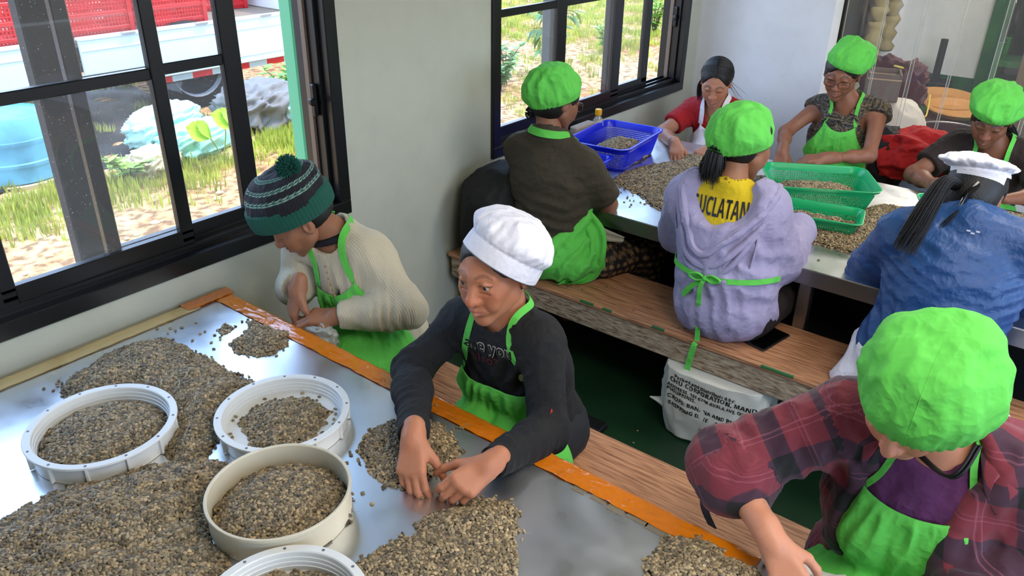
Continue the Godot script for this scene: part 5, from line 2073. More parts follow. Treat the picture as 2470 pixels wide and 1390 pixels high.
func torso(s: Sdf, J: Dictionary, gr: float, bw := 1.0, bust := true, k := 0.05) -> void:
	var up: Vector3 = (J.nb - J.pel).normalized()
	var sx: Vector3 = (J.sl - J.sr).normalized()
	var cb := frame(sx.cross(up), up)
	var hx: Vector3 = (J.hl - J.hr).normalized()
	var cu: Vector3 = (J.che - J.pel).normalized()
	var pb := frame(hx.cross(cu), cu)
	var fw: Vector3 = cb.z
	s.ell(J.pel, V(0.150 * bw + gr, 0.105 + gr, 0.110 * bw + gr), pb, k)
	s.ell(J.pel.lerp(J.che, 0.5), V(0.128 * bw + gr, 0.14 + gr, 0.098 * bw + gr), frame(pb.z + cb.z, cu), k)
	s.ell(J.che, V(0.146 * bw + gr, 0.150 + gr, 0.098 * bw + gr), cb, k)
	var sw: float = (J.sl - J.sr).length()
	s.cap(J.sl - sx * 0.035, J.sr + sx * 0.035, 0.050 + gr, 0.050 + gr, k)
	for e in [J.sl, J.sr]:
		s.cap(J.nb + up * 0.005, e.lerp(J.nb, 0.25), 0.042 + gr, 0.044 + gr, 0.04)
	if bust:
		for q in [-1.0, 1.0]:
			s.ell(J.che + fw * 0.055 * bw - up * 0.045 + sx * q * 0.062 * bw, V(0.062, 0.062, 0.058) * bw + Vector3.ONE * gr, cb, 0.03)

func arm(s: Sdf, J: Dictionary, side: String, gr: float, to := 1.0, k := 0.03, tap := 0.0) -> void:
	var a: Vector3 = J["s" + side]
	var e: Vector3 = J["e" + side]
	var w: Vector3 = J["w" + side]
	if to < -5.0: return
	var thin: float = J.get("thin", 0.0)
	gr -= thin
	if to < 0.0:
		s.cap(a, a.lerp(e, -to), 0.050 + gr, 0.050 + gr + 0.010 * to + 0.004, k)
		return
	s.cap(a, e, 0.050 + gr, 0.040 + gr, k)
	if to > 0.0:
		s.cap(e, e.lerp(w, 0.35 * to), 0.040 + gr, 0.038 + gr + tap * 0.3, k)
		s.cap(e.lerp(w, 0.35 * to), e.lerp(w, to), 0.038 + gr + tap * 0.3, lerpf(0.038, 0.0245, clampf((to - 0.35) / 0.65, 0, 1)) + gr + tap, k)

func legs(s: Sdf, J: Dictionary, gr: float, shank := true) -> void:
	for q in ["l", "r"]:
		s.cap(J["h" + q], J["k" + q], 0.085 + gr, 0.056 + gr, 0.05)
		if shank:
			s.cap(J["k" + q], J["a" + q], 0.054 + gr, 0.036 + gr, 0.03)

func foot(s: Sdf, a: Vector3, f: Vector3) -> void:
	s.cap(a + V(0, -0.03, 0) - f * 0.02, a + V(0, -0.045, 0) + f * 0.12, 0.036, 0.026, 0.03)

var wn := FastNoiseLite.new()
# folds: ridged noise stretched along one direction, plus rings of creases round each point of 'at' [point, axis, reach, amplitude, wavelength]
func wrinkle(g: G, st: Basis, amp: float, freq: float, sd: int, at: Array = [], keep: Array = []) -> void:
	wn.seed = sd
	wn.frequency = freq
	wn.fractal_type = FastNoiseLite.FRACTAL_RIDGED
	wn.fractal_octaves = 3
	g.shade(false)
	for k in g.v.size():
		var p := g.v[k]
		var h := amp * 1.8 * wn.get_noise_3dv(st * p)
		for e in at:
			var d: Vector3 = p - e[0]
			var fall := exp(-d.length_squared() / (e[2] * e[2]))
			if fall > 0.02:
				var ph: float = d.dot(e[1]) / e[4] * TAU + 2.2 * wn.get_noise_3dv(p * 0.6 + Vector3(9, 0, 0))
				h += e[3] * 1.4 * fall * (pow(0.5 + 0.5 * sin(ph), 1.6) - 0.35)
		for e in keep:
			h *= clampf((p - e[0]).length() / e[1] - 0.6, 0.0, 1.0)
		g.v[k] = p + g.n[k] * h

func grad(s: Sdf, p: Vector3, ids: PackedInt32Array) -> Vector3:
	var e := 0.002
	var d := s.d(p, ids)
	return Vector3(s.d(p + V(e, 0, 0), ids) - d, s.d(p + V(0, e, 0), ids) - d, s.d(p + V(0, 0, e), ids) - d).normalized()

func snap(s: Sdf, p: Vector3, off: float) -> Vector3:
	var ids := s.all()
	for k in 5:
		var d := s.d(p, ids) - off
		if absf(d) < 0.0005: break
		p -= grad(s, p, ids) * d * 0.9
	return p

func snapped_path(s: Sdf, pts: Array, off: float, per := 8) -> Array:
	var pa := spline(pts, per)
	var r := PackedVector3Array()
	var n := PackedVector3Array()
	var ids := s.all()
	for q in pa:
		var e := snap(s, q, off)
		r.append(e)
		n.append(grad(s, e, ids))
	# a light smoothing
	for it in 2:
		for k in range(1, r.size() - 1):
			r[k] = (r[k - 1] + r[k] * 2.0 + r[k + 1]) / 4.0
	return [r, n]

# cloth laid on a body from the front: rows v 0 (top) .. 1, columns u -1 .. 1; arc(v) gives [axis point, half angle, height offset at the edges]
func wrap_cloth(s: Sdf, rows: Callable, fwd: Vector3, axis: Vector3, nu: int, nv: int, off: float, relax: int, amp := 0.0, sd := 1, reach := 0.36) -> G:
	var ids := s.all()
	var dep := PackedFloat32Array()
	var o := PackedVector3Array()
	var dr := PackedVector3Array()
	for j in nv:
		var e: Array = rows.call(float(j) / (nv - 1))
		for i in nu:
			var u := 2.0 * i / (nu - 1) - 1.0
			var dir := fwd.rotated(axis, u * e[1])
			var st: Vector3 = e[0] + dir * reach + axis * (e[2] * u * u)
			var t := 0.0
			for q in 14:
				var d := s.d(st - dir * t, ids) - off
				if d < 0.0008: break
				t += d * 0.95
				if t > reach * 0.93: break
			t = minf(t, reach * 0.93)
			dep.append(t)
			o.append(st)
			dr.append(dir)
	for it in relax:
		var d2 := dep.duplicate()
		for j in nv:
			for i in nu:
				var q := j * nu + i
				var a := (dep[q - 1 if i > 0 else q] + dep[q + 1 if i < nu - 1 else q] + dep[q - nu if j > 0 else q] + dep[q + nu if j < nv - 1 else q]) / 4.0
				d2[q] = minf(dep[q], a)
		dep = d2
	wn.seed = sd
	wn.frequency = 7.0
	wn.fractal_type = FastNoiseLite.FRACTAL_RIDGED
	wn.fractal_octaves = 2
	var f := PackedVector3Array()
	var b := PackedVector3Array()
	for q in dep.size():
		var i := q % nu
		var j := q / nu
		var ed := minf(1.0, minf(minf(i, nu - 1 - i), minf(j, nv - 1 - j)) / 3.0)
		var h := amp * (0.5 + wn.get_noise_3d(o[q].x * 1.0, o[q].y * 0.55, o[q].z * 1.0)) * ed
		var p := o[q] - dr[q] * (dep[q] - h)
		f.append(p)
		b.append(p - dr[q] * 0.003)
	var g := G.new()
	g.grid(f, nu, false, false)
	g.grid(b, nu, false, true)
	# closed edge
	var edge := []
	for i in nu: edge.append(i)
	for j in range(1, nv): edge.append(j * nu + nu - 1)
	for i in range(nu - 2, -1, -1): edge.append((nv - 1) * nu + i)
	for j in range(nv - 2, 0, -1): edge.append(j * nu)
	var m := edge.size()
	var loop := PackedVector3Array()
	for k in m: loop.append(f[edge[k]])
	for k in m: loop.append(b[edge[k]])
	g.grid(loop, m, true, true)
	return g

# soft cap. T: middle of the rim, y along the crown, z to the front
func cap_shape(T: Transform3D, a: float, b: float, h: float, bulge: float, droop: Vector3, pleats: int, pamp: float, sd: int, lump := 0.010, band := 0.0, flat := 1.0, hem := 1.0) -> G:
	var f := FastNoiseLite.new()
	f.seed = sd
	f.frequency = 1.0
	f.fractal_type = FastNoiseLite.FRACTAL_RIDGED
	f.fractal_octaves = 2
	var f2 := FastNoiseLite.new()
	f2.seed = sd + 50
	f2.frequency = 0.9
	f2.fractal_octaves = 2
	var sg := 132
	var rows := 60
	var pts := PackedVector3Array()
	for j in range(-3, rows + 1):
		var t := clampf(float(j) / rows, 0.0, 1.0)
		var ph := t * PI / 2.0
		var r := pow(maxf(cos(ph), 0.0), 0.72 * flat)
		var y := h * pow(sin(ph), 0.95)
		var tb := clampf((t - band) / (1.0 - band), 0.0, 1.0)
		# the cloth swells out just above the gathered hem (or band) and closes over the top
		r *= 1.0 + bulge * (1.0 - exp(-tb * 9.0)) * (1.0 - tb * tb * 0.5)
		for s in sg:
			var an := -TAU * s / sg
			var cx := cos(an)
			var cz := sin(an)
			var env := exp(-tb * 7.0) * (0.12 if t < band else 1.0)
			var pl := 1.0 - pamp * env * (0.5 + 0.5 * sin(an * pleats + 1.9 * sin(an * 5.0 + sd) + sd))
			if band > 0.0: pl -= 0.055 * pow(0.5 + 0.5 * sin(an * pleats * 0.5 + 1.2 * sin(an * 4.0 + sd)), 3.0) * smoothstep(0.0, 0.10, tb) * exp(-tb * 2.2)
			var rr := r * pl
			if j < 0: rr = pl - 0.035 * -j
			var q := V(cx * a * rr, y + (0.006 * -j if j < 0 else 0.0), cz * b * rr)
			if j >= 0:
				var u := V(cx * r, t * 1.2, cz * r)
				var dir := V(cx * r, 0.7 * t, cz * r)
				var wv := f.get_noise_3d(u.x * 1.25 + sd, u.y * 0.55, u.z * 1.25)
				var lo := f2.get_noise_3dv(u * 1.1 + Vector3(sd, 0, 0))
				var k := smoothstep(0.0, 0.2, tb)
				q += dir * ((lump * wv + lump * 1.4 * lo) * k)
			q += droop * (t * t * (3.0 - 2.0 * t))
			pts.append(T * q)
	var g := G.new()
	g.grid(pts, sg, true)
	return g

# hanging cloth between two edge lines, folded like an accordion across its width
func sheet(ea: Array, eb: Array, nrm: Vector3, folds: float, amp: float, th := 0.004, nu := 40, per := 8) -> G:
	var a := spline(ea, per)
	var b := spline(eb, per)
	var nv := a.size()
	var f := PackedVector3Array()
	var k := PackedVector3Array()
	for j in nv:
		var t := float(j) / (nv - 1)
		for i in nu:
			var u := float(i) / (nu - 1)
			var w := sin((u * folds + 0.15 * sin(t * 5.0)) * TAU)
			var p := a[j].lerp(b[j], u) + nrm * (amp * (w + 0.4 * sin(u * 17.0 + t * 4.0)) * (0.35 + 0.65 * t) * minf(1.0, minf(u, 1.0 - u) * 8.0))
			f.append(p)
			k.append(p - nrm * th)
	var g := G.new()
	g.grid(f, nu)
	g.grid(k, nu, false, true)
	var loop := PackedVector3Array()
	var edge := []
	for i in nu: edge.append(i)
	for j in range(1, nv): edge.append(j * nu + nu - 1)
	for i in range(nu - 2, -1, -1): edge.append((nv - 1) * nu + i)
	for j in range(nv - 2, 0, -1): edge.append(j * nu)
	for q in edge: loop.append(f[q])
	for q in edge: loop.append(k[q])
	g.grid(loop, edge.size(), true, true)
	return g

# many thin locks following one line
func locks(g: G, line: PackedVector3Array, n: int, r0: float, r1: float, th: float, sd: int, ragged := 0.25) -> void:
	var q := RandomNumberGenerator.new()
	q.seed = sd
	var m := line.size()
	for k in n:
		var an := q.randf_range(0, TAU)
		var rr := sqrt(q.randf())
		var w := q.randf_range(0.4, 1.0) * 0.012
		var l := m - int(q.randf() * ragged * m)
		var pa := PackedVector3Array()
		var rs := PackedFloat32Array()
		for i in l:
			var t := float(i) / (m - 1)
			var tg := (line[mini(i + 1, m - 1)] - line[maxi(i - 1, 0)]).normalized()
			var nx := tg.cross(Vector3.UP if absf(tg.y) < 0.95 else Vector3.RIGHT).normalized()
			var ny := tg.cross(nx)
			var r := lerpf(r0, r1, sin(t * PI * 0.5)) * rr
			pa.append(line[i] + nx * (cos(an) * r) + ny * (sin(an) * r) + nx * (w * 0.35 * sin(t * 4.0 + an) * t))
			rs.append(th * (1.0 - 0.75 * float(i) / maxf(1, l - 1)))
		if l > 2: g.tube(pa, rs, 4, true)

func hair_shell(T: Transform3D, sc: float, grow: float, hairline := 0.055, low := -0.06) -> Sdf:
	var s := Sdf.new()
	var b := T.basis
	var w := func(x: float, y: float, z: float) -> Vector3: return T * (V(x, y, z) * sc)
	s.ell(w.call(0, 0.030, -0.014), V(0.075 + grow, 0.082 + grow, 0.092 + grow) * sc, b, 0.02)
	s.ell(w.call(0, -0.02, -0.042), V(0.066 + grow, 0.070, 0.058 + grow) * sc, b, 0.03)
	# face, ears and neck stay free
	s.ell(w.call(0, hairline - 0.105, 0.085), V(0.062, 0.105, 0.075) * sc, b, 0.012, true)
	for q in [-1.0, 1.0]:
		s.ell(w.call(q * 0.082, -0.012, 0.004), V(0.02, 0.036, 0.03) * sc, b, 0.01, true)
	s.chop(w.call(0, low, 0), -b.y, 0.4)
	return s

func paint(g: G, c: Color) -> void:
	g.c.fill(c)

func skin_mat() -> StandardMaterial3D:
	var m := vcol(mat(Color(1, 1, 1), 0.48, 0.0, noise_tex(0.09, 3, 256, null, FastNoiseLite.TYPE_CELLULAR, 81), 0.035, 9.0))
	m.subsurf_scatter_enabled = true
	m.subsurf_scatter_strength = 0.08
	m.metallic_specular = 0.4
	return m

# joins body, head and hands into the person's one mesh; hands: [wrist box centre, reach]
func skin_person(label: String, body: Sdf, head: Sdf, T: Transform3D, hs: float, hands: Array, skin: Color, cell := 0.009, brow := 0.8, lash := -0.004) -> MeshInstance3D:
	var c := lin(skin)
	var g := body.net(cell)
	paint(g, c)
	if head:
		var h := head.net((0.0031 if T.basis.z.x < 0.0 else 0.0048) * hs)
		for k in h.v.size():
			h.c[k] = head_color(T, hs, c, h.v[k], brow, lash)
		g.add(h)
	for e in hands:
		var h: G = (e as Sdf).net(0.0030)
		paint(h, c)
		g.add(h)
	# freckles of tone
	wn.seed = 3
	wn.frequency = 22.0
	wn.fractal_type = FastNoiseLite.FRACTAL_FBM
	for k in g.v.size():
		var n := 1.0 + 0.10 * wn.get_noise_3dv(g.v[k])
		g.c[k] = Color(g.c[k].r * n, g.c[k].g * n, g.c[k].b * n)
	var o := put("person", g, M.skin, null, 3)
	tag(o, label, "person")
	return o

func eyes(o: Node3D, T: Transform3D, sc: float, look: Vector3) -> void:
	for q in [-1.0, 1.0]:
		var ce := T * (V(q * 0.0305, 0.003, 0.0712) * sc)
		var d := (T.basis * look).normalized()
		var g := G.new()
		g.ball(ce, Vector3.ONE * 0.0122 * sc, 24, 16)
		for k in g.v.size():
			var a := (g.v[k] - ce).normalized().dot(d)
			g.c[k] = lin(Color(0.02, 0.015, 0.015)) if a > 0.955 else lin(Color(0.09, 0.05, 0.035)) if a > 0.86 else lin(Color(0.70, 0.66, 0.62))
		put("eye", g, M.eye, o, 3)

func glasses(o: Node3D, T: Transform3D, sc: float) -> void:
	var g := G.new()
	for q in [-1.0, 1.0]:
		var lp := PackedVector3Array()
		for k in 25:
			var an := TAU * k / 24
			var cx := signf(cos(an)) * pow(absf(cos(an)), 0.6) * 0.0245
			var cy := signf(sin(an)) * pow(absf(sin(an)), 0.6) * 0.0175
			lp.append(T * (V(q * 0.0335 + cx, -0.004 + cy, 0.104 - 0.012 * absf(q * 0.0335 + cx) / 0.05) * sc))
		g.tube(lp, PackedFloat32Array([0.0016]), 6, false)
		g.tube(PackedVector3Array([T * (V(q * 0.058, 0.006, 0.090) * sc), T * (V(q * 0.078, 0.006, 0.0) * sc), T * (V(q * 0.078, -0.01, -0.02) * sc)]), PackedFloat32Array([0.0012]), 6)
		var pane := G.new()
		var ce := pane.p(T * (V(q * 0.0335, -0.004, 0.0965) * sc))
		for k in 24: pane.p(lp[k])
		for k in 24: pane.tri(ce, ce + 1 + k, ce + 1 + (k + 1) % 24)
		put("lens", pane, lens_mat(), o, 3)
	g.tube(PackedVector3Array([T * (V(-0.010, 0.0, 0.102) * sc), T * (V(0, 0.003, 0.104) * sc), T * (V(0.010, 0.0, 0.102) * sc)]), PackedFloat32Array([0.0012]), 6)
	put("glasses_frame", g, mat(Color(0.30, 0.22, 0.16), 0.3, 0.6), o, 3)

var _lens: StandardMaterial3D
func lens_mat() -> Material:
	if _lens == null:
		_lens = M.glass.duplicate()
		_lens.metallic_specular = 0.2
		_lens.albedo_color = Color(1, 1, 1, 0.0)
	return _lens

func finish(J: Dictionary, fwd: Vector3, che_f := 0.0, reach := 0.40, spread := 0.09) -> Dictionary:
	var up: Vector3 = (J.nb - J.pel).normalized()
	var sx: Vector3 = (J.sl - J.sr).normalized()
	if not J.has("che"): J.che = J.nb.lerp(J.pel, 0.42) + fwd * che_f
	var hx := (sx - Vector3.UP * sx.y).normalized()
	var f := Vector3(fwd.x, 0, fwd.z).normalized()
	J.hl = J.pel + hx * 0.08 + V(0, -0.02, 0)
	J.hr = J.pel - hx * 0.08 + V(0, -0.02, 0)
	J.kl = J.hl + f * reach + hx * 0.03 + V(0, -0.015, 0)
	J.kr = J.hr + f * reach - hx * 0.03 + V(0, -0.015, 0)
	J.al = J.kl + V(0, 0.075 - J.kl.y, 0) - f * 0.02
	J.ar = J.kr + V(0, 0.075 - J.kr.y, 0) - f * 0.02
	J.up = up
	J.sx = sx
	J.f = sx.cross(up).normalized()
	return J

func neck(s: Sdf, J: Dictionary, T: Transform3D, gr := 0.0) -> void:
	s.cap(J.nb - J.up * 0.03, T * V(0, -0.045, -0.028), 0.050 + gr, 0.047 + gr, 0.03)

func body_skin(J: Dictionary, T: Transform3D, bw := 1.0, bust := true, gr := -0.010) -> Sdf:
	var s := Sdf.new()
	torso(s, J, gr, bw, bust)
	neck(s, J, T)
	for q in ["l", "r"]:
		arm(s, J, q, -0.004)
		foot(s, J["a" + q], V(J.f.x, 0, J.f.z).normalized())
	legs(s, J, -0.010)
	return s

func trousers(o: Node3D, J: Dictionary, m: Material, gr := 0.004, called := "trousers") -> void:
	var s := Sdf.new()
	s.ell(J.pel, V(0.150 + gr, 0.095, 0.115 + gr), Basis(V(J.sx.x, 0, J.sx.z).normalized(), Vector3.UP, V(J.sx.x, 0, J.sx.z).normalized().cross(Vector3.UP)), 0.05)
	legs(s, J, gr)
	for q in ["l", "r"]:
		s.chop(J["a" + q] + V(0, 0.02, 0), V(0, -1, 0), 0.12)
	var g := s.net(0.014)
	wrinkle(g, Basis.from_scale(V(1, 0.6, 1)), 0.003, 9.0, 4)
	put(called, g, m, o, 3)

func march(s: Sdf, ids: PackedInt32Array, p: Vector3, dir: Vector3, off: float) -> Vector3:
	for q in 16:
		var d := s.d(p, ids) - off
		if d < 0.0004: break
		p += dir * d * 0.9
	return p

func print_on(o: Node3D, s: Sdf, txt: String, size: float, base: Vector3, xd: Vector3, yd: Vector3, into: Vector3, m: Material, lift := 0.0015, font := "Droid Sans", squeeze := 1.0, called := "lettering") -> void:
	var ids := s.all()
	var tm := text_mesh(txt, size, 0.0004, true, font)
	var g := text_on(tm, func(x: float, y: float, z: float) -> Vector3:
		return march(s, ids, base + xd * x * squeeze + yd * y - into * 0.3, into, lift) - into * z, 0.008)
	put(called, g, m, o, 0)

# bib apron with neck straps; returns nothing, adds the parts
func apron(o: Node3D, s: Sdf, J: Dictionary, m: Material, top := 0.03, a0 := 0.6, a1 := 1.35, low := 0.0, amp := 0.008, sd := 1, lift := 0.03, neck_strap := true, waist := 0.45, bow := 0.0, strap_w := 0.022) -> void:
	var p0: Vector3 = J.che + J.up * top
	var p1: Vector3 = J.pel - J.up * low
	var rows := func(v: float) -> Array:
		var a := lerpf(a0, a1, smoothstep(0.0, waist, v) ) if v < waist else a1
		return [p0.lerp(p1, v), a, lift * (1.0 - smoothstep(0.0, 0.35, v)) - bow * v]
	var g := wrap_cloth(s, rows, J.f, J.up, 61, 64, 0.006, 24, amp, sd)
	var c0 := g.v[0]
	var c1 := g.v[60]
	put("apron", g, m, o, 2)
	# hem seam along the top
	var seam := G.new()
	var pa := PackedVector3Array()
	for i in range(1, 60): pa.append(g.v[i + 61 * 2].lerp(g.v[i + 61 * 3], 0.3) + J.f * 0.0008)
	if neck_strap:
		for e in [[c0, -1.0], [c1, 1.0]]:
			var q: float = e[1]
			# u=-1 turns the front direction towards one shoulder: find which
			if (e[0] - p0).dot(J.sx) < 0: q = -1.0
			else: q = 1.0
			var r := snapped_path(s, [e[0], (e[0] as Vector3).lerp(J.nb + J.sx * q * 0.055 + J.f * 0.05, 0.55) + J.f * 0.02, J.nb + J.sx * q * 0.056 + J.f * 0.035 + J.up * 0.015, J.nb + J.sx * q * 0.050 - J.f * 0.025 + J.up * 0.035, J.nb + J.sx * q * 0.02 - J.f * 0.055 + J.up * 0.035], 0.002)
			seam = G.new()
			seam.ribbon(r[0], r[1], strap_w, 0.0025)
			put("strap", seam, m, o, 1)

func shirt_sdf(J: Dictionary, T: Transform3D, gr: float, bw: float, bust: bool, sleeve_l: float, sleeve_r: float, tap := 0.004, neck_r := 0.060, hem := 0.0) -> Sdf:
	var s := Sdf.new()
	torso(s, J, gr, bw, bust)
	arm(s, J, "l", gr + 0.003, sleeve_l, 0.035, tap)
	arm(s, J, "r", gr + 0.003, sleeve_r, 0.035, tap)
	return s

func cut_neck(s: Sdf, J: Dictionary, T: Transform3D, r: float, fr := 0.0) -> void:
	s.dig(J.nb + J.up * 0.012 + J.f * (0.01 + fr), T * V(0, -0.03, -0.02) + J.up * 0.05, r, r + 0.02, 0.008)

func cut_cuff(s: Sdf, J: Dictionary, q: String, t: float) -> void:
	var a: Vector3 = J["e" + q]
	var b: Vector3 = J["w" + q]
	if t < 0.0:   # on the upper arm
		a = J["s" + q]
		b = J["e" + q]
		t = -t
	s.chop(a.lerp(b, t), b - a, 0.085)

func cap_on(o: Node3D, T: Transform3D, off: Vector3, tilt: float, roll: float, g_args: Array, m: Material, called := "cap") -> Transform3D:
	var C := T * Transform3D(Basis(Vector3.BACK, roll) * Basis(Vector3.RIGHT, tilt), off)
	var g: G = cap_shape(C, g_args[0], g_args[1], g_args[2], g_args[3], g_args[4], g_args[5], g_args[6], g_args[7], g_args[8] if g_args.size() > 8 else 0.010, g_args[9] if g_args.size() > 9 else 0.0, g_args[10] if g_args.size() > 10 else 1.0)
	var col := int(g_args[7]) % 40 + 70
	var pa := PackedVector3Array()
	for j in range(6, 62): pa.append(g.v[j * 133 + col])
	put(called, g, m, o, 2)
	var sm := G.new()
	sm.tube(pa, PackedFloat32Array([0.0007]), 5, false)
	put("seam", sm, m, o, 3)
	return C

func hair(o: Node3D, T: Transform3D, sc := 1.0, grow := 0.008, hairline := 0.055, low := -0.06) -> void:
	var g := hair_shell(T, sc, grow, hairline, low).net(0.0045)
	put("hair", g, M.hair, o, 3)

func build_people() -> void:
	M.skin = skin_mat()
	M.eye = vcol(mat(Color(1, 1, 1), 0.15, 0.0, null, 0, 1, false))
	M.hair = mat(Color(0.035, 0.027, 0.025), 0.5, 0.0, noise_tex(0.03, 3, 256, null, FastNoiseLite.TYPE_SIMPLEX_SMOOTH, 91), 0.12, 1.0)
	M.hair.uv1_scale = V(40, 5, 40)
	M.green_cloth = cloth(Color(0.36, 0.76, 0.29), M.weave, 0.012, 60.0, 0.2)
	M.green_cloth.backlight_enabled = true
	M.green_cloth.backlight = Color(0.12, 0.3, 0.06)
	M.white_cloth = cloth(Color(0.88, 0.87, 0.90), M.weave, 0.012, 60.0, 0.2)
	person_knit_cap()
	person_black_shirt()
	person_plaid()
	person_olive()
	person_hood()
	person_blue()
	person_red()
	person_blouse()
	person_brown()

func person_knit_cap() -> void:
	var J := finish({"nb": V(1.185, 0.862, 0.362), "sl": V(1.225, 0.806, 0.478), "sr": V(1.155, 0.822, 0.245), "el": V(1.215, 0.680, 0.625), "wl": V(1.075, 0.662, 0.470), "er": V(1.14, 0.64, 0.19), "wr": V(1.035, 0.730, 0.352), "pel": V(1.265, 0.495, 0.47)}, V(-1, 0, -0.15))
	var T := Transform3D(frame(V(-0.706, -0.570, -0.422), V(-0.518, 0.821, -0.241)), V(1.110, 0.922, 0.296))
	var hd := Sdf.new()
	head_sdf(hd, T, 0.0, 0.98, 1.0, 0.8)
	var hl := Sdf.new()
	hl.cap(J.el.lerp(J.wl, 0.7), J.wl, 0.027, 0.025, 0.02)
	hand(hl, J.wl, V(-0.62, -0.05, -0.75), V(-0.1, 0.95, 0.2), V(-0.8, 0.1, 0.5), LOOSE, 0.08, 0.95)
	var hr := Sdf.new()
	hr.cap(J.er.lerp(J.wr, 0.7), J.wr, 0.027, 0.024, 0.02)
	hand(hr, J.wr, V(-0.30, -0.92, -0.05), V(-0.75, 0.2, -0.3), V(-0.2, -0.1, 0.9), LOOSE, 0.08, 0.95)
	var bs := body_skin(J, T, 0.95, false)
	var o := skin_person("person in a navy and teal bobble hat and cream ribbed henley, looking down", bs, hd, T, 0.98, [hl, hr], Color(0.58, 0.40, 0.30), 0.011, 0.5, -0.003)
	hair(o, T, 0.98, 0.003, 0.045, -0.035)
	# shirt
	var s := shirt_sdf(J, T, 0.008, 0.98, false, 1.0, 0.75)
	var ap := shirt_sdf(J, T, 0.008, 0.98, false, -9.0, -9.0)
	legs(ap, J, 0.006, false)
	neck(ap, J, T, 0.002)
	cut_neck(s, J, T, 0.062, 0.012)
	cut_cuff(s, J, "l", 0.95)
	cut_cuff(s, J, "r", 0.60)
	var g := s.net(0.0065)
	var ua: Vector3 = (J.el - J.sl).normalized()
	var fa: Vector3 = (J.wl - J.el).normalized()
	wrinkle(g, Basis.from_scale(V(1, 0.5, 1)), 0.003, 8.0, 11, [[J.el.lerp(J.wl, 0.15) + V(-0.03, 0, 0), fa, 0.055, 0.007, 0.026], [J.el.lerp(J.wl, 0.55), fa, 0.05, 0.004, 0.03], [J.sl + V(-0.05, -0.07, -0.03), V(0.3, 0.3, 0.9).normalized(), 0.07, 0.006, 0.035], [J.che + V(-0.06, -0.08, 0.08), V(0.1, 0.9, 0.3).normalized(), 0.09, 0.005, 0.04]])
	M.waffle = cloth(Color(0.74, 0.70, 0.60), img_tex(16, 16, func(x, y): var k := 0.5 + 0.5 * sin(TAU * x / 16.0); return Color(k, k, k)), 0.10, 130.0, 0.3)
	M.waffle.uv1_scale = V(170, 40, 170)
	put("henley_shirt", g, M.waffle, o, 3)
	# navy collar of the undershirt
	var us := Sdf.new()
	torso(us, J, 0.003, 0.96, false)
	neck(us, J, T, 0.006)
	us.chop(J.nb - J.up * 0.01, -J.up, 0.4)
	us.chop(J.nb + J.up * 0.010 - J.f * 0.01, J.up, 0.2)
	put("undershirt_collar", us.net(0.006), mat(Color(0.04, 0.05, 0.09), 0.8, 0.0, M.weave, 0.02, 60.0), o, 3)
	o2bag()
	# buttons
	var ids := ap.all()
	for k in 6:
		var q := march(ap, ids, J.nb - J.up * (0.06 + k * 0.018) + J.f * 0.25 - J.sx * 0.004, -J.f, 0.012)
		g = G.new()
		g.ball(q, V(0.0048, 0.0048, 0.0026), 10, 6, frame(J.f, J.up))
		put("button", g, mat(Color(0.66, 0.52, 0.38), 0.4), o, 3)
	apron(o, ap, J, M.green_cloth, 0.012, 0.66, 1.25, 0.09, 0.009, 5, 0.03, true, 0.38, 0.0)
	trousers(o, J, mat(Color(0.035, 0.03, 0.035), 0.8, 0.0, M.weave, 0.02, 50.0))
	# knitted hat
	var C := T * Transform3D(Basis(Vector3.RIGHT, -0.27), V(0, 0.035, -0.002))
	g = cap_shape(C, 0.090, 0.116, 0.128, 0.07, V(0, 0.0, -0.02), 7, 0.0, 21, 0.006, 0.0, 0.85, 0.0)
	var sg := 133
	for k in g.v.size():
		var j := k / sg
		var i := k % sg
		var t := float(j - 3) / 60.0
		var zz := 0.006 * absf(fmod(i * 1.0, 4.0) - 2.0)
		var c := Color(0.025, 0.032, 0.065)
		for e in [0.345, 0.385, 0.515, 0.555, 0.73, 0.77]:
			if absf(t - e - zz) < 0.0085: c = Color(0.36, 0.56, 0.48) if i % 4 < 2 or e > 0.7 else Color(0.55, 0.68, 0.62)
		g.c[k] = lin(c)
	var knit := img_tex(16, 16, func(x, y): var k := 0.5 + 0.5 * cos(TAU * (x + absf(y - 8.0) * 0.5) / 8.0); return Color(k, k, k))
	var km := vcol(cloth(Color(1, 1, 1), knit, 0.10, 60.0, 0.15))
	put("knit_hat", g, km, o, 2)
	g = G.new()
	var pts := PackedVector3Array()
	for j in 16:
		var t := j / 15.0
		for i in 264:
			var an := -TAU * i / 264
			var rb := 1.085 + 0.012 * sin(an * 66.0) + 0.035 * sin(PI * t)
			if j == 0 or j == 15: rb = 1.02
			pts.append(C * V(cos(an) * 0.090 * rb, -0.020 + 0.066 * t, sin(an) * 0.116 * rb))
	g.grid(pts, 264, true)
	put("hat_cuff", g, cloth(Color(0.0, 0.30, 0.24), M.fine, 0.15, 14.0, 0.6), o, 2)
	g = G.new()
	var ce := C * V(0.035, 0.135, -0.045)
	var q2 := RandomNumberGenerator.new()
	q2.seed = 4
	g.ball(ce, Vector3.ONE * 0.022, 12, 8)
	for k in 1100:
		var d := Vector3(q2.randfn(), q2.randfn(), q2.randfn()).normalized()
		var e := d.cross(V(0.3, 0.5, 0.8)).normalized() * 0.004 * q2.randf()
		g.tube(PackedVector3Array([ce + d * 0.012, ce + d * 0.025 + e, ce + d * q2.randf_range(0.031, 0.038) + e * 2.5]), PackedFloat32Array([0.0014, 0.0013, 0.0008]), 4)
	put("bobble", g, cloth(Color(0.0, 0.33, 0.27), M.fine, 0.1, 14.0, 0.6), o, 3)

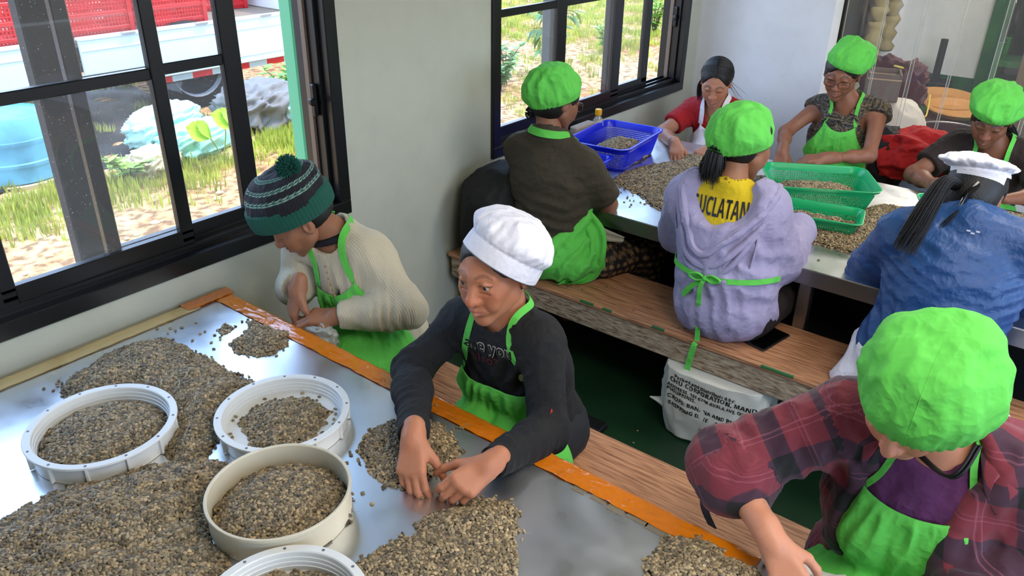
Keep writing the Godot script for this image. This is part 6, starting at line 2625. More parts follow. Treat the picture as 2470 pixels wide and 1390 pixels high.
func o2bag() -> void:
	var g := blob(V(1.022, 0.575, 0.43), V(0.024, 0.040, 0.065), 0.15, 52, 0.015, 40, 28, 2.0)
	tag(put("lap_bag", g, mat(Color(0.62, 0.64, 0.60), 0.35, 0.0, M.fine, 0.1, 4.0), null, 2), "small pale plastic bag held in the knit-capped sorter's lap", "bag")

func person_black_shirt() -> void:
	var J := finish({"nb": V(1.150, 0.832, 1.052), "sl": V(1.140, 0.806, 1.172), "sr": V(1.130, 0.784, 0.908), "el": V(1.050, 0.640, 1.262), "wl": V(0.800, 0.708, 1.283), "er": V(0.985, 0.690, 0.872), "wr": V(0.745, 0.728, 1.115), "pel": V(1.255, 0.480, 1.06), "thin": 0.010}, V(-1, 0, 0.05))
	var T := Transform3D(frame(V(-0.988, -0.129, 0.082), V(-0.132, 0.991, -0.033)), V(1.099, 0.987, 1.052))
	var sc := 1.04
	var hd := Sdf.new()
	head_sdf(hd, T, 1.1, sc, 0.97, 1.0)
	var hl := Sdf.new()
	hl.cap(J.el.lerp(J.wl, 0.75), J.wl, 0.027, 0.024, 0.02)
	hand(hl, J.wl, V(-0.90, -0.28, -0.22), V(-0.15, 0.85, 0.55), V(-0.1, 0.15, -0.98), [[0.55, 0.75, 0.4], [0.7, 0.8, 0.45], [0.8, 0.8, 0.5], [0.85, 0.8, 0.5]], 0.06, 0.96, [0.3, 0.3])
	var hr := Sdf.new()
	hr.cap(J.er.lerp(J.wr, 0.75), J.wr, 0.027, 0.024, 0.02)
	hand(hr, J.wr, V(-0.62, -0.60, 0.50), V(-0.65, 0.75, 0.05), V(0.5, 0.1, 0.85), [[0.5, 0.6, 0.3], [0.5, 0.6, 0.35], [0.55, 0.6, 0.4], [0.6, 0.6, 0.4]], 0.05, 0.96, [0.3, 0.35])
	var bs := body_skin(J, T, 0.98, true)
	var o := skin_person("person in a black printed sweatshirt and white bouffant cap, looking aside", bs, hd, T, sc, [hl, hr], Color(0.70, 0.46, 0.34), 0.011, 0.45, 0.0065)
	eyes(o, T, sc, V(0.15, 0.02, 0.98) if false else V(-0.28, 0.02, 0.95))
	hair(o, T, sc, 0.003, 0.070, -0.05)
	var s := shirt_sdf(J, T, 0.009, 1.0, true, 1.0, 1.0, 0.006)
	var ap := shirt_sdf(J, T, 0.011, 1.0, true, -9.0, -9.0)
	legs(ap, J, 0.006, false)
	neck(ap, J, T, 0.004)
	s.ell(J.nb + J.up * 0.012, V(0.066, 0.020, 0.064), frame(J.f, J.up), 0.02)
	cut_neck(s, J, T, 0.054, 0.006)
	cut_cuff(s, J, "l", 0.90)
	cut_cuff(s, J, "r", 0.92)
	var g := s.net(0.006)
	var fl: Vector3 = (J.wl - J.el).normalized()
	var fr: Vector3 = (J.wr - J.er).normalized()
	wrinkle(g, Basis.from_scale(V(1, 0.5, 1)), 0.0035, 7.0, 21, [[J.er, fr, 0.07, 0.006, 0.035], [J.er.lerp(J.wr, 0.6), fr, 0.07, 0.005, 0.030], [J.el, fl, 0.07, 0.007, 0.04], [J.el.lerp(J.wl, 0.6), fl, 0.06, 0.004, 0.03], [J.sr + V(-0.03, -0.08, 0.05), V(0.2, 0.5, 0.8).normalized(), 0.08, 0.006, 0.04], [J.sl + V(-0.04, -0.10, -0.05), V(0.2, 0.5, -0.8).normalized(), 0.08, 0.006, 0.04]])
	var blk := cloth(Color(0.034, 0.034, 0.04), M.weave, 0.02, 60.0, 0.06)
	put("sweatshirt", g, blk, o, 3)
	for e in [["l", 0.82], ["r", 0.84]]:
		g = G.new()
		var a: Vector3 = J["e" + e[0]].lerp(J["w" + e[0]], e[1])
		var b: Vector3 = J["e" + e[0]].lerp(J["w" + e[0]], e[1] + 0.12)
		g.tube(PackedVector3Array([a, a.lerp(b, 0.1), a.lerp(b, 0.5), a.lerp(b, 0.9), b, b]), PackedFloat32Array([0.033, 0.0365, 0.0365, 0.0355, 0.034, 0.027]), 32, false)
		put("cuff", g, blk, o, 2)
	# print on the chest: white-outlined black letters, a dark red second line below
	var ink := mat(Color(0.03, 0.03, 0.035), 0.8)
	var wht := mat(Color(0.78, 0.76, 0.70), 0.7)
	var ps := shirt_sdf(J, T, 0.009, 1.0, true, -9.0, -9.0)
	var base: Vector3 = V(1.02, 0.738, 0.985)
	var yd: Vector3 = J.up
	for e in [V(0.0013, 0.0013, 0), V(-0.0013, 0.0013, 0), V(0.0013, -0.0013, 0), V(-0.0013, -0.0013, 0)]:
		print_on(o, ps, "are you", 0.030, base + J.sx * e.x + J.up * e.y, J.sx, yd, -J.f, wht, 0.0035, "Droid Sans", 1.0, "print_outline")
	print_on(o, ps, "are you", 0.030, base, J.sx, yd, -J.f, ink, 0.0044, "Droid Sans", 1.0, "print_letters")
	print_on(o, ps, "also?", 0.026, base - J.up * 0.036 + J.sx * 0.015, J.sx, yd, -J.f, mat(Color(0.30, 0.08, 0.08), 0.8), 0.0035, "Droid Sans", 1.0, "print_letters")
	var ids := s.all()
	g = G.new()
	g.ball(march(s, ids, J.che + J.up * 0.055 + J.sx * 0.075 + J.f * 0.2, -J.f, 0.0), V(0.014, 0.018, 0.002), 18, 8, frame(J.f, J.up))
	put("round_print", g, mat(Color(0.62, 0.78, 0.58), 0.7), o, 3)
	g = G.new()
	var lp: Vector3 = march(s, ids, J.sl.lerp(J.el, 0.62) + V(-0.12, 0.0, 0.20), V(0.45, 0, -0.9).normalized(), 0.001)
	g.tri3(lp + V(-0.008, -0.008, 0), lp + V(0.010, -0.008, 0.002), lp + V(0.0, 0.012, 0))
	put("sleeve_badge", g, mat(Color(0.75, 0.2, 0.15), 0.6), o, 3)
	apron(o, ap, J, M.green_cloth, 0.014, 0.98, 1.15, 0.02, 0.010, 6, 0.0, true, 0.5, 0.0, 0.018)
	trousers(o, J, mat(Color(0.05, 0.05, 0.07), 0.8))
	cap_on(o, T, V(0.006, 0.012, -0.014), -0.60, -0.44, [0.100, 0.116, 0.130, 0.20, V(0, 0.0, -0.01), 44, 0.03, 12, 0.007, 0.20, 1.05], M.white_cloth)

func plaid_tex() -> ImageTexture:
	return img_tex(128, 128, func(x, y):
		var cr := Color(0.47, 0.15, 0.20)
		var dk := Color(0.05, 0.045, 0.06)
		var mid := Color(0.25, 0.12, 0.19)
		var bx: bool = x < 44
		var by: bool = y < 44
		var c := dk if bx and by else (mid if bx or by else cr)
		var lx: int = x % 128
		if (lx > 82 and lx < 86) or (lx > 92 and lx < 95): c = c.lerp(Color(0.62, 0.36, 0.42), 0.55)
		if (y > 82 and y < 86) or (y > 92 and y < 95): c = c.lerp(Color(0.62, 0.36, 0.42), 0.45)
		if (int(x) + int(y)) % 4 < 2: c = c.darkened(0.10)
		return c)

func person_plaid() -> void:
	var J := finish({"nb": V(1.215, 0.905, 2.03), "sl": V(1.265, 0.858, 2.165), "sr": V(1.205, 0.868, 1.865), "er": V(1.075, 0.750, 1.690), "wr": V(0.962, 0.715, 1.842), "el": V(1.24, 0.66, 2.26), "wl": V(1.06, 0.66, 2.15), "pel": V(1.26, 0.49, 2.02)}, V(-1, 0, 0.0))
	var T := Transform3D(frame(V(-0.787, -0.602, -0.132), V(-0.590, 0.798, -0.123)), V(1.123, 1.015, 1.984))
	var hd := Sdf.new()
	head_sdf(hd, T, 0.0, 0.98)
	var hr := Sdf.new()
	hr.cap(J.er.lerp(J.wr, 0.6), J.wr, 0.030, 0.025, 0.02)
	hand(hr, J.wr, V(-0.38, -0.55, 0.70), V(-0.70, 0.68, 0.05), V(0.55, 0.2, 0.6), [[0.3, 0.4, 0.3], [0.4, 0.45, 0.3], [0.45, 0.5, 0.3], [0.5, 0.5, 0.3]], 0.08, 0.95)
	var bs := body_skin(J, T, 1.0, true)
	var o := skin_person("person in an open maroon plaid shirt and green cap, head bowed", bs, hd, T, 0.98, [hr], Color(0.80, 0.55, 0.43), 0.011, 0.8, -0.003)
	hair(o, T, 0.98, 0.006, 0.05, -0.08)
	# purple undershirt
	var us := Sdf.new()
	torso(us, J, 0.003, 1.0, true)
	cut_neck(us, J, T, 0.058, 0.02)
	var g := us.net(0.007)
	wrinkle(g, Basis.from_scale(V(1, 0.4, 1)), 0.004, 9.0, 33)
	put("undershirt", g, cloth(Color(0.33, 0.13, 0.31), M.weave, 0.015, 60.0, 0.35), o, 3)
	var ap := shirt_sdf(J, T, 0.005, 1.0, true, -9.0, -9.0)
	legs(ap, J, 0.006, false)
	neck(ap, J, T, 0.004)
	apron(o, ap, J, M.green_cloth, 0.050, 0.95, 1.30, 0.05, 0.010, 7, 0.015, true, 0.5, 0.0, 0.012)
	# plaid overshirt, open in front
	var s := shirt_sdf(J, T, 0.024, 1.0, true, 1.0, 0.22, 0.012)
	s.ell(J.nb + J.up * 0.01 - J.f * 0.012, V(0.085, 0.034, 0.085), frame(J.f, J.up), 0.02)
	cut_neck(s, J, T, 0.064, 0.012)
	# the front opening
	s.dig(J.nb + J.f * 0.10 - J.sx * 0.005, J.che + J.f * 0.165 - J.sx * 0.052, 0.098, 0.098, 0.02)
	s.dig(J.che + J.f * 0.17 - J.sx * 0.058, J.pel + J.f * 0.22 - J.sx * 0.06, 0.100, 0.125, 0.02)
	cut_cuff(s, J, "l", 0.95)
	g = s.net(0.006)
	var ua: Vector3 = (J.er - J.sr).normalized()
	wrinkle(g, Basis.from_scale(V(1, 0.55, 1)), 0.005, 8.0, 31, [[J.sr + V(-0.03, -0.05, 0.02), V(0.3, 0.6, 0.7).normalized(), 0.09, 0.008, 0.045], [J.er.lerp(J.sr, 0.35), ua, 0.08, 0.007, 0.05], [J.che - J.sx * 0.09 + J.f * 0.05 - J.up * 0.05, J.sx, 0.10, 0.007, 0.045], [J.che + J.sx * 0.10 + J.f * 0.05 - J.up * 0.05, J.sx, 0.10, 0.007, 0.045]])
	# cloth coordinates: along and round the sleeve, or across and down the trunk
	for k in g.v.size():
		var p := g.v[k]
		var d: Vector3 = p - J.sr
		var al := d.dot(ua)
		var uv: Vector2
		if al > 0.02 and (p - J.sr - ua * al).length() < 0.085:
			var n1 := ua.cross(Vector3.UP).normalized()
			var n2 := ua.cross(n1)
			uv = Vector2(atan2(d.dot(n1), d.dot(n2)) * 0.06, al)
		else:
			var c: Vector3 = p - J.che
			uv = Vector2(atan2(c.dot(J.sx), c.dot(J.f) + 0.02) * 0.12, c.dot(J.up))
		g.uv[k] = uv
	var pt := plaid_tex()
	var pm := cloth(Color(1, 1, 1), M.weave, 0.02, 8.0, 0.3)
	pm.uv1_triplanar = false
	pm.albedo_texture = pt
	pm.uv1_scale = V(8.5, 8.5, 1)
	pm.uv1_scale = V(8.5, 8.5, 1)
	pm.heightmap_enabled = false
	g = split_uv(g, 0.05)
	put("plaid_shirt", g, pm, o, 3)
	# rolled cuff
	var a: Vector3 = J.er.lerp(J.wr, -0.10)
	var b: Vector3 = J.er.lerp(J.wr, 0.26)
	g = G.new()
	g.tube(PackedVector3Array([a, a.lerp(b, 0.08), a.lerp(b, 0.3), a.lerp(b, 0.6), a.lerp(b, 0.9), b, b, a.lerp(b, 0.8)]), PackedFloat32Array([0.060, 0.070, 0.073, 0.071, 0.068, 0.064, 0.055, 0.046]), 48, false, 1.0, Vector3.ZERO, 2.6, 0.7)
	for k in g.v.size(): g.uv[k] = Vector2(g.uv[k].x * 0.14, g.uv[k].y * 0.12)
	wrinkle(g, Basis.IDENTITY, 0.004, 14.0, 8)
	put("rolled_cuff", g, pm, o, 2)
	g = G.new()
	var ct := a.lerp(b, 0.5)
	g.ribbon(spline([ct + V(-0.035, -0.045, -0.03), ct + V(-0.03, -0.10, -0.025), ct + V(-0.01, -0.155, -0.01)], 6), PackedVector3Array([V(-0.9, 0.2, -0.3)]), 0.022, 0.003)
	for k in g.uv.size(): g.uv[k] *= 0.2
	put("sleeve_tab", g, pm, o, 1)
	# collar points, placket with buttons, black cord
	var ids := s.all()
	for q in [-1.0, 1.0]:
		g = G.new()
		var top: Vector3 = J.nb + J.sx * q * 0.072 + J.up * 0.035
		var rows := PackedVector3Array()
		var off := 0.006
		var pth := [[J.nb + J.sx * q * 0.03 - J.f * 0.075 + J.up * 0.035, J.nb + J.sx * q * 0.05 - J.f * 0.10 + J.up * 0.01], [J.nb + J.sx * q * 0.075 - J.f * 0.02 + J.up * 0.032, J.nb + J.sx * q * 0.125 - J.f * 0.03 - J.up * 0.01], [J.nb + J.sx * q * 0.075 + J.f * 0.035 + J.up * 0.015, J.nb + J.sx * q * 0.13 + J.f * 0.04 - J.up * 0.03], [J.nb + J.sx * q * 0.07 + J.f * 0.075 - J.up * 0.012, J.nb + J.sx * q * 0.115 + J.f * 0.09 - J.up * 0.075]]
		for lay in 2:
			for e in pth:
				for i in 5:
					var pp: Vector3 = (e[0] as Vector3).lerp(e[1], i / 4.0)
					rows.append(snap(s, pp, off - 0.003 * lay))
		g.grid(rows.slice(0, 20), 5, false, q > 0)
		g.grid(rows.slice(20, 40), 5, false, q < 0)
		for k in g.uv.size(): g.uv[k] = g.uv[k] * 0.1 + Vector2(0.02, 0.03)
		put("collar", g, pm, o, 2)
	for k in 4:
		var q := march(s, ids, V(0.8, 0.818 - k * 0.048, 2.028 + k * 0.008), -J.f, 0.001)
		g = G.new()
		g.lathe(PackedVector2Array([Vector2(0.0065, 0.0), Vector2(0.007, 0.0015), Vector2(0.006, 0.003), Vector2(0.004, 0.002), Vector2(0, 0.002)]), 16, Transform3D(frame(J.f, J.up) * Basis(Vector3.RIGHT, PI / 2), q))
		put("button", g, mat(Color(0.06, 0.05, 0.055), 0.3), o, 1)
	var kn := march(s, ids, V(0.85, 0.868, 2.022), -J.f, 0.004)
	for e in [0.0, 0.006]:
		g = G.new()
		g.tube(spline([V(1.12, 0.972, 2.095 + e), V(1.082, 0.915, 2.070 + e), kn + V(-0.012, 0.012 + e, 0.010), kn + V(-0.010, 0.004 - e, -0.012), kn + V(-0.004, 0.018 - e * 3.0, -0.045)], 8), PackedFloat32Array([0.0034]), 8)
		put("cord", g, M.black, o, 3)
	trousers(o, J, mat(Color(0.25, 0.26, 0.26), 0.85, 0.0, M.weave, 0.02, 50.0))
	cap_on(o, T, V(0.022, 0.020, -0.010), -0.22, -0.12, [0.104, 0.118, 0.150, 0.15, V(0, 0.0, -0.01), 40, 0.045, 32, 0.007, 0.0, 0.95], M.green_cloth)
	# white sack in the lap under the wrist
	g = blob(V(1.0, 0.50, 1.93), V(0.06, 0.075, 0.11), 0.0, 51, 0.02, 50, 36, 2.0)
	tag(put("lap_sack", g, mat(Color(0.82, 0.81, 0.78), 0.6, 0.0, M.weave, 0.03, 50.0), null, 2), "white woven sack held open below the bare forearm at the table's edge", "sack")

func split_uv(g: G, jump: float) -> G:  # gives triangles that straddle a seam of the cloth their own corners
	for k in range(0, g.t.size(), 3):
		var a := g.uv[g.t[k]]
		for e in [1, 2]:
			var q := g.t[k + e]
			if (g.uv[q] - a).length() > jump:
				var c := g.v[q] - g.v[g.t[k]]
				g.v.append(g.v[q])
				g.uv.append(a + Vector2(c.x + c.z, c.y) * 0.7)
				g.c.append(g.c[q])
				g.t[k + e] = g.v.size() - 1
	g.shade()
	return g

func person_olive() -> void:
	var J := finish({"nb": V(2.24, 0.935, 0.385), "sl": V(2.235, 0.855, 0.255), "sr": V(2.27, 0.838, 0.545), "er": V(2.365, 0.668, 0.600), "wr": V(2.505, 0.678, 0.475), "el": V(2.40, 0.68, 0.22), "wl": V(2.54, 0.68, 0.34), "pel": V(2.215, 0.49, 0.45)}, V(1, 0, 0.1), 0.0, 0.30)
	var T := Transform3D(frame(V(0.90, -0.30, 0.34), V(0.15, 1, 0)), V(2.30, 1.060, 0.378))
	var hd := Sdf.new()
	head_sdf(hd, T, 0.0, 0.97)
	var hr := Sdf.new()
	hr.cap(J.er.lerp(J.wr, 0.6), J.wr, 0.030, 0.025, 0.02)
	hand(hr, J.wr, V(0.8, -0.2, -0.55), V(0.2, 0.95, 0.2), V(0.5, 0.1, -0.9), PICK, 0.06, 0.95)
	var hl := Sdf.new()
	hand(hl, J.wl, V(0.9, -0.2, 0.3), V(0.2, 0.95, 0.0), V(-0.2, 0.1, 0.9), PICK, 0.06, 0.95)
	var bs := body_skin(J, T, 1.05, true)
	var o := skin_person("person seen from behind in an olive brown T-shirt, green apron tied round the hips", bs, hd, T, 0.97, [hr, hl], Color(0.52, 0.35, 0.27), 0.011)
	hair(o, T, 0.97, 0.010, 0.05, -0.075)
	var g := G.new()
	locks(g, spline([T * V(0.03, -0.045, -0.075), T * V(0.035, -0.07, -0.09), T * V(0.03, -0.085, -0.07)], 8), 60, 0.018, 0.016, 0.0022, 5, 0.1)
	put("hair_knot", g, M.hair, o, 3)
	glasses(o, T, 0.97)
	var s := shirt_sdf(J, T, 0.012, 1.10, true, -0.9, -0.9)
	cut_neck(s, J, T, 0.055, 0.01)
	for q in ["l", "r"]:
		cut_cuff(s, J, q, -0.86)
	g = s.net(0.0075)
	wrinkle(g, Basis.from_scale(V(1, 1.4, 0.5)), 0.005, 6.0, 41, [[J.er + V(-0.07, 0.0, -0.06), V(0.2, 0.8, -0.5).normalized(), 0.10, 0.009, 0.05], [J.pel.lerp(J.che, 0.35) - J.f * 0.1 + J.sx * 0.03, V(0.1, 0.95, 0.2).normalized(), 0.15, 0.007, 0.042]])
	put("t_shirt", g, cloth(Color(0.21, 0.18, 0.12), M.weave, 0.015, 60.0, 0.25), o, 3)
	# neck strap of the apron
	var ns := shirt_sdf(J, T, 0.012, 1.10, true, 0.0, 0.0)
	neck(ns, J, T, 0.004)
	var r := snapped_path(ns, [J.nb + J.sx * 0.075 + J.f * 0.03 - J.up * 0.0, J.nb + J.sx * 0.05 - J.f * 0.045 + J.up * 0.022, J.nb - J.f * 0.06 + J.up * 0.022, J.nb - J.sx * 0.055 - J.f * 0.03 + J.up * 0.014, J.nb - J.sx * 0.085 + J.f * 0.04 - J.up * 0.02], 0.003)
	g = G.new()
	g.ribbon(r[0], r[1], 0.030, 0.003)
	put("neck_strap", g, M.green_cloth, o, 1)
	# apron wound round the hips, rising to the right elbow, its loose end hanging on the bench
	var w := Sdf.new()
	torso(w, J, 0.019, 1.10, true)
	w.ell(J.pel + V(-0.005, -0.005, 0.045), V(0.165, 0.095, 0.185), Basis.IDENTITY, 0.05)
	w.chop(J.pel + V(-0.02, 0.135, 0.10), V(-0.34, 0.86, -0.46), 0.6)
	w.chop(V(2.2, BN + 0.002, 0.5), V(0, -1, 0), 0.6)
	w.chop(J.pel + V(0.13, 0, 0.0), V(1, 0.1, 0.0), 0.7)
	g = w.net(0.0075)
	wrinkle(g, Basis(V(0.2, 0.7, 0.7).normalized(), 0.5) * Basis.from_scale(V(1.2, 0.8, 0.5)), 0.007, 6.0, 43, [[J.pel + V(-0.05, 0.0, 0.2), V(-0.1, 0.45, -0.9).normalized(), 0.18, 0.012, 0.050]])
	put("apron", g, M.green_cloth, o, 3)
	g = sheet([V(2.285, 0.690, 0.520), V(2.255, 0.62, 0.655), V(2.21, 0.53, 0.700), V(2.215, 0.425, 0.670), V(2.16, 0.404, 0.640)], [V(2.20, 0.62, 0.530), V(2.16, 0.55, 0.575), V(2.13, 0.48, 0.590), V(2.11, 0.424, 0.575), V(2.085, 0.404, 0.560)], V(-0.80, 0.35, 0.45), 2.6, 0.011)
	put("apron_end", g, M.green_cloth, o, 2)
	r = snapped_path(ns, [J.pel + J.up * 0.12 + J.sx * 0.17 + J.f * 0.02, J.pel + J.up * 0.06 + J.sx * 0.16 - J.f * 0.02, J.pel + J.up * 0.0 + J.sx * 0.13 - J.f * 0.06], 0.003)
	g = G.new()
	g.ribbon(r[0], r[1], 0.03, 0.003)
	put("apron_tie", g, M.green_cloth, o, 1)
	# patterned dark skirt over the knees
	var sk := Sdf.new()
	sk.cap(J.hr, J.kr + V(0.02, 0, 0.03), 0.095, 0.075, 0.05)
	sk.cap(J.hl, J.kl + V(0.02, 0, 0), 0.095, 0.075, 0.05)
	sk.cap(J.kr + V(0.02, 0, 0.03), J.ar + V(-0.02, 0.08, 0.07), 0.075, 0.075, 0.05)
	sk.cap(J.kl + V(0.02, 0, 0), J.al + V(0, 0.08, 0), 0.075, 0.07, 0.05)
	sk.cap(J.hr + V(0.06, -0.02, 0.10), J.kr + V(0.0, -0.02, 0.14), 0.07, 0.06, 0.05)
	sk.cap(J.kr + V(0.0, -0.03, 0.13), J.ar + V(-0.05, 0.10, 0.14), 0.06, 0.06, 0.05)
	sk.chop(V(2.4, 0.10, 0.5), V(0, -1, 0), 0.6)
	g = sk.net(0.010)
	wrinkle(g, Basis.from_scale(V(1, 0.4, 1)), 0.006, 7.0, 44)
	var fx := [[16, 18], [48, 14], [80, 20], [112, 15], [30, 46], [64, 50], [96, 46], [126, 48], [14, 78], [46, 80], [80, 82], [110, 78], [32, 110], [62, 112], [96, 112], [124, 108]]
	var daisy := img_tex(128, 128, func(x, y):
		var c := Color(0.055, 0.03, 0.025)
		for e in fx:
			for ox in [-128, 0, 128]:
				for oy in [-128, 0, 128]:
					var d := Vector2(x - e[0] + ox, y - e[1] + oy)
					var l := d.length()
					if l > 13: continue
					var pet := 7.5 + 3.2 * cos(d.angle() * 10.0)
					if l < 2.5: c = Color(0.30, 0.10, 0.04)
					elif l < 4.6: c = Color(0.75, 0.50, 0.12)
					elif l < pet: c = Color(0.62, 0.53, 0.42)
		return c)
	var wc := sheet([V(2.315, 0.640, 0.47), V(2.30, 0.618, 0.55), V(2.295, 0.598, 0.63), V(2.31, 0.578, 0.72)], [V(2.27, 0.610, 0.49), V(2.245, 0.585, 0.56), V(2.25, 0.565, 0.64), V(2.295, 0.560, 0.72)], V(-0.6, 0.8, 0.0), 1.5, 0.006)
	put("pale_cloth", wc, mat(Color(0.62, 0.60, 0.53), 0.85, 0.0, M.weave, 0.01, 60.0), o, 2, "pale cloth bundled in the lap")
	put("patterned_skirt", g, mat(Color(1, 1, 1), 0.8, 0.0, null, 0, 7.5, true, daisy), o, 3)
	cap_on(o, T, V(0, -0.002, -0.010), -0.50, 0.0, [0.086, 0.106, 0.142, 0.13, V(0.0, 0.0, -0.015), 38, 0.03, 42, 0.010, 0.0, 0.95], M.green_cloth)

func person_hood() -> void:
	var J := finish({"nb": V(2.245, 0.915, 1.143), "sl": V(2.245, 0.825, 0.995), "sr": V(2.265, 0.838, 1.275), "er": V(2.325, 0.655, 1.315), "wr": V(2.56, 0.68, 1.30), "el": V(2.36, 0.650, 0.935), "wl": V(2.56, 0.68, 1.10), "pel": V(2.20, 0.50, 1.205)}, V(1, 0, 0.05), 0.0, 0.30)
	var T := Transform3D(frame(V(0.86, -0.36, 0.40), V(0.25, 1, -0.1)), V(2.335, 1.030, 1.140))
	var hd := Sdf.new()
	head_sdf(hd, T, 0.0, 0.98)
	var bs := body_skin(J, T, 0.95, true)
	var o := skin_person("person seen from behind in a lilac hooded sweatshirt over a yellow shirt", bs, hd, T, 0.98, [], Color(0.58, 0.40, 0.30), 0.011)
	hair(o, T, 0.98, 0.009, 0.055, -0.075)
	var g := G.new()
	locks(g, spline([T * V(0.0, -0.02, -0.095), T * V(0.005, -0.045, -0.115), T * V(0.012, -0.10, -0.105), T * V(0.022, -0.150, -0.085)], 10), 420, 0.020, 0.040, 0.0024, 8, 0.35)
	locks(g, spline([T * V(0.02, -0.04, -0.10), T * V(0.06, -0.09, -0.105), T * V(0.075, -0.14, -0.07), T * V(0.08, -0.18, -0.05)], 10), 40, 0.010, 0.016, 0.0016, 9, 0.4)
	locks(g, spline([T * V(-0.01, -0.06, -0.11), T * V(-0.005, -0.12, -0.115), T * V(-0.002, -0.18, -0.10)], 10), 18, 0.004, 0.006, 0.0013, 10, 0.3)
	put("ponytail", g, M.hair, o, 3)
	# yellow shirt
	var us := Sdf.new()
	torso(us, J, 0.003, 0.96, true)
	cut_neck(us, J, T, 0.056, 0.0)
	g = us.net(0.008)
	put("yellow_shirt", g, cloth(Color(0.82, 0.70, 0.05), M.weave, 0.012, 60.0, 0.2), o, 3)
	var ids := us.all()
	print_on(o, us, "SUCLATAN", 0.060, J.nb - J.up * 0.124 + J.sx * 0.108, -J.sx, J.up, J.f, M.black, 0.0015, "Droid Sans", 0.47)
	# sweatshirt
	var s := Sdf.new()
	torso(s, J, 0.030, 0.98, true, 0.06)
	arm(s, J, "l", 0.026, 1.0, 0.05, 0.012)
	arm(s, J, "r", 0.026, 1.0, 0.05, 0.012)
	s.ell(J.pel.lerp(J.che, 0.40) - J.f * 0.012, V(0.165, 0.10, 0.130), frame(J.f, J.up), 0.05)
	s.ell(J.pel + V(-0.01, -0.01, 0), V(0.165, 0.10, 0.150), frame(J.f, Vector3.UP), 0.04)
	s.cap(J.er.lerp(J.sr, 0.3), J.er, 0.066, 0.076, 0.05)
	s.cap(J.el.lerp(J.sl, 0.3), J.el, 0.066, 0.076, 0.05)
	# the pouch of the hood
	s.ell(J.nb - J.up * 0.225 - J.f * 0.105 + J.sx * 0.015, V(0.078, 0.060, 0.034), frame(J.f, J.up), 0.03)
	# open back: down to the line under the lettering
	s.ell(J.nb - J.f * 0.13 - J.up * 0.005, V(0.160, 0.128, 0.125), frame(J.f, J.up), 0.012, true)
	s.dig(J.nb + J.up * 0.09, J.nb + J.up * 0.02 + J.f * 0.05, 0.12, 0.10, 0.012)
	s.chop(V(2.2, BN + 0.002, 1.2), V(0, -1, 0), 0.5)
	g = s.net(0.007)
	wrinkle(g, Basis.from_scale(V(1, 0.45, 1)), 0.006, 6.0, 51, [[J.er, (J.wr - J.er).normalized(), 0.08, 0.008, 0.05], [J.pel + V(-0.12, 0.07, 0.0), V(0, 0.35, 0.94), 0.12, 0.008, 0.05], [J.pel + V(-0.05, 0.16, 0.12), V(0, 0.9, 0.4).normalized(), 0.12, 0.008, 0.06]])
	var lil := cloth(Color(0.60, 0.575, 0.70), M.weave, 0.02, 50.0, 0.35)
	put("sweatshirt", g, lil, o, 3)
	# rolled edge of the hood, a V over the back
	var so := Sdf.new()
	torso(so, J, 0.030, 0.98, true, 0.06)
	so.ell(J.nb - J.up * 0.225 - J.f * 0.105 + J.sx * 0.015, V(0.078, 0.060, 0.034), frame(J.f, J.up), 0.03)
	var ap: Vector3 = J.nb - J.up * 0.222 + J.sx * 0.042 - J.f * 0.13
	var line := [J.nb + J.sx * 0.125 + J.f * 0.03 - J.up * 0.012, J.nb + J.sx * 0.140 - J.f * 0.05 - J.up * 0.045, J.nb + J.sx * 0.108 - J.f * 0.11 - J.up * 0.15, ap, J.nb - J.sx * 0.03 - J.f * 0.12 - J.up * 0.175, J.nb - J.sx * 0.122 - J.f * 0.08 - J.up * 0.085, J.nb - J.sx * 0.140 - J.f * 0.02 - J.up * 0.035, J.nb - J.sx * 0.125 + J.f * 0.04 - J.up * 0.02]
	var r := snapped_path(so, line, 0.007, 10)
	g = G.new()
	g.tube(r[0], PackedFloat32Array([0.013]), 14, true, 0.75)
	wrinkle(g, Basis.IDENTITY, 0.003, 12.0, 6)
	put("hood_edge", g, lil, o, 3)
	for e in [[-0.012, 0.05], [0.012, 0.085]]:
		var l2 := [line[0] - J.f * 0.01, line[1] + J.sx * 0.01, line[2] + J.sx * 0.012 - J.up * (e[1]), ap - J.up * e[1] * 0.7, line[4] - J.up * e[1] * 1.1, line[5] - J.sx * 0.02 - J.up * 0.02, line[6] - J.sx * 0.02]
		r = snapped_path(so, l2, 0.006, 10)
		g = G.new()
		g.tube(r[0], PackedFloat32Array([0.012]), 10, true, 0.7)
		put("hood_fold", g, lil, o, 3)
	# draw cords
	r = snapped_path(so, [J.nb - J.sx * 0.13 - J.f * 0.03 - J.up * 0.04, J.nb - J.sx * 0.135 - J.f * 0.09 - J.up * 0.13, J.nb - J.sx * 0.12 - J.f * 0.11 - J.up * 0.24, J.nb - J.sx * 0.095 - J.f * 0.12 - J.up * 0.29], 0.010, 8)
	g = G.new()
	g.tube(r[0], PackedFloat32Array([0.0038]), 8)
	put("drawcord", g, lil, o, 3)
	r = snapped_path(so, [J.nb + J.sx * 0.138 - J.f * 0.02 - J.up * 0.05, J.nb + J.sx * 0.15 - J.f * 0.05 - J.up * 0.13, J.nb + J.sx * 0.145 - J.f * 0.06 - J.up * 0.17], 0.010, 8)
	g = G.new()
	g.tube(r[0], PackedFloat32Array([0.0038]), 8)
	put("drawcord", g, lil, o, 3)
	# apron ties: band round the waist, bow and two long ends
	var bw := Sdf.new()
	torso(bw, J, 0.034, 0.98, true, 0.06)
	bw.ell(J.pel.lerp(J.che, 0.40) - J.f * 0.012, V(0.169, 0.10, 0.134), frame(J.f, J.up), 0.05)
	bw.ell(J.pel + V(-0.01, -0.01, 0), V(0.165, 0.10, 0.150), frame(J.f, Vector3.UP), 0.04)
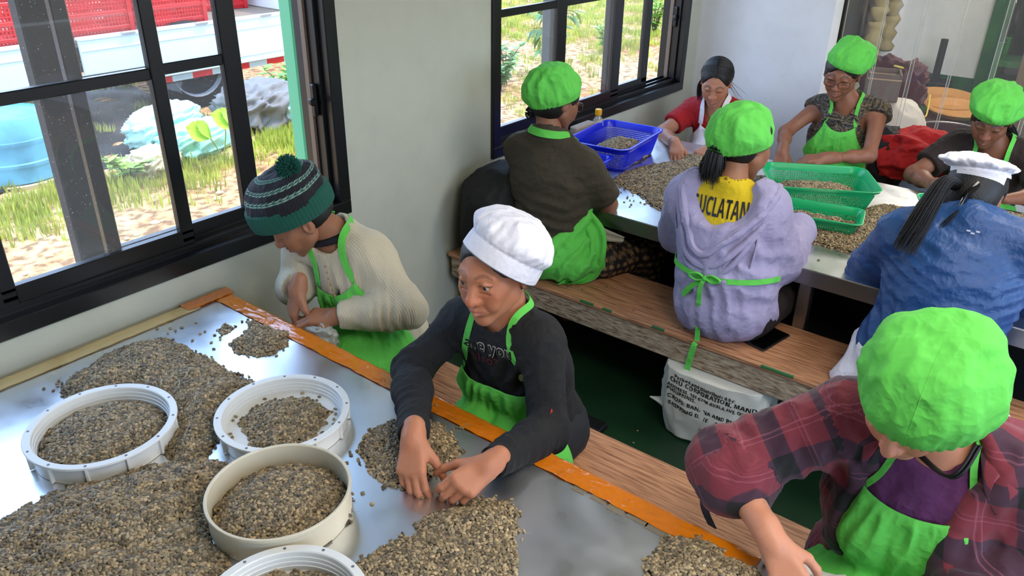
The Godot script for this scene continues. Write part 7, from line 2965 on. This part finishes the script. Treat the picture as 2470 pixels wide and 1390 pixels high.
	var wc: Vector3 = J.pel + J.up * 0.125
	var bow: Vector3 = wc - J.f * 0.16 + J.sx * 0.015
	r = snapped_path(bw, [wc + J.sx * 0.17 + J.f * 0.03 + J.up * 0.02, wc + J.sx * 0.13 - J.f * 0.08 + J.up * 0.005, bow, wc - J.sx * 0.10 - J.f * 0.11, wc - J.sx * 0.17 - J.f * 0.0 + J.up * 0.0], 0.004, 10)
	g = G.new()
	g.ribbon(r[0], r[1], 0.018, 0.003)
	put("apron_tie", g, M.green_cloth, o, 1)
	var kb := snap(bw, bow, 0.012)
	g = G.new()
	for q in [1.0, -1.0]:
		g.tube(spline([kb, kb + J.sx * q * 0.025 + J.up * 0.016 - J.f * 0.006, kb + J.sx * q * 0.055 + J.up * 0.004 - J.f * 0.006, kb + J.sx * q * 0.028 - J.up * 0.010 - J.f * 0.004, kb], 6), PackedFloat32Array([0.006]), 8, true, 0.45)
	g.ball(kb, V(0.011, 0.010, 0.010), 10, 8)
	put("bow", g, M.green_cloth, o, 2)
	r = snapped_path(bw, [kb, kb + J.sx * 0.045 - V(0, 0.04, 0), kb + J.sx * 0.075 - V(0, 0.085, 0) + J.f * 0.02], 0.006, 8)
	g = G.new()
	g.ribbon(r[0], r[1], 0.016, 0.003, 0.022)
	put("tie_end", g, M.green_cloth, o, 1)
	g = G.new()
	g.ribbon(spline([kb, kb + J.sx * 0.008 + V(-0.01, -0.05, 0), V(2.055, 0.412, kb.z + 0.0), V(2.035, 0.385, kb.z + 0.0), V(2.032, 0.30, kb.z - 0.01), V(2.033, 0.235, kb.z - 0.012)], 7), PackedVector3Array([V(-1, 0.25, 0.1)]), 0.013, 0.003, 0.024)
	put("tie_end", g, M.green_cloth, o, 1)
	trousers(o, J, mat(Color(0.10, 0.045, 0.04), 0.85, 0.0, M.weave, 0.02, 50.0), 0.010)
	cap_on(o, T, V(0.0, -0.016, -0.018), -0.48, 0.10, [0.092, 0.112, 0.150, 0.15, V(0.0, 0.0, -0.010), 40, 0.035, 52, 0.009, 0.0, 0.95], M.green_cloth)

func person_blue() -> void:
	var J := finish({"nb": V(2.335, 0.925, 1.862), "sl": V(2.305, 0.855, 1.690), "sr": V(2.345, 0.880, 2.030), "el": V(2.44, 0.655, 1.610), "wl": V(2.68, 0.685, 1.75), "er": V(2.50, 0.686, 2.10), "wr": V(2.70, 0.685, 2.0), "pel": V(2.215, 0.515, 1.86)}, V(1, 0, 0.0), 0.0, 0.30)
	var T := Transform3D(frame(V(0.80, -0.58, 0.16), V(0.5, 0.85, 0.0)), V(2.455, 0.975, 1.835))
	var hd := Sdf.new()
	head_sdf(hd, T, 0.0, 0.98)
	var bs := body_skin(J, T, 1.1, true)
	var o := skin_person("person seen from behind in a blue jacket with a long ponytail, white cap", bs, hd, T, 0.98, [], Color(0.56, 0.38, 0.29), 0.012)
	hair(o, T, 0.98, 0.010, 0.06, -0.08)
	var g := G.new()
	locks(g, spline([T * V(0.015, -0.01, -0.095), V(2.335, 1.035, 1.765), V(2.245, 0.985, 1.752), V(2.170, 0.925, 1.744), V(2.135, 0.870, 1.735)], 10), 620, 0.014, 0.034, 0.0019, 18, 0.35)
	locks(g, spline([T * V(-0.03, -0.04, -0.10), T * V(-0.01, -0.11, -0.14), T * V(0.02, -0.17, -0.14)], 10), 26, 0.004, 0.006, 0.0013, 19, 0.3)
	put("ponytail", g, M.hair2 if M.has("hair2") else M.hair, o, 3)
	g = G.new()
	for k in 5:
		var q: Vector3 = T * V(-0.012 + 0.006 * (k % 2), -0.035 - 0.012 * k, -0.118)
		g.box(q - V(0.008, 0.004, 0.006), q + V(0.008, 0.004, 0.006), 0.002)
	g.tube(PackedVector3Array([T * V(-0.03, 0.0, -0.11), T * V(-0.02, -0.04, -0.135), T * V(-0.012, -0.09, -0.12)]), PackedFloat32Array([0.007]), 8, true, 2.0)
	put("hair_claw", g, M.screen, o, 1)
	var s := shirt_sdf(J, T, 0.024, 1.16, true, 1.0, 1.0, 0.014)
	s.cap(J.er.lerp(J.sr, 0.3), J.er, 0.070, 0.070, 0.05)
	s.cap(J.el.lerp(J.sl, 0.3), J.el, 0.070, 0.070, 0.05)
	s.ell(J.pel.lerp(J.che, 0.15), V(0.185, 0.115, 0.145), frame(J.f, Vector3.UP), 0.06)
	s.ell(J.nb + J.up * 0.01, V(0.072, 0.026, 0.07), frame(J.f, J.up), 0.02)
	cut_neck(s, J, T, 0.058, 0.01)
	s.chop(V(2.2, 0.475, 1.86), V(0.1, -1, 0), 0.5)
	g = s.net(0.0075)
	wrinkle(g, Basis(V(1, 0, 0), 0.25) * Basis.from_scale(V(1, 1.5, 0.45)), 0.004, 6.0, 61, [[J.sl + V(-0.03, -0.07, 0.07), V(0, 0.95, 0.3).normalized(), 0.10, 0.011, 0.034], [J.sr + V(-0.03, -0.12, -0.03), V(0, 0.95, -0.3).normalized(), 0.10, 0.009, 0.034], [J.el, V(0.1, 0.95, 0.2).normalized(), 0.10, 0.007, 0.04], [J.pel + V(-0.08, 0.08, -0.12), V(0, 0.3, 0.95), 0.10, 0.008, 0.04]])
	var bl := cloth(Color(0.09, 0.26, 0.47), M.weave, 0.008, 60.0, 0.15)
	bl.roughness = 0.5
	put("jacket", g, bl, o, 3)
	# seam from the armhole to the hem and a small white label at the collar
	var ids := s.all()
	for q in [1.0, -1.0]:
		var r := snapped_path(s, [J.sl.lerp(J.sr, 0.5 - 0.42 * q) - J.f * 0.09 - J.up * 0.06, J.che + J.sx * q * 0.12 - J.f * 0.1 - J.up * 0.08, J.pel + J.sx * q * 0.13 - J.f * 0.1 + J.up * 0.06, J.pel + J.sx * q * 0.15 - J.f * 0.1 - J.up * 0.01], 0.0)
		g = G.new()
		g.tube(r[0], PackedFloat32Array([0.0016]), 6)
		put("seam", g, bl, o, 3)
	g = G.new()
	for k in 3:
		var q := march(s, ids, J.nb - J.up * (0.012 + 0.006 * (k % 2)) - J.sx * (0.012 * k - 0.0) - J.f * 0.2, J.f, 0.001)
		g.box(q - V(0.001, 0.002, 0.005), q + V(0.001, 0.002, 0.005), 0.0)
	put("collar_print", g, mat(Color(0.85, 0.87, 0.9), 0.6), o, 1)
	# white apron showing under the hem
	var w := Sdf.new()
	w.ell(J.pel + V(0.0, 0.01, 0), V(0.160, 0.115, 0.205), Basis.IDENTITY, 0.05)
	w.cap(J.pel + V(-0.05, -0.03, -0.15), V(2.12, 0.418, 1.64), 0.06, 0.02, 0.05)
	w.cap(J.pel + V(-0.05, -0.02, 0.15), V(2.10, 0.430, 2.10), 0.06, 0.035, 0.05)
	w.chop(V(2.2, BN + 0.002, 1.86), V(0, -1, 0), 0.6)
	w.chop(J.pel + V(0, 0.05, 0), V(0, 1, 0), 0.6)
	g = w.net(0.0085)
	wrinkle(g, Basis.from_scale(V(1, 0.4, 1)), 0.008, 7.0, 63)
	put("white_apron", g, M.white_cloth, o, 3)
	trousers(o, J, mat(Color(0.09, 0.20, 0.36), 0.8, 0.0, M.weave, 0.02, 50.0), 0.012)
	# flat white cap with a band
	var C := T * Transform3D(Basis(Vector3.BACK, -0.04) * Basis(Vector3.RIGHT, -0.30), V(0.0, 0.062, -0.020))
	g = cap_shape(C, 0.082, 0.096, 0.058, 0.42, V(0.034, 0.0, 0.0), 30, 0.05, 62, 0.009, 0.16, 0.85)
	put("cap", g, M.white_cloth, o, 2)
	g = G.new()
	var cb := PackedVector3Array()
	for k in 13:
		var an := -PI / 2 + (k / 12.0 - 0.5) * 1.7 - 0.35
		cb.append(C * V(cos(an) * 0.082, -0.012, sin(an) * 0.098))
	var cn := PackedVector3Array()
	for k in 13: cn.append((cb[k] - C.origin).normalized())
	g.ribbon(cb, cn, 0.036, 0.003)
	put("cap_band", g, M.white_cloth, o, 1)

func person_red() -> void:
	var J := finish({"nb": V(3.73, 0.790, 0.415), "sr": V(3.745, 0.722, 0.262), "sl": V(3.755, 0.742, 0.560), "er": V(3.52, 0.635, 0.215), "wr": V(3.20, 0.695, 0.455), "el": V(3.53, 0.665, 0.640), "wl": V(3.27, 0.695, 0.610), "pel": V(3.86, 0.475, 0.42)}, V(-1, 0, 0.1))
	var T := Transform3D(frame(V(-0.854, -0.444, 0.273), V(-0.409, 0.895, 0.179)), V(3.648, 0.916, 0.427))
	var hd := Sdf.new()
	head_sdf(hd, T, 0.0, 0.98, 0.96)
	var hr := Sdf.new()
	hr.cap(J.er.lerp(J.wr, 0.7), J.wr, 0.027, 0.024, 0.02)
	hand(hr, J.wr, V(-0.75, -0.35, 0.55), V(-0.3, 0.92, 0.0), V(0.5, 0.1, 0.8), PICK, 0.06, 0.95)
	var hl := Sdf.new()
	hl.cap(J.el.lerp(J.wl, 0.7), J.wl, 0.027, 0.024, 0.02)
	hand(hl, J.wl, V(-0.9, -0.3, -0.2), V(-0.3, 0.92, 0.1), V(-0.2, 0.1, -0.9), PICK, 0.06, 0.95)
	var bs := body_skin(J, T, 0.92, true)
	var o := skin_person("bareheaded person in a red T-shirt and white apron, looking down at a heap of beans", bs, hd, T, 0.98, [hr, hl], Color(0.66, 0.46, 0.36), 0.011, 0.7, -0.002)
	# hair parted and tied back
	var hs := Sdf.new()
	var w := func(x: float, y: float, z: float) -> Vector3: return T * V(x, y, z)
	hs.ell(w.call(0, 0.034, -0.018), V(0.082, 0.088, 0.096), T.basis, 0.02)
	hs.ell(w.call(0, -0.02, -0.05), V(0.072, 0.085, 0.06), T.basis, 0.03)
	hs.cap(w.call(0, -0.06, -0.075), w.call(0.02, -0.15, -0.07), 0.03, 0.018, 0.03)
	hs.ell(w.call(0, -0.045, 0.082), V(0.063, 0.122, 0.080), T.basis, 0.012, true)
	hs.ell(w.call(0.082, -0.012, 0.004), V(0.02, 0.034, 0.03), T.basis, 0.01, true)
	hs.ell(w.call(-0.082, -0.012, 0.004), V(0.02, 0.034, 0.03), T.basis, 0.01, true)
	hs.dig(w.call(0, 0.128, 0.05), w.call(0, 0.128, -0.05), 0.006, 0.004, 0.012)
	var g := hs.net(0.004)
	put("hair", g, M.hair, o, 3)
	g = G.new()
	for k in 240:
		var q := -1.0 if k % 2 else 1.0
		var z0 := rnd(-0.06, 0.068)
		var pa := PackedVector3Array()
		for i in 9:
			var t := i / 8.0
			var an := lerpf(0.04, 1.9, t)
			var zz := lerpf(z0, -0.062 + z0 * 0.25, t * t)
			var k2 := sqrt(maxf(0.05, 1.0 - pow((zz + 0.018) / 0.097, 2.0)))
			pa.append(w.call(q * sin(an) * 0.0835 * k2, 0.034 + cos(an) * 0.0895 * k2, zz))
		g.tube(pa, PackedFloat32Array([0.0008, 0.0013, 0.0013, 0.0013, 0.0012, 0.001]), 4)
	locks(g, spline([w.call(-0.07, 0.0, -0.01), w.call(-0.082, -0.06, -0.02), w.call(-0.075, -0.14, -0.015)], 8), 90, 0.006, 0.014, 0.0018, 28, 0.3)
	locks(g, spline([w.call(0.06, -0.02, -0.04), w.call(0.10, -0.08, -0.05), w.call(0.15, -0.13, -0.05)], 8), 8, 0.01, 0.03, 0.0009, 29, 0.3)
	put("loose_locks", g, M.hair, o, 3)
	var s := shirt_sdf(J, T, 0.008, 0.94, true, -0.66, -0.66)
	cut_neck(s, J, T, 0.066, 0.03)
	s.dig(J.nb + J.f * 0.09, J.che + J.f * 0.15 + J.up * 0.01, 0.075, 0.055, 0.01)
	for q in ["l", "r"]: cut_cuff(s, J, q, -0.62)
	g = s.net(0.0075)
	wrinkle(g, Basis.from_scale(V(1, 0.5, 1)), 0.003, 8.0, 71, [[J.sr + V(-0.06, -0.05, 0.05), V(0.3, 0.4, 0.85).normalized(), 0.07, 0.005, 0.03]])
	put("t_shirt", g, cloth(Color(0.60, 0.015, 0.05), M.weave, 0.012, 60.0, 0.25), o, 3)
	var ap := shirt_sdf(J, T, 0.008, 0.94, true, -9.0, -9.0)
	legs(ap, J, 0.006, false)
	neck(ap, J, T, 0.002)
	apron(o, ap, J, M.white_cloth, 0.035, 0.62, 1.4, 0.0, 0.010, 8, 0.03, true, 0.5, 0.0, 0.026)
	trousers(o, J, mat(Color(0.06, 0.06, 0.09), 0.8))
	# necklace and bracelet
	var r := snapped_path(bs, [J.nb + J.sx * 0.05 + J.f * 0.02 + J.up * 0.01, J.nb + J.sx * 0.03 + J.f * 0.06 - J.up * 0.03, J.nb + J.f * 0.08 - J.up * 0.085, J.nb - J.sx * 0.03 + J.f * 0.06 - J.up * 0.03, J.nb - J.sx * 0.05 + J.f * 0.02 + J.up * 0.01], 0.002)
	g = G.new()
	g.tube(r[0], PackedFloat32Array([0.0011]), 5)
	put("necklace", g, mat(Color(0.80, 0.58, 0.22), 0.3, 0.8), o, 3)
	g = G.new()
	g.ball(r[0][16] - J.up * 0.008, V(0.006, 0.010, 0.003), 8, 6)
	put("pendant", g, M.screen, o, 3)
	g = G.new()
	var lp := PackedVector3Array()
	var ax: Vector3 = (J.wr - J.er).normalized()
	var n1 := ax.cross(Vector3.UP).normalized()
	for k in 21: lp.append(J.er.lerp(J.wr, 0.93) + (n1 * cos(TAU * k / 20) + n1.cross(ax) * sin(TAU * k / 20)) * 0.028)
	g.tube(lp, PackedFloat32Array([0.0018]), 6)
	put("bracelet", g, mat(Color(0.80, 0.58, 0.22), 0.3, 0.8), o, 3)

func person_blouse() -> void:
	var J := finish({"nb": V(3.75, 0.895, 1.065), "sr": V(3.765, 0.838, 0.915), "sl": V(3.775, 0.862, 1.205), "er": V(3.62, 0.735, 0.835), "wr": V(3.415, 0.700, 0.905), "el": V(3.60, 0.705, 1.245), "wl": V(3.44, 0.700, 1.090), "pel": V(3.84, 0.495, 1.04), "thin": 0.006}, V(-1, 0, 0.05))
	var T := Transform3D(frame(V(-0.935, -0.330, 0.110), V(-0.32, 0.94, 0.10)), V(3.690, 1.038, 1.026))
	var hd := Sdf.new()
	head_sdf(hd, T, 0.0, 0.99, 1.0, 0.9)
	var hr := Sdf.new()
	hr.cap(J.er.lerp(J.wr, 0.7), J.wr, 0.028, 0.025, 0.02)
	hand(hr, J.wr, V(-0.55, -0.80, 0.15), V(-0.80, 0.55, 0.0), V(0.1, 0.1, 0.95), LOOSE, 0.06, 0.98)
	var hl := Sdf.new()
	hl.cap(J.el.lerp(J.wl, 0.7), J.wl, 0.028, 0.025, 0.02)
	hand(hl, J.wl, V(-0.55, -0.15, -0.85), V(-0.25, 0.95, 0.0), V(-0.8, 0.1, 0.4), LOOSE, 0.06, 0.98)
	var bs := body_skin(J, T, 1.02, true, -0.006)
	var o := skin_person("person with glasses in a sleeveless dark patterned blouse, green apron and green cap", bs, hd, T, 0.99, [hr, hl], Color(0.53, 0.35, 0.27), 0.011, 0.8, -0.001)
	hair(o, T, 0.99, 0.008, 0.058, -0.085)
	glasses(o, T, 0.99)
	var s := shirt_sdf(J, T, 0.009, 1.04, true, -0.06, -0.06)
	cut_neck(s, J, T, 0.060, 0.02)
	s.dig(J.nb + J.f * 0.09, J.che + J.f * 0.15 + J.up * 0.05, 0.035, 0.015, 0.01)
	for q in ["l", "r"]: cut_cuff(s, J, q, -0.10)
	var g := s.net(0.0075)
	wrinkle(g, Basis.from_scale(V(1, 0.5, 1)), 0.003, 8.0, 81)
	var cn := FastNoiseLite.new()
	cn.frequency = 0.035
	cn.fractal_octaves = 2
	var camo := img_tex(160, 160, func(x, y):
		var u: float = x * TAU / 160.0
		var w: float = y * TAU / 160.0
		var n := cn.get_noise_3d(cos(u) * 60, sin(u) * 60, cos(w) * 60 + sin(w) * 37)
		var m := cn.get_noise_3d(cos(w) * 70 + 200, sin(w) * 70, cos(u) * 70 + sin(u) * 30)
		var c := Color(0.20, 0.18, 0.14)
		if n > 0.12: c = Color(0.40, 0.33, 0.24)
		if n < -0.18: c = Color(0.27, 0.29, 0.33)
		if m > 0.10: c = Color(0.05, 0.045, 0.045)
		if m < -0.34: c = Color(0.50, 0.42, 0.30)
		return c)
	var cm := mat(Color(1, 1, 1), 0.8, 0.0, M.weave, 0.01, 5.5, true, camo)
	cm.heightmap_enabled = false
	put("blouse", g, cm, o, 3)
	for q in [-1.0, 1.0]:
		g = G.new()
		var rows := PackedVector3Array()
		var pth := [[J.nb + J.sx * q * 0.055 - J.f * 0.02 + J.up * 0.03, J.nb + J.sx * q * 0.10 - J.f * 0.02 + J.up * 0.0], [J.nb + J.sx * q * 0.058 + J.f * 0.03 + J.up * 0.02, J.nb + J.sx * q * 0.105 + J.f * 0.045 - J.up * 0.02], [J.nb + J.sx * q * 0.035 + J.f * 0.075 - J.up * 0.015, J.nb + J.sx * q * 0.075 + J.f * 0.085 - J.up * 0.065]]
		for lay in 2:
			for e in pth:
				for i in 5: rows.append(snap(s, (e[0] as Vector3).lerp(e[1], i / 4.0), 0.006 - 0.003 * lay))
		g.grid(rows.slice(0, 15), 5, false, q > 0)
		g.grid(rows.slice(15, 30), 5, false, q < 0)
		put("collar", g, cm, o, 2)
	var ap := shirt_sdf(J, T, 0.009, 1.04, true, -9.0, -9.0)
	legs(ap, J, 0.006, false)
	neck(ap, J, T, 0.004)
	apron(o, ap, J, M.green_cloth, 0.070, 0.70, 1.35, 0.06, 0.009, 9, 0.03, true, 0.6, 0.0, 0.016)
	trousers(o, J, mat(Color(0.07, 0.06, 0.06), 0.8))
	cap_on(o, T, V(0.008, 0.028, -0.014), -0.34, -0.22, [0.090, 0.106, 0.130, 0.12, V(0.015, 0.0, -0.02), 38, 0.04, 82, 0.010, 0.0, 0.85], M.green_cloth)

func person_brown() -> void:
	var J := finish({"nb": V(3.745, 0.815, 1.715), "sr": V(3.775, 0.778, 1.560), "sl": V(3.775, 0.785, 1.865), "er": V(3.60, 0.660, 1.450), "wr": V(3.36, 0.700, 1.60), "el": V(3.60, 0.680, 1.95), "wl": V(3.38, 0.700, 1.84), "pel": V(3.86, 0.48, 1.69)}, V(-1, 0, 0.0))
	var T := Transform3D(frame(V(-0.885, -0.463, 0.052), V(-0.460, 0.885, 0.067)), V(3.673, 0.942, 1.681))
	var hd := Sdf.new()
	head_sdf(hd, T, 0.0, 0.98)
	var hr := Sdf.new()
	hr.cap(J.er.lerp(J.wr, 0.7), J.wr, 0.028, 0.025, 0.02)
	hand(hr, J.wr, V(-0.8, -0.3, 0.5), V(-0.3, 0.92, 0.0), V(0.5, 0.1, 0.8), PICK, 0.06, 0.95)
	var bs := body_skin(J, T, 0.98, true)
	var o := skin_person("person in a dark brown T-shirt and green cap bent over the far table", bs, hd, T, 0.98, [hr], Color(0.50, 0.33, 0.25), 0.011, 0.8, -0.003)
	hair(o, T, 0.98, 0.008, 0.05, -0.085)
	var g := G.new()
	locks(g, spline([T * V(0.06, -0.05, -0.05), T * V(0.085, -0.10, -0.06), T * V(0.11, -0.17, -0.05)], 8), 90, 0.01, 0.022, 0.002, 38, 0.3)
	put("loose_locks", g, M.hair, o, 3)
	var s := shirt_sdf(J, T, 0.012, 1.02, true, -0.70, -0.70)
	cut_neck(s, J, T, 0.062, 0.02)
	for q in ["l", "r"]: cut_cuff(s, J, q, -0.66)
	g = s.net(0.0075)
	wrinkle(g, Basis.from_scale(V(1, 0.5, 1)), 0.004, 8.0, 91, [[J.sr + V(-0.06, -0.06, 0.05), V(0.3, 0.4, 0.85).normalized(), 0.07, 0.005, 0.03]])
	put("t_shirt", g, cloth(Color(0.135, 0.08, 0.066), M.weave, 0.012, 60.0, 0.25), o, 3)
	var ap := shirt_sdf(J, T, 0.012, 1.02, true, -9.0, -9.0)
	legs(ap, J, 0.006, false)
	neck(ap, J, T, 0.004)
	apron(o, ap, J, M.green_cloth, -0.04, 0.68, 1.4, 0.0, 0.008, 10, 0.03, true, 0.5, 0.0, 0.018)
	trousers(o, J, mat(Color(0.07, 0.06, 0.06), 0.8))
	cap_on(o, T, V(0, 0.022, -0.016), -0.24, -0.12, [0.094, 0.114, 0.122, 0.16, V(0.0, 0.0, -0.015), 38, 0.035, 92, 0.010, 0.0, 0.95], M.green_cloth)
